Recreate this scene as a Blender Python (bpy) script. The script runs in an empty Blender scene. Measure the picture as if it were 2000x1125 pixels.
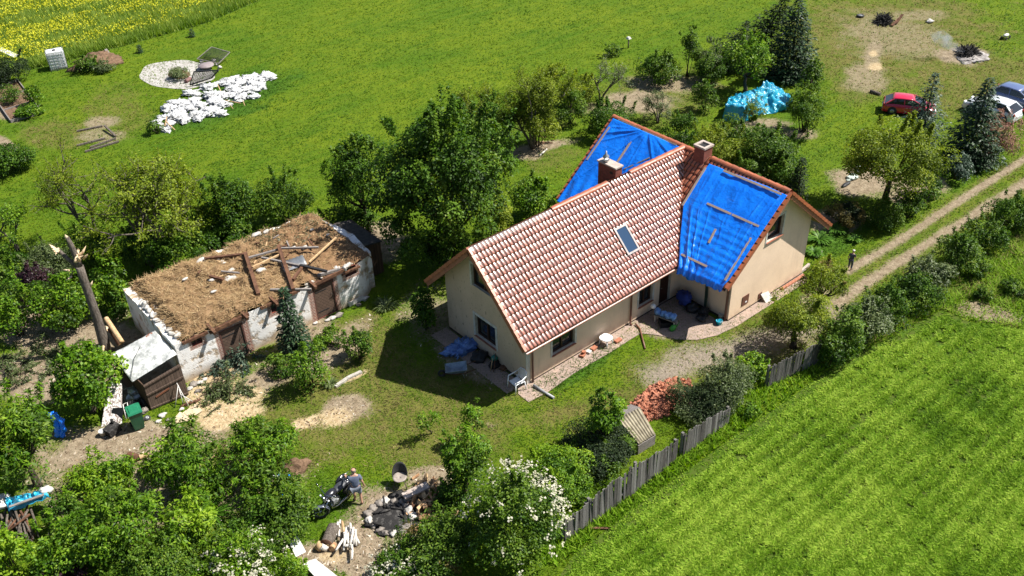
import bpy, math, random
import numpy as np
from mathutils import Vector, Matrix, noise as mnoise
from mathutils.geometry import tessellate_polygon

R = math.radians
SC = bpy.context.scene
COL = SC.collection
random.seed(7)
RNG = np.random.default_rng(7)

# ------------------------------------------------------------------ camera
CAM_C = np.array([-19.70164, -23.38179, 26.61098])
FPX, PITCH, ROLL, YAW = 1821.62, 0.61219, -0.03709, 0.6847
_cp, _sp = math.cos(PITCH), math.sin(PITCH)
_fw = np.array([math.sin(YAW)*_cp, math.cos(YAW)*_cp, -_sp])
_r = np.array([math.cos(YAW), -math.sin(YAW), 0.0])
_u = np.cross(_r, _fw)
CR = math.cos(ROLL)*_r + math.sin(ROLL)*_u
CU = -math.sin(ROLL)*_r + math.cos(ROLL)*_u
CW = _fw
cd = bpy.data.cameras.new('camera')
cam = bpy.data.objects.new('camera', cd)
COL.objects.link(cam)
cam.matrix_world = Matrix(((CR[0], CU[0], -CW[0], CAM_C[0]), (CR[1], CU[1], -CW[1], CAM_C[1]),
                           (CR[2], CU[2], -CW[2], CAM_C[2]), (0, 0, 0, 1)))
cd.sensor_width = 36.0
cd.lens = 36.0*FPX/2000.0
cd.clip_start = 0.5
cd.clip_end = 2000.0
SC.camera = cam

# ------------------------------------------------------------------ light
SUN_AZ, SUN_EL = R(-29.0), R(53.5)
SUN = Vector((math.cos(SUN_AZ)*math.cos(SUN_EL), math.sin(SUN_AZ)*math.cos(SUN_EL), math.sin(SUN_EL)))
W = bpy.data.worlds.new('World')
SC.world = W
W.use_nodes = True
_sky = W.node_tree.nodes.new('ShaderNodeTexSky')
_sky.sky_type = 'NISHITA'
_sky.sun_disc = False
_sky.sun_elevation = SUN_EL
_sky.sun_rotation = math.atan2(SUN.x, SUN.y)
_bg = W.node_tree.nodes['Background']
W.node_tree.links.new(_sky.outputs[0], _bg.inputs[0])
_bg.inputs[1].default_value = 0.06
sd = bpy.data.lights.new('sun', 'SUN')
sd.energy = 4.9
sd.angle = R(0.5)
sd.color = (1.0, 0.96, 0.88)
so = bpy.data.objects.new('sun', sd)
COL.objects.link(so)
so.rotation_euler = SUN.to_track_quat('Z', 'Y').to_euler()
so.location = (20, -10, 40)
SC.view_settings.view_transform = 'Standard'
SC.view_settings.look = 'None'
SC.view_settings.gamma = 1.0
SC.view_settings.exposure = 0.9

# ------------------------------------------------------------------ survey helpers (photo pixel -> place on the site)
def ray(px, py):
    d = CW*FPX + CR*(px-1000.0) + CU*(562.5-py)
    return d/np.linalg.norm(d)
def G(px, py, z=0.0):
    d = ray(px, py)
    return CAM_C + d*((z-CAM_C[2])/d[2])
def PL(px, py, pt, n):
    d = ray(px, py)
    return CAM_C + d*(np.dot(np.array(pt, float)-CAM_C, n)/np.dot(d, n))
def onY(px, py, y):
    p = PL(px, py, (0, y, 0), (0, 1, 0)); return p[0], p[2]
def onX(px, py, x):
    p = PL(px, py, (x, 0, 0), (1, 0, 0)); return p[1], p[2]
def PJ(P):
    d = np.asarray(P, float)-CAM_C
    z = d@CW
    return np.stack([1000+FPX*(d@CR)/z, 562.5-FPX*(d@CU)/z], -1)
def scl(p):
    return FPX/float((np.asarray(p)-CAM_C)@CW)
def HT(bx, by, ty):
    g = G(bx, by)
    zs = np.linspace(0, 16, 1601)
    q = PJ(np.stack([np.full(1601, g[0]), np.full(1601, g[1]), zs], -1))
    return float(zs[np.argmin(abs(q[:, 1]-ty))])

# ------------------------------------------------------------------ object helpers
ORG = {}
def tag(o, label=None, cat=None, group=None, kind=None):
    if label: o['label'] = label
    if cat: o['category'] = cat
    if group: o['group'] = group
    if kind: o['kind'] = kind
    return o
def thing(name, label, cat, loc=(0, 0, 0), group=None):
    o = bpy.data.objects.new(name, None)
    o.empty_display_size = 0.2
    COL.objects.link(o)
    o.location = Vector([float(x) for x in loc])
    ORG[o.name] = Vector(o.location)
    return tag(o, label, cat, group)
def link(name, me, parent=None, org=None):
    o = bpy.data.objects.new(name, me)
    COL.objects.link(o)
    if parent is not None:
        o.parent = parent
        ORG[o.name] = Vector(ORG[parent.name])
        me.transform(Matrix.Translation(-ORG[parent.name]))
    else:
        b = Vector([float(x) for x in org]) if org is not None else Vector((0, 0, 0))
        me.transform(Matrix.Translation(-b))
        o.location = b
        ORG[o.name] = b
    return o
def rot(ax=0, ay=0, az=0):
    return (Matrix.Rotation(az, 3, 'Z') @ Matrix.Rotation(ay, 3, 'Y') @ Matrix.Rotation(ax, 3, 'X'))
def frame_z(d, up=(0, 0, 1)):
    """3x3 whose local X runs along d"""
    d = Vector(d).normalized(); up = Vector(up)
    if abs(d.dot(up)) > 0.98: up = Vector((0, 1, 0))
    y = up.cross(d).normalized(); z = d.cross(y)
    return Matrix((d, y, z)).transposed()

class MB:
    def __init__(s):
        s.v = []; s.f = []; s.m = []; s.s = []; s.t = []
    def add(s, vs, fs, m=0, smooth=False, tint=0.5):
        b = len(s.v)
        s.v += [tuple(float(c) for c in v) for v in vs]
        s.t += [tint]*len(vs)
        for f in fs:
            s.f.append(tuple(b+i for i in f)); s.m.append(m); s.s.append(smooth)
        return s
    def box(s, c, size, M=None, m=0, tint=0.5, taper=1.0):
        x, y, z = size[0]/2, size[1]/2, size[2]/2
        vs = []
        for sz in (-1, 1):
            k = taper if sz > 0 else 1.0
            for sx, sy in ((-1, -1), (1, -1), (1, 1), (-1, 1)):
                p = Vector((sx*x*k, sy*y*k, sz*z))
                if M is not None: p = M @ p
                vs.append(p+Vector([float(q) for q in c]))
        return s.add(vs, [(3, 2, 1, 0), (4, 5, 6, 7), (0, 1, 5, 4), (1, 2, 6, 5), (2, 3, 7, 6), (3, 0, 4, 7)], m, False, tint)
    def bar(s, a, b, w, h, m=0, up=(0, 0, 1), tint=0.5):
        a = Vector([float(q) for q in a]); b = Vector([float(q) for q in b])
        return s.box((a+b)/2, ((b-a).length, w, h), frame_z(b-a, up), m, tint)
    def tube(s, pts, rad, n=8, m=0, cap=True, tint=0.5):
        pts = [Vector([float(q) for q in p]) for p in pts]
        if not hasattr(rad, '__len__'): rad = [rad]*len(pts)
        vs = []; fs = []
        prev = None
        for i, p in enumerate(pts):
            d = (pts[min(i+1, len(pts)-1)]-pts[max(i-1, 0)])
            if d.length < 1e-9: d = Vector((0, 0, 1))
            d.normalize()
            if prev is None:
                up = Vector((0, 0, 1)) if abs(d.z) < 0.9 else Vector((1, 0, 0))
                y = up.cross(d).normalized()
            else:
                y = prev - d*prev.dot(d)
                y = y.normalized() if y.length > 1e-6 else Vector((1, 0, 0))
            prev = y
            z = d.cross(y)
            for k in range(n):
                a = 2*math.pi*k/n
                vs.append(p+(y*math.cos(a)+z*math.sin(a))*rad[i])
        for i in range(len(pts)-1):
            for k in range(n):
                k2 = (k+1) % n
                fs.append((i*n+k, i*n+k2, (i+1)*n+k2, (i+1)*n+k))
        s.add(vs, fs, m, True, tint)
        if cap:
            b = len(s.v)-len(vs)
            s.f.append(tuple(b+k for k in range(n-1, -1, -1))); s.m.append(m); s.s.append(False)
            e = b+(len(pts)-1)*n
            s.f.append(tuple(e+k for k in range(n))); s.m.append(m); s.s.append(False)
        return s
    def lathe(s, c, prof, n=16, M=None, m=0, tint=0.5, cap=True):
        vs = []; fs = []
        for (r, z) in prof:
            for k in range(n):
                a = 2*math.pi*k/n
                p = Vector((r*math.cos(a), r*math.sin(a), z))
                if M is not None: p = M @ p
                vs.append(p+Vector([float(q) for q in c]))
        for i in range(len(prof)-1):
            for k in range(n):
                k2 = (k+1) % n
                fs.append((i*n+k, i*n+k2, (i+1)*n+k2, (i+1)*n+k))
        if cap:
            fs.append(tuple(range(n-1, -1, -1))); fs.append(tuple((len(prof)-1)*n+k for k in range(n)))
        return s.add(vs, fs, m, True, tint)
    def torus(s, c, R0, r0, M=None, n=20, k=8, m=0, flat=1.0):
        vs = []; fs = []
        for i in range(n):
            a = 2*math.pi*i/n
            for j in range(k):
                b = 2*math.pi*j/k
                p = Vector(((R0+r0*math.cos(b))*math.cos(a), (R0+r0*math.cos(b))*math.sin(a), r0*flat*math.sin(b)))
                if M is not None: p = M @ p
                vs.append(p+Vector([float(q) for q in c]))
        for i in range(n):
            for j in range(k):
                i2 = (i+1) % n; j2 = (j+1) % k
                fs.append((i*k+j, i2*k+j, i2*k+j2, i*k+j2))
        return s.add(vs, fs, m, True)
    def poly(s, pts, z0, z1, m=0):
        """vertical prism over an outline; top at z1"""
        n = len(pts)
        vs = [(p[0], p[1], z0) for p in pts]+[(p[0], p[1], z1) for p in pts]
        tri = tessellate_polygon([[Vector((p[0], p[1], 0)) for p in pts]])
        area = sum(pts[i][0]*pts[(i+1) % n][1]-pts[(i+1) % n][0]*pts[i][1] for i in range(n))
        fs = []
        for t in tri:
            a, b, c = [Vector((pts[i][0], pts[i][1], 0)) for i in t]
            if (b-a).cross(c-a).z < 0: t = (t[0], t[2], t[1])
            fs.append(tuple(n+i for i in t))
        for i in range(n):
            j = (i+1) % n
            fs.append((i, j, n+j, n+i) if area > 0 else (j, i, n+i, n+j))
        return s.add(vs, fs, m)
    def lump(s, c, size, seed=0, nu=14, nv=9, amp=0.25, freq=1.3, M=None, m=0, flat=0.0, crumple=0.0, tint=0.5):
        vs = []; fs = []
        for j in range(nv+1):
            th = math.pi*j/nv
            for i in range(nu):
                ph = 2*math.pi*i/nu
                d = Vector((math.sin(th)*math.cos(ph), math.sin(th)*math.sin(ph), math.cos(th)))
                q = d*freq+Vector((seed*3.1, seed*1.7, seed*0.9))
                k = 1+amp*mnoise.noise(q)*1.6
                if crumple: k += crumple*(abs(mnoise.noise(q*3.3))-0.25)*1.6+crumple*0.5*mnoise.noise(q*7)
                p = Vector((d.x*size[0]*k, d.y*size[1]*k, d.z*size[2]*k))
                if flat and p.z < -size[2]*flat: p.z = -size[2]*flat
                if M is not None: p = M @ p
                vs.append(p+Vector([float(q) for q in c]))
        for j in range(nv):
            for i in range(nu):
                i2 = (i+1) % nu
                fs.append((j*nu+i, (j+1)*nu+i, (j+1)*nu+i2, j*nu+i2))
        return s.add(vs, fs, m, True, tint)
    def grid(s, P, m=0, smooth=True, flip=False, tint=0.5):
        """P: (n, m, 3)"""
        P = np.asarray(P); n, k = P.shape[:2]
        fs = []
        for i in range(n-1):
            for j in range(k-1):
                f = (i*k+j, i*k+j+1, (i+1)*k+j+1, (i+1)*k+j)
                fs.append(f[::-1] if flip else f)
        return s.add(P.reshape(-1, 3), fs, m, smooth, tint)
    def build(s, name, mats, parent=None, org=None):
        me = bpy.data.meshes.new(name)
        me.from_pydata(s.v, [], s.f)
        if not isinstance(mats, (list, tuple)): mats = [mats]
        for q in mats: me.materials.append(q)
        me.polygons.foreach_set('material_index', s.m)
        me.polygons.foreach_set('use_smooth', s.s)
        at = me.attributes.new('tint', 'FLOAT', 'POINT')
        at.data.foreach_set('value', s.t)
        me.update()
        return link(name, me, parent, org)

def np_mesh(name, V, F, mats, tint=None, parent=None, org=None, smooth=False, mi=None, uv=None):
    """V (N,3), F (M,k) with one k"""
    V = np.asarray(V, np.float32); F = np.asarray(F, np.int32)
    k = F.shape[1]
    me = bpy.data.meshes.new(name)
    me.vertices.add(len(V)); me.vertices.foreach_set('co', V.ravel())
    me.loops.add(F.size); me.loops.foreach_set('vertex_index', F.ravel())
    me.polygons.add(len(F))
    me.polygons.foreach_set('loop_start', np.arange(0, F.size, k, dtype=np.int32))
    me.polygons.foreach_set('loop_total', np.full(len(F), k, np.int32))
    if not isinstance(mats, (list, tuple)): mats = [mats]
    for q in mats: me.materials.append(q)
    if mi is not None: me.polygons.foreach_set('material_index', np.asarray(mi, np.int32))
    me.update(calc_edges=True)
    if smooth: me.polygons.foreach_set('use_smooth', np.ones(len(F), bool))
    if tint is not None:
        at = me.attributes.new('tint', 'FLOAT', 'POINT')
        at.data.foreach_set('value', np.asarray(tint, np.float32))
    return link(name, me, parent, org)

# ------------------------------------------------------------------ materials
def newmat(name):
    m = bpy.data.materials.new(name); m.use_nodes = True
    nt = m.node_tree
    return m, nt, nt.nodes['Principled BSDF'], nt.nodes['Material Output']
def N(nt, t, **kw):
    n = nt.nodes.new(t)
    for k, v in kw.items(): setattr(n, k, v)
    return n
def mixc(nt, fac, a, b, blend='MIX'):
    n = N(nt, 'ShaderNodeMix', data_type='RGBA', blend_type=blend)
    for i, x in ((0, fac), (6, a), (7, b)):
        if hasattr(x, 'is_output'): nt.links.new(x, n.inputs[i])
        elif i == 0: n.inputs[0].default_value = x
        else: n.inputs[i].default_value = (*x[:3], 1)
    return n.outputs[2]
def coords(nt, kind='Object'):
    return N(nt, 'ShaderNodeTexCoord').outputs[kind]
def noise_f(nt, vec, scale, detail=4, rough=0.6, lo=0.35, hi=0.65, dist=0.0):
    n = N(nt, 'ShaderNodeTexNoise')
    n.inputs['Scale'].default_value = scale; n.inputs['Detail'].default_value = detail
    n.inputs['Roughness'].default_value = rough; n.inputs['Distortion'].default_value = dist
    if vec is not None: nt.links.new(vec, n.inputs['Vector'])
    r = N(nt, 'ShaderNodeMapRange'); r.interpolation_type = 'SMOOTHSTEP'
    r.inputs[1].default_value = lo; r.inputs[2].default_value = hi
    nt.links.new(n.outputs[0], r.inputs[0])
    return r.outputs[0]
def mapping(nt, vec, sc=(1, 1, 1), ro=(0, 0, 0)):
    n = N(nt, 'ShaderNodeMapping'); n.inputs['Scale'].default_value = sc; n.inputs['Rotation'].default_value = ro
    nt.links.new(vec, n.inputs[0]); return n.outputs[0]
def mathn(nt, op, a, b=None, clamp=False):
    n = N(nt, 'ShaderNodeMath', operation=op); n.use_clamp = clamp
    for i, x in ((0, a), (1, b)):
        if x is None: continue
        if hasattr(x, 'is_output'): nt.links.new(x, n.inputs[i])
        else: n.inputs[i].default_value = x
    return n.outputs[0]
def bump(nt, bs, h, strength=0.3, dist=0.02):
    b = N(nt, 'ShaderNodeBump'); b.inputs['Strength'].default_value = strength; b.inputs['Distance'].default_value = dist
    nt.links.new(h, b.inputs['Height']); nt.links.new(b.outputs[0], bs.inputs['Normal'])
def attr(nt, name='tint'):
    return N(nt, 'ShaderNodeAttribute', attribute_name=name).outputs['Fac']

def simple(name, c, c2=None, scale=6.0, rough=0.6, metal=0.0, bmp=0.0, bscale=None, spec=0.5, lo=0.35, hi=0.65, stretch=(1, 1, 1), tintc=None, coat=0.0, dist=0.02):
    m, nt, bs, out = newmat(name)
    co = mapping(nt, coords(nt), stretch)
    c2 = c2 or tuple(x*0.72 for x in c)
    col = mixc(nt, noise_f(nt, co, scale, lo=lo, hi=hi), c, c2)
    fine = noise_f(nt, co, scale*6.3, 3, lo=0.3, hi=0.75)
    col = mixc(nt, mathn(nt, 'MULTIPLY', fine, 0.35), col, tuple(x*0.6 for x in c2))
    if tintc is not None: col = mixc(nt, mathn(nt, 'MULTIPLY', attr(nt), 0.9), col, tintc)
    nt.links.new(col, bs.inputs['Base Color'])
    bs.inputs['Roughness'].default_value = rough; bs.inputs['Metallic'].default_value = metal
    bs.inputs['Specular IOR Level'].default_value = spec
    if coat: bs.inputs['Coat Weight'].default_value = coat; bs.inputs['Coat Roughness'].default_value = 0.08
    if bmp: bump(nt, bs, noise_f(nt, co, bscale or scale*3, 4, lo=0.2, hi=0.8), bmp, dist)
    return m
def leafmat(name, dark, mid, light, trans=0.35, rough=0.45, spec=0.35):
    m, nt, bs, out = newmat(name)
    t = attr(nt)
    r = N(nt, 'ShaderNodeValToRGB')
    nt.links.new(t, r.inputs[0])
    e = r.color_ramp.elements
    e[0].position = 0.0; e[0].color = (*dark, 1)
    e[1].position = 1.0; e[1].color = (*light, 1)
    x = e.new(0.5); x.color = (*mid, 1)
    nt.links.new(r.outputs[0], bs.inputs['Base Color'])
    bs.inputs['Roughness'].default_value = rough
    bs.inputs['Specular IOR Level'].default_value = spec
    tr = N(nt, 'ShaderNodeBsdfTranslucent')
    hs = N(nt, 'ShaderNodeHueSaturation'); hs.inputs['Saturation'].default_value = 1.15; hs.inputs['Value'].default_value = 1.2
    nt.links.new(r.outputs[0], hs.inputs['Color']); nt.links.new(hs.outputs[0], tr.inputs[0])
    mx = N(nt, 'ShaderNodeMixShader'); mx.inputs[0].default_value = trans
    nt.links.new(bs.outputs[0], mx.inputs[1]); nt.links.new(tr.outputs[0], mx.inputs[2])
    nt.links.new(mx.outputs[0], out.inputs[0])
    return m
def planks(name, c, c2, width=0.14, axis=0, rough=0.8, gap=(0.02, 0.015, 0.01), ang=0.0):
    """boards side by side along object X (axis 0) / Y / Z with grain; real groove shows as bump"""
    m, nt, bs, out = newmat(name)
    co = coords(nt)
    if ang: co = mapping(nt, co, ro=(0, ang, 0))
    sep = N(nt, 'ShaderNodeSeparateXYZ'); nt.links.new(co, sep.inputs[0])
    v = mathn(nt, 'DIVIDE', sep.outputs[axis], width)
    fl = mathn(nt, 'FLOOR', v); fr = mathn(nt, 'FRACT', v)
    wn = N(nt, 'ShaderNodeTexWhiteNoise', noise_dimensions='1D'); nt.links.new(fl, wn.inputs['W'])
    st = [6, 6, 6]; st[2 if axis != 2 else 0] = 0.5
    if ang: st = [1.2, 6, 14]
    gr = noise_f(nt, mapping(nt, co, tuple(st)), 3.0, 4, lo=0.3, hi=0.7)
    col = mixc(nt, gr, c, c2)
    col = mixc(nt, mathn(nt, 'MULTIPLY', wn.outputs[0], 0.5), col, tuple(x*0.55 for x in c))
    edge = mathn(nt, 'LESS_THAN', fr, 0.09)
    col = mixc(nt, edge, col, gap)
    nt.links.new(col, bs.inputs['Base Color']); bs.inputs['Roughness'].default_value = rough
    bs.inputs['Specular IOR Level'].default_value = 0.2
    bump(nt, bs, mathn(nt, 'SUBTRACT', gr, mathn(nt, 'MULTIPLY', edge, 3.0)), 0.4, 0.01)
    return m
M = {}
M['white_paint'] = simple('white_paint', (.7, .68, .64), (.5, .48, .44), 3, .5)
M['white_plastic'] = simple('white_plastic', (.85, .85, .86), (.78, .78, .8), 2, .35)
M['dark'] = simple('dark', (.02, .02, .022), rough=.6)
M['black_plastic'] = simple('black_plastic', (.018, .018, .02), rough=.35)
M['rubber'] = simple('rubber', (.022, .022, .022), (.04, .038, .035), 9, .8)
M['chrome'] = simple('chrome', (.62, .62, .63), rough=.18, metal=1.0)
M['zinc'] = simple('zinc', (.42, .43, .44), (.3, .31, .32), 4, .45, .7)
M['glass_dark'] = simple('glass_dark', (.012, .016, .02), (.02, .025, .03), 2, .05, spec=.8)
M['window_frame'] = simple('window_frame', (.06, .025, .014), rough=.45)
M['gutter'] = simple('gutter', (.16, .06, .04), (.11, .04, .03), 3, .4)
M['gutter_pale'] = simple('gutter_pale', (.42, .22, .17), (.3, .15, .11), 3, .35)
M['grey_wood'] = simple('grey_wood', (.3, .27, .25), (.17, .15, .14), 5, .85, bmp=.3, stretch=(1, 4, 4), spec=.2)
M['fence_wood'] = simple('fence_wood', (.125, .112, .105), (.045, .041, .04), 3.2, .9, bmp=.4, stretch=(7, 7, 1), spec=.15, tintc=(.25, .235, .225), lo=.3, hi=.7)
M['brown_wood'] = simple('brown_wood', (.17, .085, .05), (.09, .045, .028), 5, .85, bmp=.3, spec=.2)
M['pale_wood'] = simple('pale_wood', (.6, .42, .24), (.42, .27, .14), 8, .8, spec=.2)
M['plywood'] = simple('plywood', (.72, .58, .42), (.55, .42, .28), 4, .8, spec=.2)
M['bark'] = simple('bark', (.1, .08, .06), (.05, .04, .03), 7, .95, bmp=.8, stretch=(3, 3, .7), spec=.1)
M['bark_grey'] = simple('bark_grey', (.21, .18, .15), (.1, .082, .068), 6, .95, bmp=.9, stretch=(3, 3, .6), spec=.1)
M['birch'] = simple('birch', (.68, .64, .58), (.16, .13, .11), 9, .75, lo=.52, hi=.68, spec=.2)
M['stone'] = simple('stone', (.3, .265, .235), (.16, .14, .12), 6, .9, bmp=.5, spec=.2)
M['char'] = simple('char', (.025, .024, .024), (.1, .095, .09), 6, .95, bmp=.6, spec=.1, lo=.5, hi=.7)
M['plaster_white'] = simple('plaster_white', (.64, .61, .57), (.36, .33, .29), 5, .9, bmp=.5, spec=.2)
M['soil'] = simple('soil', (.22, .14, .09), (.12, .075, .048), 6, .95, bmp=.8, spec=.1)
M['skin'] = simple('skin', (.5, .29, .2), (.44, .24, .16), 8, .55)
# ------------------------------------------------------------------ ground
def vnoise(x, y, seed=0):
    xi = np.floor(x).astype(np.int64); yi = np.floor(y).astype(np.int64)
    fx = x-xi; fy = y-yi
    fx = fx*fx*(3-2*fx); fy = fy*fy*(3-2*fy)
    def h(a, b):
        n = (a*374761393+b*668265263+seed*974634777) & 0xffffffff
        n = ((n ^ (n >> 13))*1274126177) & 0xffffffff
        return ((n ^ (n >> 16)) & 0xffff)/65535.0
    return (h(xi, yi)*(1-fx)+h(xi+1, yi)*fx)*(1-fy)+(h(xi, yi+1)*(1-fx)+h(xi+1, yi+1)*fx)*fy
def fbm(x, y, seed=0, o=4):
    s = 0; a = .5; t = 0
    for i in range(o):
        s = s+a*vnoise(x*2**i, y*2**i, seed+i*17); t += a; a *= .5
    return s/t
def gline(pts): return np.array([G(*p)[:2] for p in pts])
def dist_line(X, Y, L):
    best = np.full(X.shape, 1e9)
    for a, b in zip(L[:-1], L[1:]):
        d = b-a; l2 = d@d
        t = np.clip(((X-a[0])*d[0]+(Y-a[1])*d[1])/l2, 0, 1)
        best = np.minimum(best, np.hypot(X-a[0]-t*d[0], Y-a[1]-t*d[1]))
    return best
def inpoly(X, Y, P):
    r = np.zeros(X.shape, bool); n = len(P)
    for i in range(n):
        x1, y1 = P[i]; x2, y2 = P[(i+1) % n]
        c = ((y1 > Y) != (y2 > Y))
        with np.errstate(divide='ignore', invalid='ignore'):
            r ^= c & (X < (x2-x1)*(Y-y1)/(y2-y1)+x1)
    return r
RUT1 = gline([(2200, 195), (2010, 306), (1900, 375), (1801, 440), (1740, 480), (1682, 514), (1655, 530)])
RUT2 = gline([(2200, 250), (2010, 352), (1870, 440), (1756, 511), (1676, 562), (1628, 599), (1600, 622)])
DRIVE = gline([(1610, 615), (1560, 645), (1480, 672), (1400, 692), (1340, 708), (1290, 736)])
DRYL = gline([(1290, 738), (1230, 770), (1150, 790), (1060, 820)])
# worn or bare places on the site: kind, centre, radii (survey pixels), turn, strength
PATCH = [
 ('dirt', 120, 650, 120, 45, 0, 1), ('dirt', 60, 740, 110, 50, 0, .9), ('dirt', 250, 700, 100, 90, 0, 1), ('dirt', 250, 870, 190, 45, -6, .9),
 ('dirt', 420, 720, 70, 40, -20, .8), ('dirt', 700, 1075, 60, 70, 0, 1), ('dirt', 770, 1000, 80, 60, 0, .9), ('dirt', 620, 1090, 60, 40, 0, .9), ('dirt', 840, 935, 50, 22, 0, .8),
 ('dirt', 670, 800, 52, 25, -12, 1), ('dirt', 1250, 200, 75, 28, 0, .75), ('dirt', 1300, 165, 90, 22, 0, .65), ('dirt', 1480, 250, 60, 22, 0, .7), ('dirt', 1560, 262, 40, 12, 0, .7),
 ('dirt', 15, 215, 28, 22, 20, 1), ('dirt', 12, 285, 40, 14, 30, .9), ('dirt', 1690, 350, 75, 32, -10, .85), ('dirt', 1790, 375, 70, 30, -20, .8), ('dirt', 1630, 430, 60, 25, 0, .8),
 ('dirt', 1060, 285, 60, 12, -10, .8), ('dirt', 1010, 300, 60, 14, 0, .7), ('dirt', 600, 640, 60, 30, -15, .7), ('dirt', 570, 700, 110, 38, -15, .45), ('dirt', 1930, 610, 70, 16, 12, .8), ('dirt', 1800, 668, 26, 6, -30, .8), ('dirt', 1930, 775, 20, 6, -25, .8),
 ('dirt', 1880, 108, 50, 20, 0, .9), ('dirt', 1640, 590, 40, 14, -20, .6), ('dirt', 200, 265, 50, 14, 0, .5), ('dirt', 1150, 210, 60, 14, 0, .5), ('dirt', 1590, 580, 40, 14, -25, .6), ('dirt', 730, 470, 60, 40, 0, .9),
 ('dirt', 850, 620, 60, 60, 0, .55), ('dirt', 1300, 655, 40, 10, 0, .6), ('dirt', 905, 705, 90, 30, 35, .6), ('dirt', 300, 970, 300, 80, 0, .65), ('dirt', 200, 240, 36, 16, 0, .6),
 ('straw', 600, 825, 40, 13, -15, 1), ('straw', 640, 818, 60, 20, -12, .6), ('straw', 455, 808, 75, 24, -12, .9), ('straw', 400, 770, 46, 30, -25, .9), ('straw', 480, 770, 60, 26, 0, .6), ('straw', 695, 735, 26, 5, -25, .9), ('straw', 440, 700, 50, 18, -20, .7),
 ('straw', 545, 620, 60, 8, -22, .0), ('straw', 1706, 105, 9, 8, 0, .6), ('straw', 1710, 130, 16, 10, 0, .6), ('straw', 1645, 1050, 30, 12, 0, 0), ('straw', 650, 1085, 40, 20, 0, .55),
 ('dry', 1750, 80, 210, 100, 0, 1), ('dry', 1900, 160, 160, 70, 0, .8), ('dirt', 1740, 70, 120, 50, 10, .45), ('dirt', 1690, 150, 50, 30, 0, .55), ('dry', 1680, 165, 60, 40, 0, .7), ('dry', 640, 740, 120, 60, -15, .5), ('dry', 700, 830, 130, 40, 0, .55), ('dry', 230, 225, 70, 50, 0, .5), ('dry', 110, 260, 80, 30, 0, .65),
 ('dry', 1230, 800, 130, 26, -20, .6), ('dry', 1340, 650, 70, 16, -10, .5), ('dry', 380, 860, 140, 40, 0, .5), ('dry', 1050, 240, 60, 30, 0, .5), ('dry', 1290, 190, 120, 60, 0, .55), ('dry', 940, 280, 30, 10, 0, .5), ('dry', 1080, 310, 60, 24, -15, .5),
 ('dry', 1850, 520, 130, 90, -25, .45), ('dry', 1260, 740, 60, 40, -25, .45), ('dry', 820, 900, 80, 30, 0, .35), ('dry', 1480, 630, 90, 20, -25, .6), ('dry', 1730, 620, 60, 20, -25, .3),
 ('dry', 760, 800, 330, 120, 0, .75), ('dry', 640, 700, 150, 70, -15, .9), ('dry', 950, 830, 120, 40, -10, .6), ('dirt', 960, 830, 16, 5, 0, .6), ('dirt', 640, 690, 90, 34, -20, .8), ('dirt', 540, 645, 110, 20, -22, .9), ('dirt', 520, 740, 70, 30, -20, .75), ('straw', 420, 740, 60, 30, -20, .6), ('dirt', 690, 650, 40, 20, -20, .6), ('dry', 1700, 60, 160, 80, 0, .8), ('dirt', 1705, 110, 20, 60, 8, .6), ('dirt', 1790, 30, 70, 14, 0, .45), ('dry', 300, 900, 300, 60, 0, .6),
 ('lush', 430, 200, 135, 42, -20, .9), ('lush', 1130, 720, 120, 26, -30, .75), ('lush', 1160, 690, 110, 16, -30, .6), ('lush', 1640, 470, 60, 25, -20, .7), ('lush', 640, 960, 40, 40, 0, .5), ('lush', 560, 900, 50, 40, 0, .5), ('lush', 1700, 440, 80, 12, -30, .6), ('lush', 720, 700, 40, 30, 0, .4), ('lush', 1560, 300, 60, 30, 0, .3),
 ('gravel', 1895, 108, 36, 15, 0, .85), ('gravel', 1340, 690, 70, 24, -10, .5), ('gravel', 1520, 655, 60, 22, -20, .6),
]
KINDS = ('dirt', 'straw', 'dry', 'lush', 'gravel')
def site_masks(X, Y):
    X = np.asarray(X, float); Y = np.asarray(Y, float)
    d = np.stack([X, Y, np.zeros_like(X)], -1)-CAM_C
    z = np.maximum(d@CW, 2.0)
    px = 1000+FPX*(d@CR)/z; py = 562.5-FPX*(d@CU)/z
    ok = (d@CW) > 2
    n1 = fbm(X*.9, Y*.9, 3)-.5; n2 = fbm(X*.9, Y*.9, 91)-.5
    out = {k: np.zeros(X.shape) for k in KINDS}
    for k, cx, cy, rx, ry, ro, st in PATCH:
        c, s = math.cos(R(ro)), math.sin(R(ro))
        dx = px-cx; dy = py-cy
        u = (dx*c+dy*s)/rx; v = (-dx*s+dy*c)/ry
        r = np.hypot(u, v)*(1+.9*n1)+.35*n2
        t = np.clip((1.3-r)/.8, 0, 1); t = t*t*(3-2*t)*st
        out[k] = np.maximum(out[k], np.where(ok, t, 0))
    for L, w, st in ((RUT1, .25, .95), (RUT2, .3, .95)):
        q = dist_line(X, Y, L)*(1+.8*n1)
        t = np.clip((w*1.5-q)/w, 0, 1)*st
        out['dirt'] = np.maximum(out['dirt'], t*.9); out['dry'] = np.maximum(out['dry'], np.clip((w*2.6-q)/w, 0, 1)*.45)
    q = dist_line(X, Y, DRIVE)*(1+.7*n1)
    out['gravel'] = np.maximum(out['gravel'], np.clip((1.5-q)/1.3, 0, 1)*.75); out['dry'] = np.maximum(out['dry'], np.clip((2.0-q)/.8, 0, 1)*.6)
    q = dist_line(X, Y, DRYL)*(1+.7*n1)
    out['dry'] = np.maximum(out['dry'], np.clip((.8-q)/.6, 0, 1)*.8)
    return out

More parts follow.
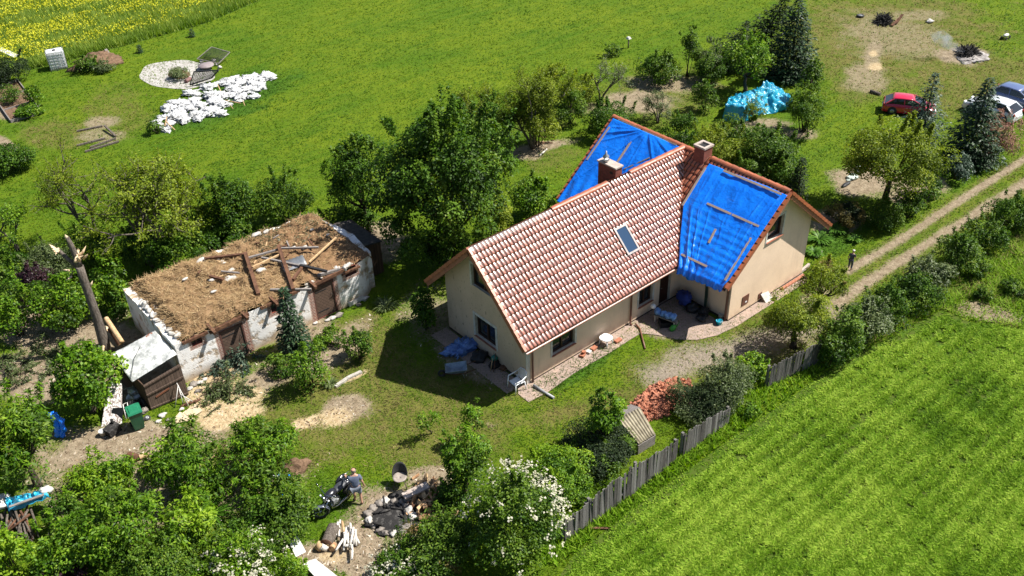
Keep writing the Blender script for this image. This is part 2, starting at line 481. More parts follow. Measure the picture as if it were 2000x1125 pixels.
gm, nt, bs, out = newmat('lawn_ground')
co = coords(nt)
big = noise_f(nt, co, .16, 4, lo=.36, hi=.62)
med = noise_f(nt, co, 1.1, 5, lo=.32, hi=.68)
fine = noise_f(nt, co, 9, 4, .7, lo=.28, hi=.72)
stre = noise_f(nt, mapping(nt, co, (.16, 1.6, 1), (0, 0, R(38))), 1.0, 4, lo=.35, hi=.68)
base = mixc(nt, big, (.066, .142, .004), (.128, .188, .006))
base = mixc(nt, mathn(nt, 'MULTIPLY', med, .55), base, (.05, .115, .004))
base = mixc(nt, mathn(nt, 'MULTIPLY', stre, .35), base, (.17, .21, .01))
def mk(kind, colr, soft=.16):
    global base
    v = mathn(nt, 'ADD', attr(nt, 'm_'+kind), mathn(nt, 'MULTIPLY', mathn(nt, 'SUBTRACT', fine, .5), .5))
    r = N(nt, 'ShaderNodeMapRange'); r.interpolation_type = 'SMOOTHSTEP'
    r.inputs[1].default_value = .42-soft; r.inputs[2].default_value = .42+soft
    nt.links.new(v, r.inputs[0])
    base = mixc(nt, r.outputs[0], base, colr)
mk('lush', (.045, .12, .008), .4)
mk('dry', mixc(nt, med, (.17, .145, .045), (.1, .13, .016)), .5)
mk('dirt', mixc(nt, noise_f(nt, co, 3, 5, .65, lo=.3, hi=.7), (.38, .3, .215), (.22, .16, .11)), .3)
mk('straw', mixc(nt, noise_f(nt, co, 5, 5, .65, lo=.3, hi=.7), (.66, .52, .33), (.42, .29, .16)), .24)
mk('gravel', mixc(nt, noise_f(nt, co, 7, 5, .7, lo=.3, hi=.7), (.37, .3, .245), (.22, .175, .14)), .3)
base = mixc(nt, mathn(nt, 'MULTIPLY', fine, .4), base, (.03, .05, .008), 'MIX')
nt.links.new(base, bs.inputs['Base Color'])
bs.inputs['Roughness'].default_value = .95; bs.inputs['Specular IOR Level'].default_value = .1
bump(nt, bs, mathn(nt, 'ADD', fine, mathn(nt, 'MULTIPLY', med, 1.5)), .6, .05)
M['lawn_ground'] = gm

gx = np.concatenate([[-700, -250, -110, -60], np.arange(-36, 76.01, .25), [95, 140, 280, 700]])
gy = np.concatenate([[-700, -250, -110, -60], np.arange(-36, 86.01, .25), [110, 160, 300, 800]])
XX, YY = np.meshgrid(gx, gy, indexing='ij')
nx_, ny_ = XX.shape
ii = np.arange(nx_*ny_).reshape(nx_, ny_)
F = np.stack([ii[:-1, :-1], ii[1:, :-1], ii[1:, 1:], ii[:-1, 1:]], -1).reshape(-1, 4)
ground = np_mesh('lawn', np.stack([XX, YY, np.zeros_like(XX)], -1).reshape(-1, 3), F, gm)
tag(ground, kind='structure')
mk_ = site_masks(XX.ravel(), YY.ravel())
for k in KINDS:
    at = ground.data.attributes.new('m_'+k, 'FLOAT', 'POINT')
    at.data.foreach_set('value', mk_[k].astype(np.float32))

CROP = gline([(1020, 1230), (1120, 1085), (1230, 1000), (1330, 928), (1440, 848), (1540, 780), (1640, 708), (1720, 668), (1840, 606), (1890, 628), (2010, 650), (2300, 700), (2700, 900), (2700, 1600), (1000, 1500)])
RAPE = gline([(-500, 290), (-200, 205), (0, 150), (100, 128), (250, 88), (400, 47), (520, -4), (800, -90), (700, -330), (-700, -330)])
def sheet(name, P, z, mat):
    mb = MB()
    V = [Vector((p[0], p[1], 0)) for p in P]
    tri = []
    for t in tessellate_polygon([V]):
        a, b, c = [V[i] for i in t]
        tri.append(t if (b-a).cross(c-a).z > 0 else (t[0], t[2], t[1]))
    mb.add([(p[0], p[1], z) for p in P], tri)
    o = mb.build(name, mat); return tag(o, kind='structure')
M['crop_soil'] = simple('crop_soil', (.05, .105, .007), (.07, .095, .016), 3, .95, spec=.1)
M['rape_soil'] = simple('rape_soil', (.09, .15, .02), (.05, .1, .015), .6, .95, spec=.1)
sheet('crop_field', CROP, .004, M['crop_soil'])
M['verge_soil'] = simple('verge_soil', (.11, .16, .012), (.16, .15, .04), 1.2, .95, spec=.1)
sheet('rapeseed_field', RAPE, .004, M['rape_soil'])

# ------------------------------------------------------------------ grass (stuff)
def blades(name, label, P, h, w, lean, tint, mats, mi=None, cat='grass'):
    n = len(P)
    b = RNG.uniform(0, 2*math.pi, n); a = b+math.pi/2+RNG.normal(0, .45, n)
    dx, dy = np.cos(a)*w/2, np.sin(a)*w/2
    lx, ly = np.cos(b)*lean*h, np.sin(b)*lean*h
    V = np.empty((n, 3, 3), np.float32)
    V[:, 0] = np.stack([P[:, 0]-dx, P[:, 1]-dy, P[:, 2]], -1)
    V[:, 1] = np.stack([P[:, 0]+dx, P[:, 1]+dy, P[:, 2]], -1)
    V[:, 2] = np.stack([P[:, 0]+lx, P[:, 1]+ly, P[:, 2]+h], -1)
    F = np.arange(n*3).reshape(n, 3)
    T = np.repeat(tint, 3).reshape(n, 3).copy(); T[:, :2] *= .9
    o = np_mesh(name, V.reshape(-1, 3), F, mats, T.ravel(), mi=mi)
    return tag(o, label, cat, kind='stuff')
def px_points(n, box, poly=None):
    px = RNG.uniform(box[0], box[2], n); py = RNG.uniform(box[1], box[3], n)
    d = CW[None]*FPX+CR[None]*(px-1000)[:, None]+CU[None]*(562.5-py)[:, None]
    P = CAM_C[None]+d*((0-CAM_C[2])/d[:, 2])[:, None]
    if poly is not None: P = P[inpoly(P[:, 0], P[:, 1], poly)]
    return P
M['grass_blade'] = leafmat('grass_blade', (.034, .088, .003), (.075, .155, .005), (.165, .22, .011), .35, .65, .12)
M['crop_blade'] = leafmat('crop_blade', (.055, .13, .005), (.175, .325, .014), (.38, .51, .065), .42, .6, .15)
M['rape_blade'] = leafmat('rape_blade', (.09, .17, .02), (.23, .33, .05), (.42, .46, .1), .35, .6, .2)
M['petal'] = leafmat('petal', (.42, .42, .02), (.58, .56, .03), (.72, .7, .08), .2, .7, .1)
M['straw_blade'] = leafmat('straw_blade', (.15, .09, .04), (.34, .225, .11), (.62, .47, .27), .15, .7, .2)
HOUSEFP = [(-.1, -.1), (9.8, -.1), (9.8, -3.05), (15.7, -3.05), (15.7, 7.2), (9.8, 7.2), (9.8, 5.6), (-.1, 5.6)]
BARNFP = [(-11.2, 10.1), (-.3, 10.1), (-.3, 16), (-11.2, 16)]

P = px_points(330000, (-120, -60, 2120, 1240))
mk2 = site_masks(P[:, 0], P[:, 1])
bad = inpoly(P[:, 0], P[:, 1], CROP) | inpoly(P[:, 0], P[:, 1], RAPE) | inpoly(P[:, 0], P[:, 1], np.array(HOUSEFP)) | inpoly(P[:, 0], P[:, 1], np.array(BARNFP))
bare = np.clip(mk2['dirt']*1.3+mk2['straw']*.95+mk2['gravel']*1.1-.05, 0, 1)
clump = fbm(P[:, 0]*1.6, P[:, 1]*1.6, 5)
keep = (~bad) & (RNG.random(len(P)) > bare) & (RNG.random(len(P)) < .35+1.1*clump)
P = P[keep]; clump = clump[keep]
lush = mk2['lush'][keep]; dry = mk2['dry'][keep]
dcam = np.linalg.norm(P-CAM_C, axis=1)
h = (.03+.035*RNG.random(len(P))+.05*clump)*(1+1.6*lush*RNG.random(len(P)))*(dcam/38)**.5
t = np.clip(.5+.55*(fbm(P[:, 0]*.35, P[:, 1]*.35, 8)-.5)*2+RNG.normal(0, .12, len(P))+dry*.2-lush*.32, 0, 1)
dm = (RNG.random(len(P)) < np.clip(dry*.95, 0, .8)*np.clip(fbm(P[:, 0]*2, P[:, 1]*2, 12)*2.2-.35, 0, 1)).astype(int)
M['dry_blade'] = leafmat('dry_blade', (.1, .085, .028), (.17, .145, .052), (.29, .24, .1), .25, .7, .1)
blades('grass', 'short green lawn grass with darker tufts and dry worn patches', P, h,   .034*(dcam/38), RNG.uniform(.8, 2.4, len(P)), t, [M['grass_blade'], M['dry_blade']], mi=dm)

P = px_points(230000, (1000, 560, 2130, 1240), CROP)
fd = G(1595, 712)-G(1151, 1023); fd /= np.linalg.norm(fd)
row = (.42+.8*fbm(P[:, 0]*.25, P[:, 1]*.25, 78))*np.sin((-P[:, 0]*fd[1]+P[:, 1]*fd[0])*2*math.pi/.62+1.8*fbm(P[:, 0]*.5, P[:, 1]*.5, 77))
cl = fbm(P[:, 0]*1.1, P[:, 1]*1.1, 21); cb = fbm(P[:, 0]*.3, P[:, 1]*.3, 22); hole = fbm(P[:, 0]*2.4, P[:, 1]*2.4, 23, 3)
edge = dist_line(P[:, 0], P[:, 1], np.vstack([CROP[:10]])); mk3 = site_masks(P[:, 0], P[:, 1])
keep = (RNG.random(len(P)) < np.clip(.74+.3*row+(hole-.42)*3.2, .05, 1)) & (RNG.random(len(P)) > mk3['dirt']*1.1) & (RNG.random(len(P)) < np.clip(edge/.5, .15, 1))
P, cl, cb, row, edge = P[keep], cl[keep], cb[keep], row[keep], edge[keep]
NB = 6
h = (.06+.09*cl+.035*row+.06*RNG.random(len(P)))*np.clip(edge/.8, .4, 1)
t = .55+(cl-.5)*.7+(cb-.5)*.9+.1*row+RNG.normal(0, .24, len(P))
P = np.repeat(P, NB, 0); n = len(P); h = np.repeat(h, NB)*RNG.uniform(.6, 1.1, n); t = np.clip(np.repeat(t, NB)+RNG.normal(0, .12, n), 0, 1)
a = RNG.uniform(0, 2*math.pi, n); dh = np.stack([np.cos(a), np.sin(a)], -1); ds = np.stack([-np.sin(a), np.cos(a)], -1)
ln = h*RNG.uniform(.4, 1.3, n); w = .024*RNG.uniform(.7, 1.4, n)
V = np.empty((n, 4, 3), np.float32)
V[:, 0, :2] = P[:, :2]-ds*.008; V[:, 0, 2] = 0
m = P[:, :2]+dh*(ln*.45)[:, None]
V[:, 1, :2] = m+ds*w[:, None]/2; V[:, 1, 2] = h*.85
V[:, 2, :2] = P[:, :2]+dh*ln[:, None]*1.15; V[:, 2, 2] = h*RNG.uniform(.75, 1.05, n)
V[:, 3, :2] = m-ds*w[:, None]/2; V[:, 3, 2] = h*.85
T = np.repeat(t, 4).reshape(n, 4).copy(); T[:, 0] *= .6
tag(np_mesh('crop_plants', V.reshape(-1, 3), np.arange(4*n).reshape(n, 4), M['crop_blade'], T.ravel()), 'bright green young cereal crop filling the field beyond the fence', 'crop', kind='stuff')

P = px_points(150000, (-60, -60, 640, 240), RAPE)
edge = dist_line(P[:, 0], P[:, 1], RAPE[:8])
cl = fbm(P[:, 0]*.22+9, P[:, 1]*.5, 31); cs = fbm(P[:, 0]*1.2, P[:, 1]*1.2, 32)
h = .45+.35*cs+.1*RNG.random(len(P))
ye = np.clip((edge-1.0)/3.0, 0, 1)*np.clip((cl-.36)*4.5, .08, 1)
top = RNG.random(len(P)) < ye*.58
P2 = P.copy(); P2[:, 2] = np.where(top, h*.82, 0)
hh = np.where(top, .06+.05*RNG.random(len(P)), h)
blades('rapeseed_plants', 'yellow flowering rapeseed with a greener strip along its edge', P2, hh, np.where(top, .085, .07), np.where(top, .9, .5), np.clip(.45+(cs-.5)+RNG.normal(0, .2, len(P)), 0, 1), [M['rape_blade'], M['petal']], mi=top.astype(int), cat='crop')

# rough verge of tall weeds and yellowish grass right of the track
VERGE = gline([(1620, 712), (1690, 640), (1790, 550), (1890, 460), (2010, 380), (2120, 380), (2120, 650), (2010, 645), (1890, 625), (1840, 603), (1720, 668)])
P = px_points(120000, (1600, 400, 2120, 720), VERGE)
cl = fbm(P[:, 0]*.9, P[:, 1]*.9, 41); mk4 = site_masks(P[:, 0], P[:, 1])
k = (RNG.random(len(P)) < np.clip((cl-.25)*2.4, .1, 1)) & (RNG.random(len(P)) > mk4['dirt'])
P = P[k]; cl = cl[k]
blades('verge_grass', 'tall yellowish grass and weeds on the verge beyond the track', P, .1+.3*cl*RNG.random(len(P)), .05, RNG.uniform(.7, 2.0, len(P)), np.clip(.6+(cl-.5)+RNG.normal(0, .25, len(P)), 0, 1), [M['crop_blade'], M['dry_blade']], mi=(RNG.random(len(P)) < .3*fbm(P[:, 0]*.6, P[:, 1]*.6, 43)*2-.12).astype(int))
# strip of weeds at the foot of the fence
FENCE_FOOT = gline([(1080, 1075), (1151, 1028), (1236, 970), (1322, 903), (1400, 850), (1470, 800), (1540, 752), (1600, 715), (1650, 690)])
P = px_points(60000, (1040, 640, 1700, 1130))
q = dist_line(P[:, 0], P[:, 1], FENCE_FOOT)
k = (q < .75) & (RNG.random(len(P)) < .75*fbm(P[:, 0]*1.2, P[:, 1]*1.2, 51)+.15) & (~inpoly(P[:, 0], P[:, 1], CROP))
P = P[k]
blades('weeds', 'green weeds growing along the foot of the board fence', P, RNG.uniform(.08, .38, len(P)), .06, RNG.uniform(.4, 1.2, len(P)), np.clip(RNG.normal(.5, .22, len(P)), 0, 1), M['crop_blade'], cat='weeds')

P = px_points(60000, (-60, 480, 1000, 1140))
m6 = site_masks(P[:, 0], P[:, 1])
k = (RNG.random(len(P)) < .55*np.maximum(m6['dirt'], m6['straw']*.8)*fbm(P[:, 0]*1.5, P[:, 1]*1.5, 88)) & ~inpoly(P[:, 0], P[:, 1], np.array(BARNFP)) & ~inpoly(P[:, 0], P[:, 1], np.array(HOUSEFP))
P = P[k]
M['litter'] = leafmat('litter', (.07, .045, .03), (.3, .22, .14), (.72, .66, .56), .1, .8, .1)
blades('litter', 'chips, twigs and crumbs of rubble strewn over the bare yard', P, RNG.uniform(.015, .05, len(P)), RNG.uniform(.03, .1, len(P)), RNG.uniform(1, 5, len(P)), np.clip(RNG.normal(.45, .3, len(P)), 0, 1), M['litter'], cat='litter')
# ------------------------------------------------------------------ house
HR, SA, SB = 5.96, .978, .847
W5, XB, HB, PP = 5.5, 12.746, 2.865, 2.967
OVA, EOA, OVB, EOB, YFAR = .58, .706, .444, 1.081, 7.508
CA, CB_ = math.hypot(1, SA), math.hypot(1, SB)

def tilemat(name, c, c2, rough, coat):
    m, nt, bs, out = newmat(name)
    co = coords(nt)
    col = mixc(nt, attr(nt), c, c2)
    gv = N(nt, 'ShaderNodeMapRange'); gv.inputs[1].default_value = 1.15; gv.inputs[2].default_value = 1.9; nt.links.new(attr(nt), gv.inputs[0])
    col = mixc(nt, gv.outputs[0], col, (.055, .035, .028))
    col = mixc(nt, mathn(nt, 'MULTIPLY', noise_f(nt, co, 2.2, 5, .7, lo=.45, hi=.75), .35), col, (.11, .055, .035))
    nt.links.new(col, bs.inputs['Base Color'])
    rr = N(nt, 'ShaderNodeMapRange'); nt.links.new(noise_f(nt, co, 3.0, 4), rr.inputs[0])
    rr.inputs[3].default_value = rough; rr.inputs[4].default_value = rough+.1
    nt.links.new(rr.outputs[0], bs.inputs['Roughness'])
    bs.inputs['Specular IOR Level'].default_value = .9
    nt.links.new(mathn(nt, 'MULTIPLY', mathn(nt, 'SUBTRACT', 1.0, gv.outputs[0]), coat), bs.inputs['Coat Weight'])
    bs.inputs['Specular IOR Level'].default_value = .5; bs.inputs['Coat Roughness'].default_value = .35; bs.inputs['Coat IOR'].default_value = 2.3
    return m
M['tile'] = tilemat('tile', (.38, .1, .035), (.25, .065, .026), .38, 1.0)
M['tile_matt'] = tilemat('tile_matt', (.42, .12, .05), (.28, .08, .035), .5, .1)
def plaster(name, c, c2, marks):
    m, nt, bs, out = newmat(name)
    co = coords(nt)
    col = mixc(nt, noise_f(nt, co, .7, 4, lo=.3, hi=.7), c, c2)
    col = mixc(nt, mathn(nt, 'MULTIPLY', noise_f(nt, co, 14, 4, .7, lo=.35, hi=.7), .18), col, tuple(x*.6 for x in c))
    drip = noise_f(nt, mapping(nt, co, (1.4, 1.4, .22)), 1.6, 4, lo=.55, hi=.8)
    col = mixc(nt, mathn(nt, 'MULTIPLY', drip, .3), col, tuple(x*.6 for x in c2))
    sz = N(nt, 'ShaderNodeSeparateXYZ'); nt.links.new(co, sz.inputs[0]); sp = N(nt, 'ShaderNodeMapRange'); sp.inputs[1].default_value = .55; sp.inputs[2].default_value = .05; nt.links.new(sz.outputs[2], sp.inputs[0])
    col = mixc(nt, mathn(nt, 'MULTIPLY', mathn(nt, 'MULTIPLY', sp.outputs[0], noise_f(nt, co, 3.5, 5, .7, lo=.25, hi=.7)), .6), col, (.3, .22, .15))
    if marks:
        a = noise_f(nt, mapping(nt, co, (1, 2.8, 1.1), (R(35), 0, 0)), 2.6, 3, .5, lo=.66, hi=.7)
        b = noise_f(nt, mapping(nt, co, (1, 5, 1.6), (R(-30), 0, 0)), 2.3, 3, .5, lo=.67, hi=.7)
        col = mixc(nt, mathn(nt, 'MULTIPLY', mathn(nt, 'MAXIMUM', a, b), .6), col, (.1, .075, .06))
    nt.links.new(col, bs.inputs['Base Color']); bs.inputs['Roughness'].default_value = .92
    bs.inputs['Specular IOR Level'].default_value = .15
    bump(nt, bs, noise_f(nt, co, 40, 3, lo=.2, hi=.8), .35, .01)
    return m
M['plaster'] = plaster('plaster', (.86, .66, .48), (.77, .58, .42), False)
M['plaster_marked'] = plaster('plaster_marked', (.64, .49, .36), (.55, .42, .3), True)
M['reveal'] = simple('reveal', (.66, .6, .5), rough=.9)
M['fascia'] = simple('fascia', (.36, .135, .08), (.27, .1, .06), 3, .55)
M['soffit'] = simple('soffit', (.14, .06, .035), rough=.7)
M['shadow_gap_strip'] = simple('shadow_gap_strip', (.07, .045, .035), rough=.9)  # dark brown that paints in the shadow gap at the wall foot
M['sill'] = simple('sill', (.4, .16, .1), (.3, .11, .07), 4, .5)
M['door'] = planks('door', (.06, .022, .014), (.04, .014, .01), .16, 0, .5)
def brickmat(name, c, c2, mortar, scale):
    m, nt, bs, out = newmat(name)
    b = N(nt, 'ShaderNodeTexBrick')
    co = coords(nt)
    sep = N(nt, 'ShaderNodeSeparateXYZ'); nt.links.new(co, sep.inputs[0])
    cmb = N(nt, 'ShaderNodeCombineXYZ')
    nt.links.new(mathn(nt, 'ADD', sep.outputs[0], sep.outputs[1]), cmb.inputs[0]); nt.links.new(sep.outputs[2], cmb.inputs[1])
    nt.links.new(cmb.outputs[0], b.inputs['Vector'])
    b.inputs['Color1'].default_value = (*c, 1); b.inputs['Color2'].default_value = (*c2, 1); b.inputs['Mortar'].default_value = (*mortar, 1)
    b.inputs['Scale'].default_value = 1.0; b.inputs['Brick Width'].default_value = .25*scale; b.inputs['Row Height'].default_value = .075*scale; b.inputs['Mortar Size'].default_value = .008
    col = mixc(nt, mathn(nt, 'MULTIPLY', noise_f(nt, co, 5, 4), .4), b.outputs[0], (.08, .04, .03))
    nt.links.new(col, bs.inputs['Base Color']); bs.inputs['Roughness'].default_value = .85; bs.inputs['Specular IOR Level'].default_value = .2
    bump(nt, bs, b.outputs['Fac'], -.4, .01)
    return m
M['chimney'] = brickmat('chimney', (.27, .075, .05), (.2, .055, .04), (.2, .11, .09), 1)
M['concrete'] = simple('concrete', (.5, .42, .37), (.38, .31, .27), 6, .9, bmp=.3)

house = thing('house', 'beige plastered house with two crossing red tiled roofs, partly under blue sheets', 'house', (0, 0, 0))

def tile_roof(name, O, ex, ed, rng, D, cw, rows, mat, parent, seed):
    ex = np.array(ex, float); ed = np.array(ed, float); ed /= np.linalg.norm(ed)
    nr = np.cross(ex, ed); nr = nr if nr[2] > 0 else -nr
    O = np.array(O, float)
    rg = np.random.default_rng(seed)
    us = np.array([0, .1, .2, .42, .64, .72, .82, 1.0])
    pr = np.array([0, .032, .042, .045, .042, .032, .0, 0])
    rh = D/rows
    a_all = [rng(d) for d in np.linspace(0, D, 40)]
    a0 = min(x[0] for x in a_all); a1 = max(x[1] for x in a_all)
    V = []; F = []; T = []
    for j in range(rows):
        d0, d1 = j*rh, (j+1)*rh+.012
        lo0, hi0 = rng(d0); lo1, hi1 = rng(min(d1, D))
        for i in range(int(math.ceil((a1-a0)/cw))):
            aa = a0+i*cw
            if aa+cw < min(lo0, lo1)+.02 or aa > max(hi0, hi1)-.02: continue
            av = aa+us*cw
            t = rg.random()
            jj = rg.normal(0, .004); tl = rg.normal(0, .006)
            b = len(V)
            for (d, lift, lo, hi, pk) in ((d0, 0, lo0, hi0, 1), (d1-.045, .056, lo1, hi1, 1), (d1, .04, lo1, hi1, .75), (d1, .0, lo1, hi1, .3)):
                ac = np.clip(av, lo, hi)
                for k in range(8):
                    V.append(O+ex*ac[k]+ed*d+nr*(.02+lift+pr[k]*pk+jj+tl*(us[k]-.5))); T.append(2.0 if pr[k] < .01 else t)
            for k in range(7):
                for l in (0, 8, 16): F.append((b+l+k, b+l+k+1, b+l+8+k+1, b+l+8+k))
    V = np.array(V); F = np.array(F)
    q = V[F[0]]
    if np.cross(q[1]-q[0], q[2]-q[0])@nr < 0: F = F[:, ::-1]
    return np_mesh(name, V, F, mat, T, parent=parent, smooth=False)
RA = 15; RB = 15
ra_up = (0, -1, -SA); rb_w = (-1, 0, -SB)
fA = lambda d: (0, XB+OVA-SA/SB*(d/CA))
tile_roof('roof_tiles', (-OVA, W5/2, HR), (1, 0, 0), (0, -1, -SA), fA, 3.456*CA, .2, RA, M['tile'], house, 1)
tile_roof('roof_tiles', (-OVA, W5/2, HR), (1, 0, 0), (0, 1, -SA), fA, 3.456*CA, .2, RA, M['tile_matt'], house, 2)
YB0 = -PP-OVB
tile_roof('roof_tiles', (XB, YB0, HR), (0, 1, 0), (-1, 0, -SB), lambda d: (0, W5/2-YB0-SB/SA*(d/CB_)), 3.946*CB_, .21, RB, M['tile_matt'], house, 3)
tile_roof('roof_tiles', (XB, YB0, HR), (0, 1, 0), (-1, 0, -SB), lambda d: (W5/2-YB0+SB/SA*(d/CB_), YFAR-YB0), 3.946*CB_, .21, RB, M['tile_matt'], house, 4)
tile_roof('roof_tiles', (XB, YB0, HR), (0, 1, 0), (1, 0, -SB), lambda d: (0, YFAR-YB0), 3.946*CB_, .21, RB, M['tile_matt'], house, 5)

# roof decks (boards below the tiles)
def deck(pts, nr, th=.13):
    nr = Vector(nr).normalized()
    mb = MB()
    a = [Vector(p)-nr*.0 for p in pts]; b = [p-nr*th for p in a]
    n = len(a)
    if (a[1]-a[0]).cross(a[2]-a[0]).dot(nr) < 0: a.reverse(); b.reverse()
    mb.add(a+b, [tuple(range(n)), tuple(range(2*n-1, n-1, -1))]+[(i, n+i, n+(i+1) % n, (i+1) % n) for i in range(n)])
    return mb
ze_a = HR-SA*3.456; ze_b = HR-SB*3.946
xv = XB-SA/SB*3.456
deck([(-OVA+.02, W5/2, HR), (XB, W5/2, HR), (xv, -EOA+.02, ze_a), (-OVA+.02, -EOA+.02, ze_a)], (0, -SA, 1)).build('roof_deck', M['soffit'], house)
deck([(-OVA+.02, W5/2, HR), (XB, W5/2, HR), (xv, W5+EOA-.02, ze_a), (-OVA+.02, W5+EOA-.02, ze_a)], (0, SA, 1)).build('roof_deck', M['soffit'], house)
xe = XB-3.946; yv = W5/2-SB/SA*3.946
deck([(XB, YB0+.02, HR), (XB, W5/2, HR), (xe+.02, yv, ze_b), (xe+.02, YB0+.02, ze_b)], (-SB, 0, 1)).build('roof_deck', M['soffit'], house)
deck([(XB, YFAR-.02, HR), (XB, W5/2, HR), (xe+.02, W5-yv, ze_b), (xe+.02, YFAR-.02, ze_b)], (-SB, 0, 1)).build('roof_deck', M['soffit'], house)
deck([(XB, YB0+.02, HR), (XB, YFAR-.02, HR), (XB+3.926, YFAR-.02, ze_b), (XB+3.926, YB0+.02, ze_b)], (SB, 0, 1)).build('roof_deck', M['soffit'], house)

# verge: barge boards and the row of verge tiles over them
def verge(top, bot, outward, rows, name='barge_board'):
    top, bot, ow = Vector(top), Vector(bot), Vector(outward)
    d = (bot-top).normalized(); L = (bot-top).length
    nr = ow.cross(d); nr = nr if nr.z > 0 else -nr
    MB().bar(top-nr*.12+ow*.02, bot-nr*.12+ow*.02, .045, .24, up=nr).build('barge_board', M['fascia'], house)
    mb = MB()
    Mx = Matrix((d, ow, nr)).transposed()
    rh = L/rows
    for j in range(rows):
        c = top+d*(rh*(j+.5))+ow*.01+nr*(.035+.012)
        Mt = Mx @ Matrix.Rotation(R(-5.2), 3, 'Y')
        mb.box(c, (rh*.97, .16, .085), Mt, tint=random.random())
        mb.box(c-nr*.055+ow*.075, (rh*.95, .02, .10), Mt, tint=random.random())
    mb.build('verge_tiles', M['tile_matt'], house)
verge((-OVA, W5/2, HR), (-OVA, -EOA, ze_a), (-1, 0, 0), RA)
verge((-OVA, W5/2, HR), (-OVA, W5+EOA, ze_a), (-1, 0, 0), RA)
verge((XB, YB0, HR), (xe, YB0, ze_b), (0, -1, 0), RB)
verge((XB, YB0, HR), (XB+3.946, YB0, ze_b), (0, -1, 0), RB)
verge((XB, YFAR, HR), (xe, YFAR, ze_b), (0, 1, 0), RB)
verge((XB, YFAR, HR), (XB+3.946, YFAR, ze_b), (0, 1, 0), RB)
# ridge tiles
def ridge(a, b, seg=.40):
    a, b = Vector(a), Vector(b); L = (b-a).length; d = (b-a).normalized()
    side = d.cross(Vector((0, 0, 1)))
    mb = MB(); n = max(1, int(L/seg)); sg = L/n
    for i in range(n):
        p0 = a+d*(i*sg); p1 = a+d*((i+1)*sg+.03)
        vs = []
        for p, r in ((p0, .115), (p1, .14)):
            for k in range(7):
                t = math.pi*k/6
                vs.append(p+side*math.cos(t)*r*1.15+Vector((0, 0, 1))*(math.sin(t)*r+random.uniform(0, .006)))
        fs = [(k, k+1, 8+k, 7+k) for k in range(6)]+[tuple(range(7, 14))]
        mb.add(vs, [f[::-1] for f in fs], 0, False, random.random())
    return mb.build('ridge_tiles', M['tile_matt'], house)
ridge((4.0, W5/2, HR), (7.4, W5/2, HR)); ridge((8.9, W5/2, HR), (XB-.1, W5/2, HR))
ridge((XB, YB0, HR), (XB, 1.0, HR)); ridge((XB, 2.1, HR), (XB, YFAR, HR))
mb = MB()
for s in (-1, 1): mb.bar((-OVA-.02, W5/2+s*.1, HR-.03), (4.0, W5/2+s*.1, HR-.03), .2, .03, up=(0, s*.7, 1))
mb.build('ridge_flashing', simple('lead', (.16, .13, .125), (.1, .08, .075), 4, .6), house)

# walls
def skin(pts, holes, f, mat, mat2, depth=.2, name='wall'):
    loops = [[Vector((a, b, 0)) for a, b in pts]]+[[Vector((a, b, 0)) for a, b in h] for h in holes]
    flat = [p for l in loops for p in l]
    mb = MB()
    V = [f(p.x, p.y, 0) for p in flat]
    n0 = Vector(f(0, 0, 1))-Vector(f(0, 0, 0))
    fs = []
    for t in tessellate_polygon(loops):
        a, b, c = [Vector(V[i]) for i in t]
        fs.append(t if (b-a).cross(c-a).dot(n0) > 0 else (t[0], t[2], t[1]))
    mb.add(V, fs, 0)
    for h in holes:
        n = len(h)
        cen = Vector(f(sum(a for a, b in h)/n, sum(b for a, b in h)/n, -depth/2))
        for i in range(n):
            (a0, b0), (a1, b1) = h[i], h[(i+1) % n]
            q = [Vector(f(a0, b0, 0)), Vector(f(a1, b1, 0)), Vector(f(a1, b1, -depth)), Vector(f(a0, b0, -depth))]
            nn = (q[1]-q[0]).cross(q[2]-q[0])
            if nn.dot(cen-q[0]) < 0: q.reverse()
            mb.add(q, [(0, 1, 2, 3)], 1)
    return mb.build(name, [mat, mat2], house)
def rect(a0, b0, a1, b1): return [(a0, b0), (a1, b0), (a1, b1), (a0, b1)]
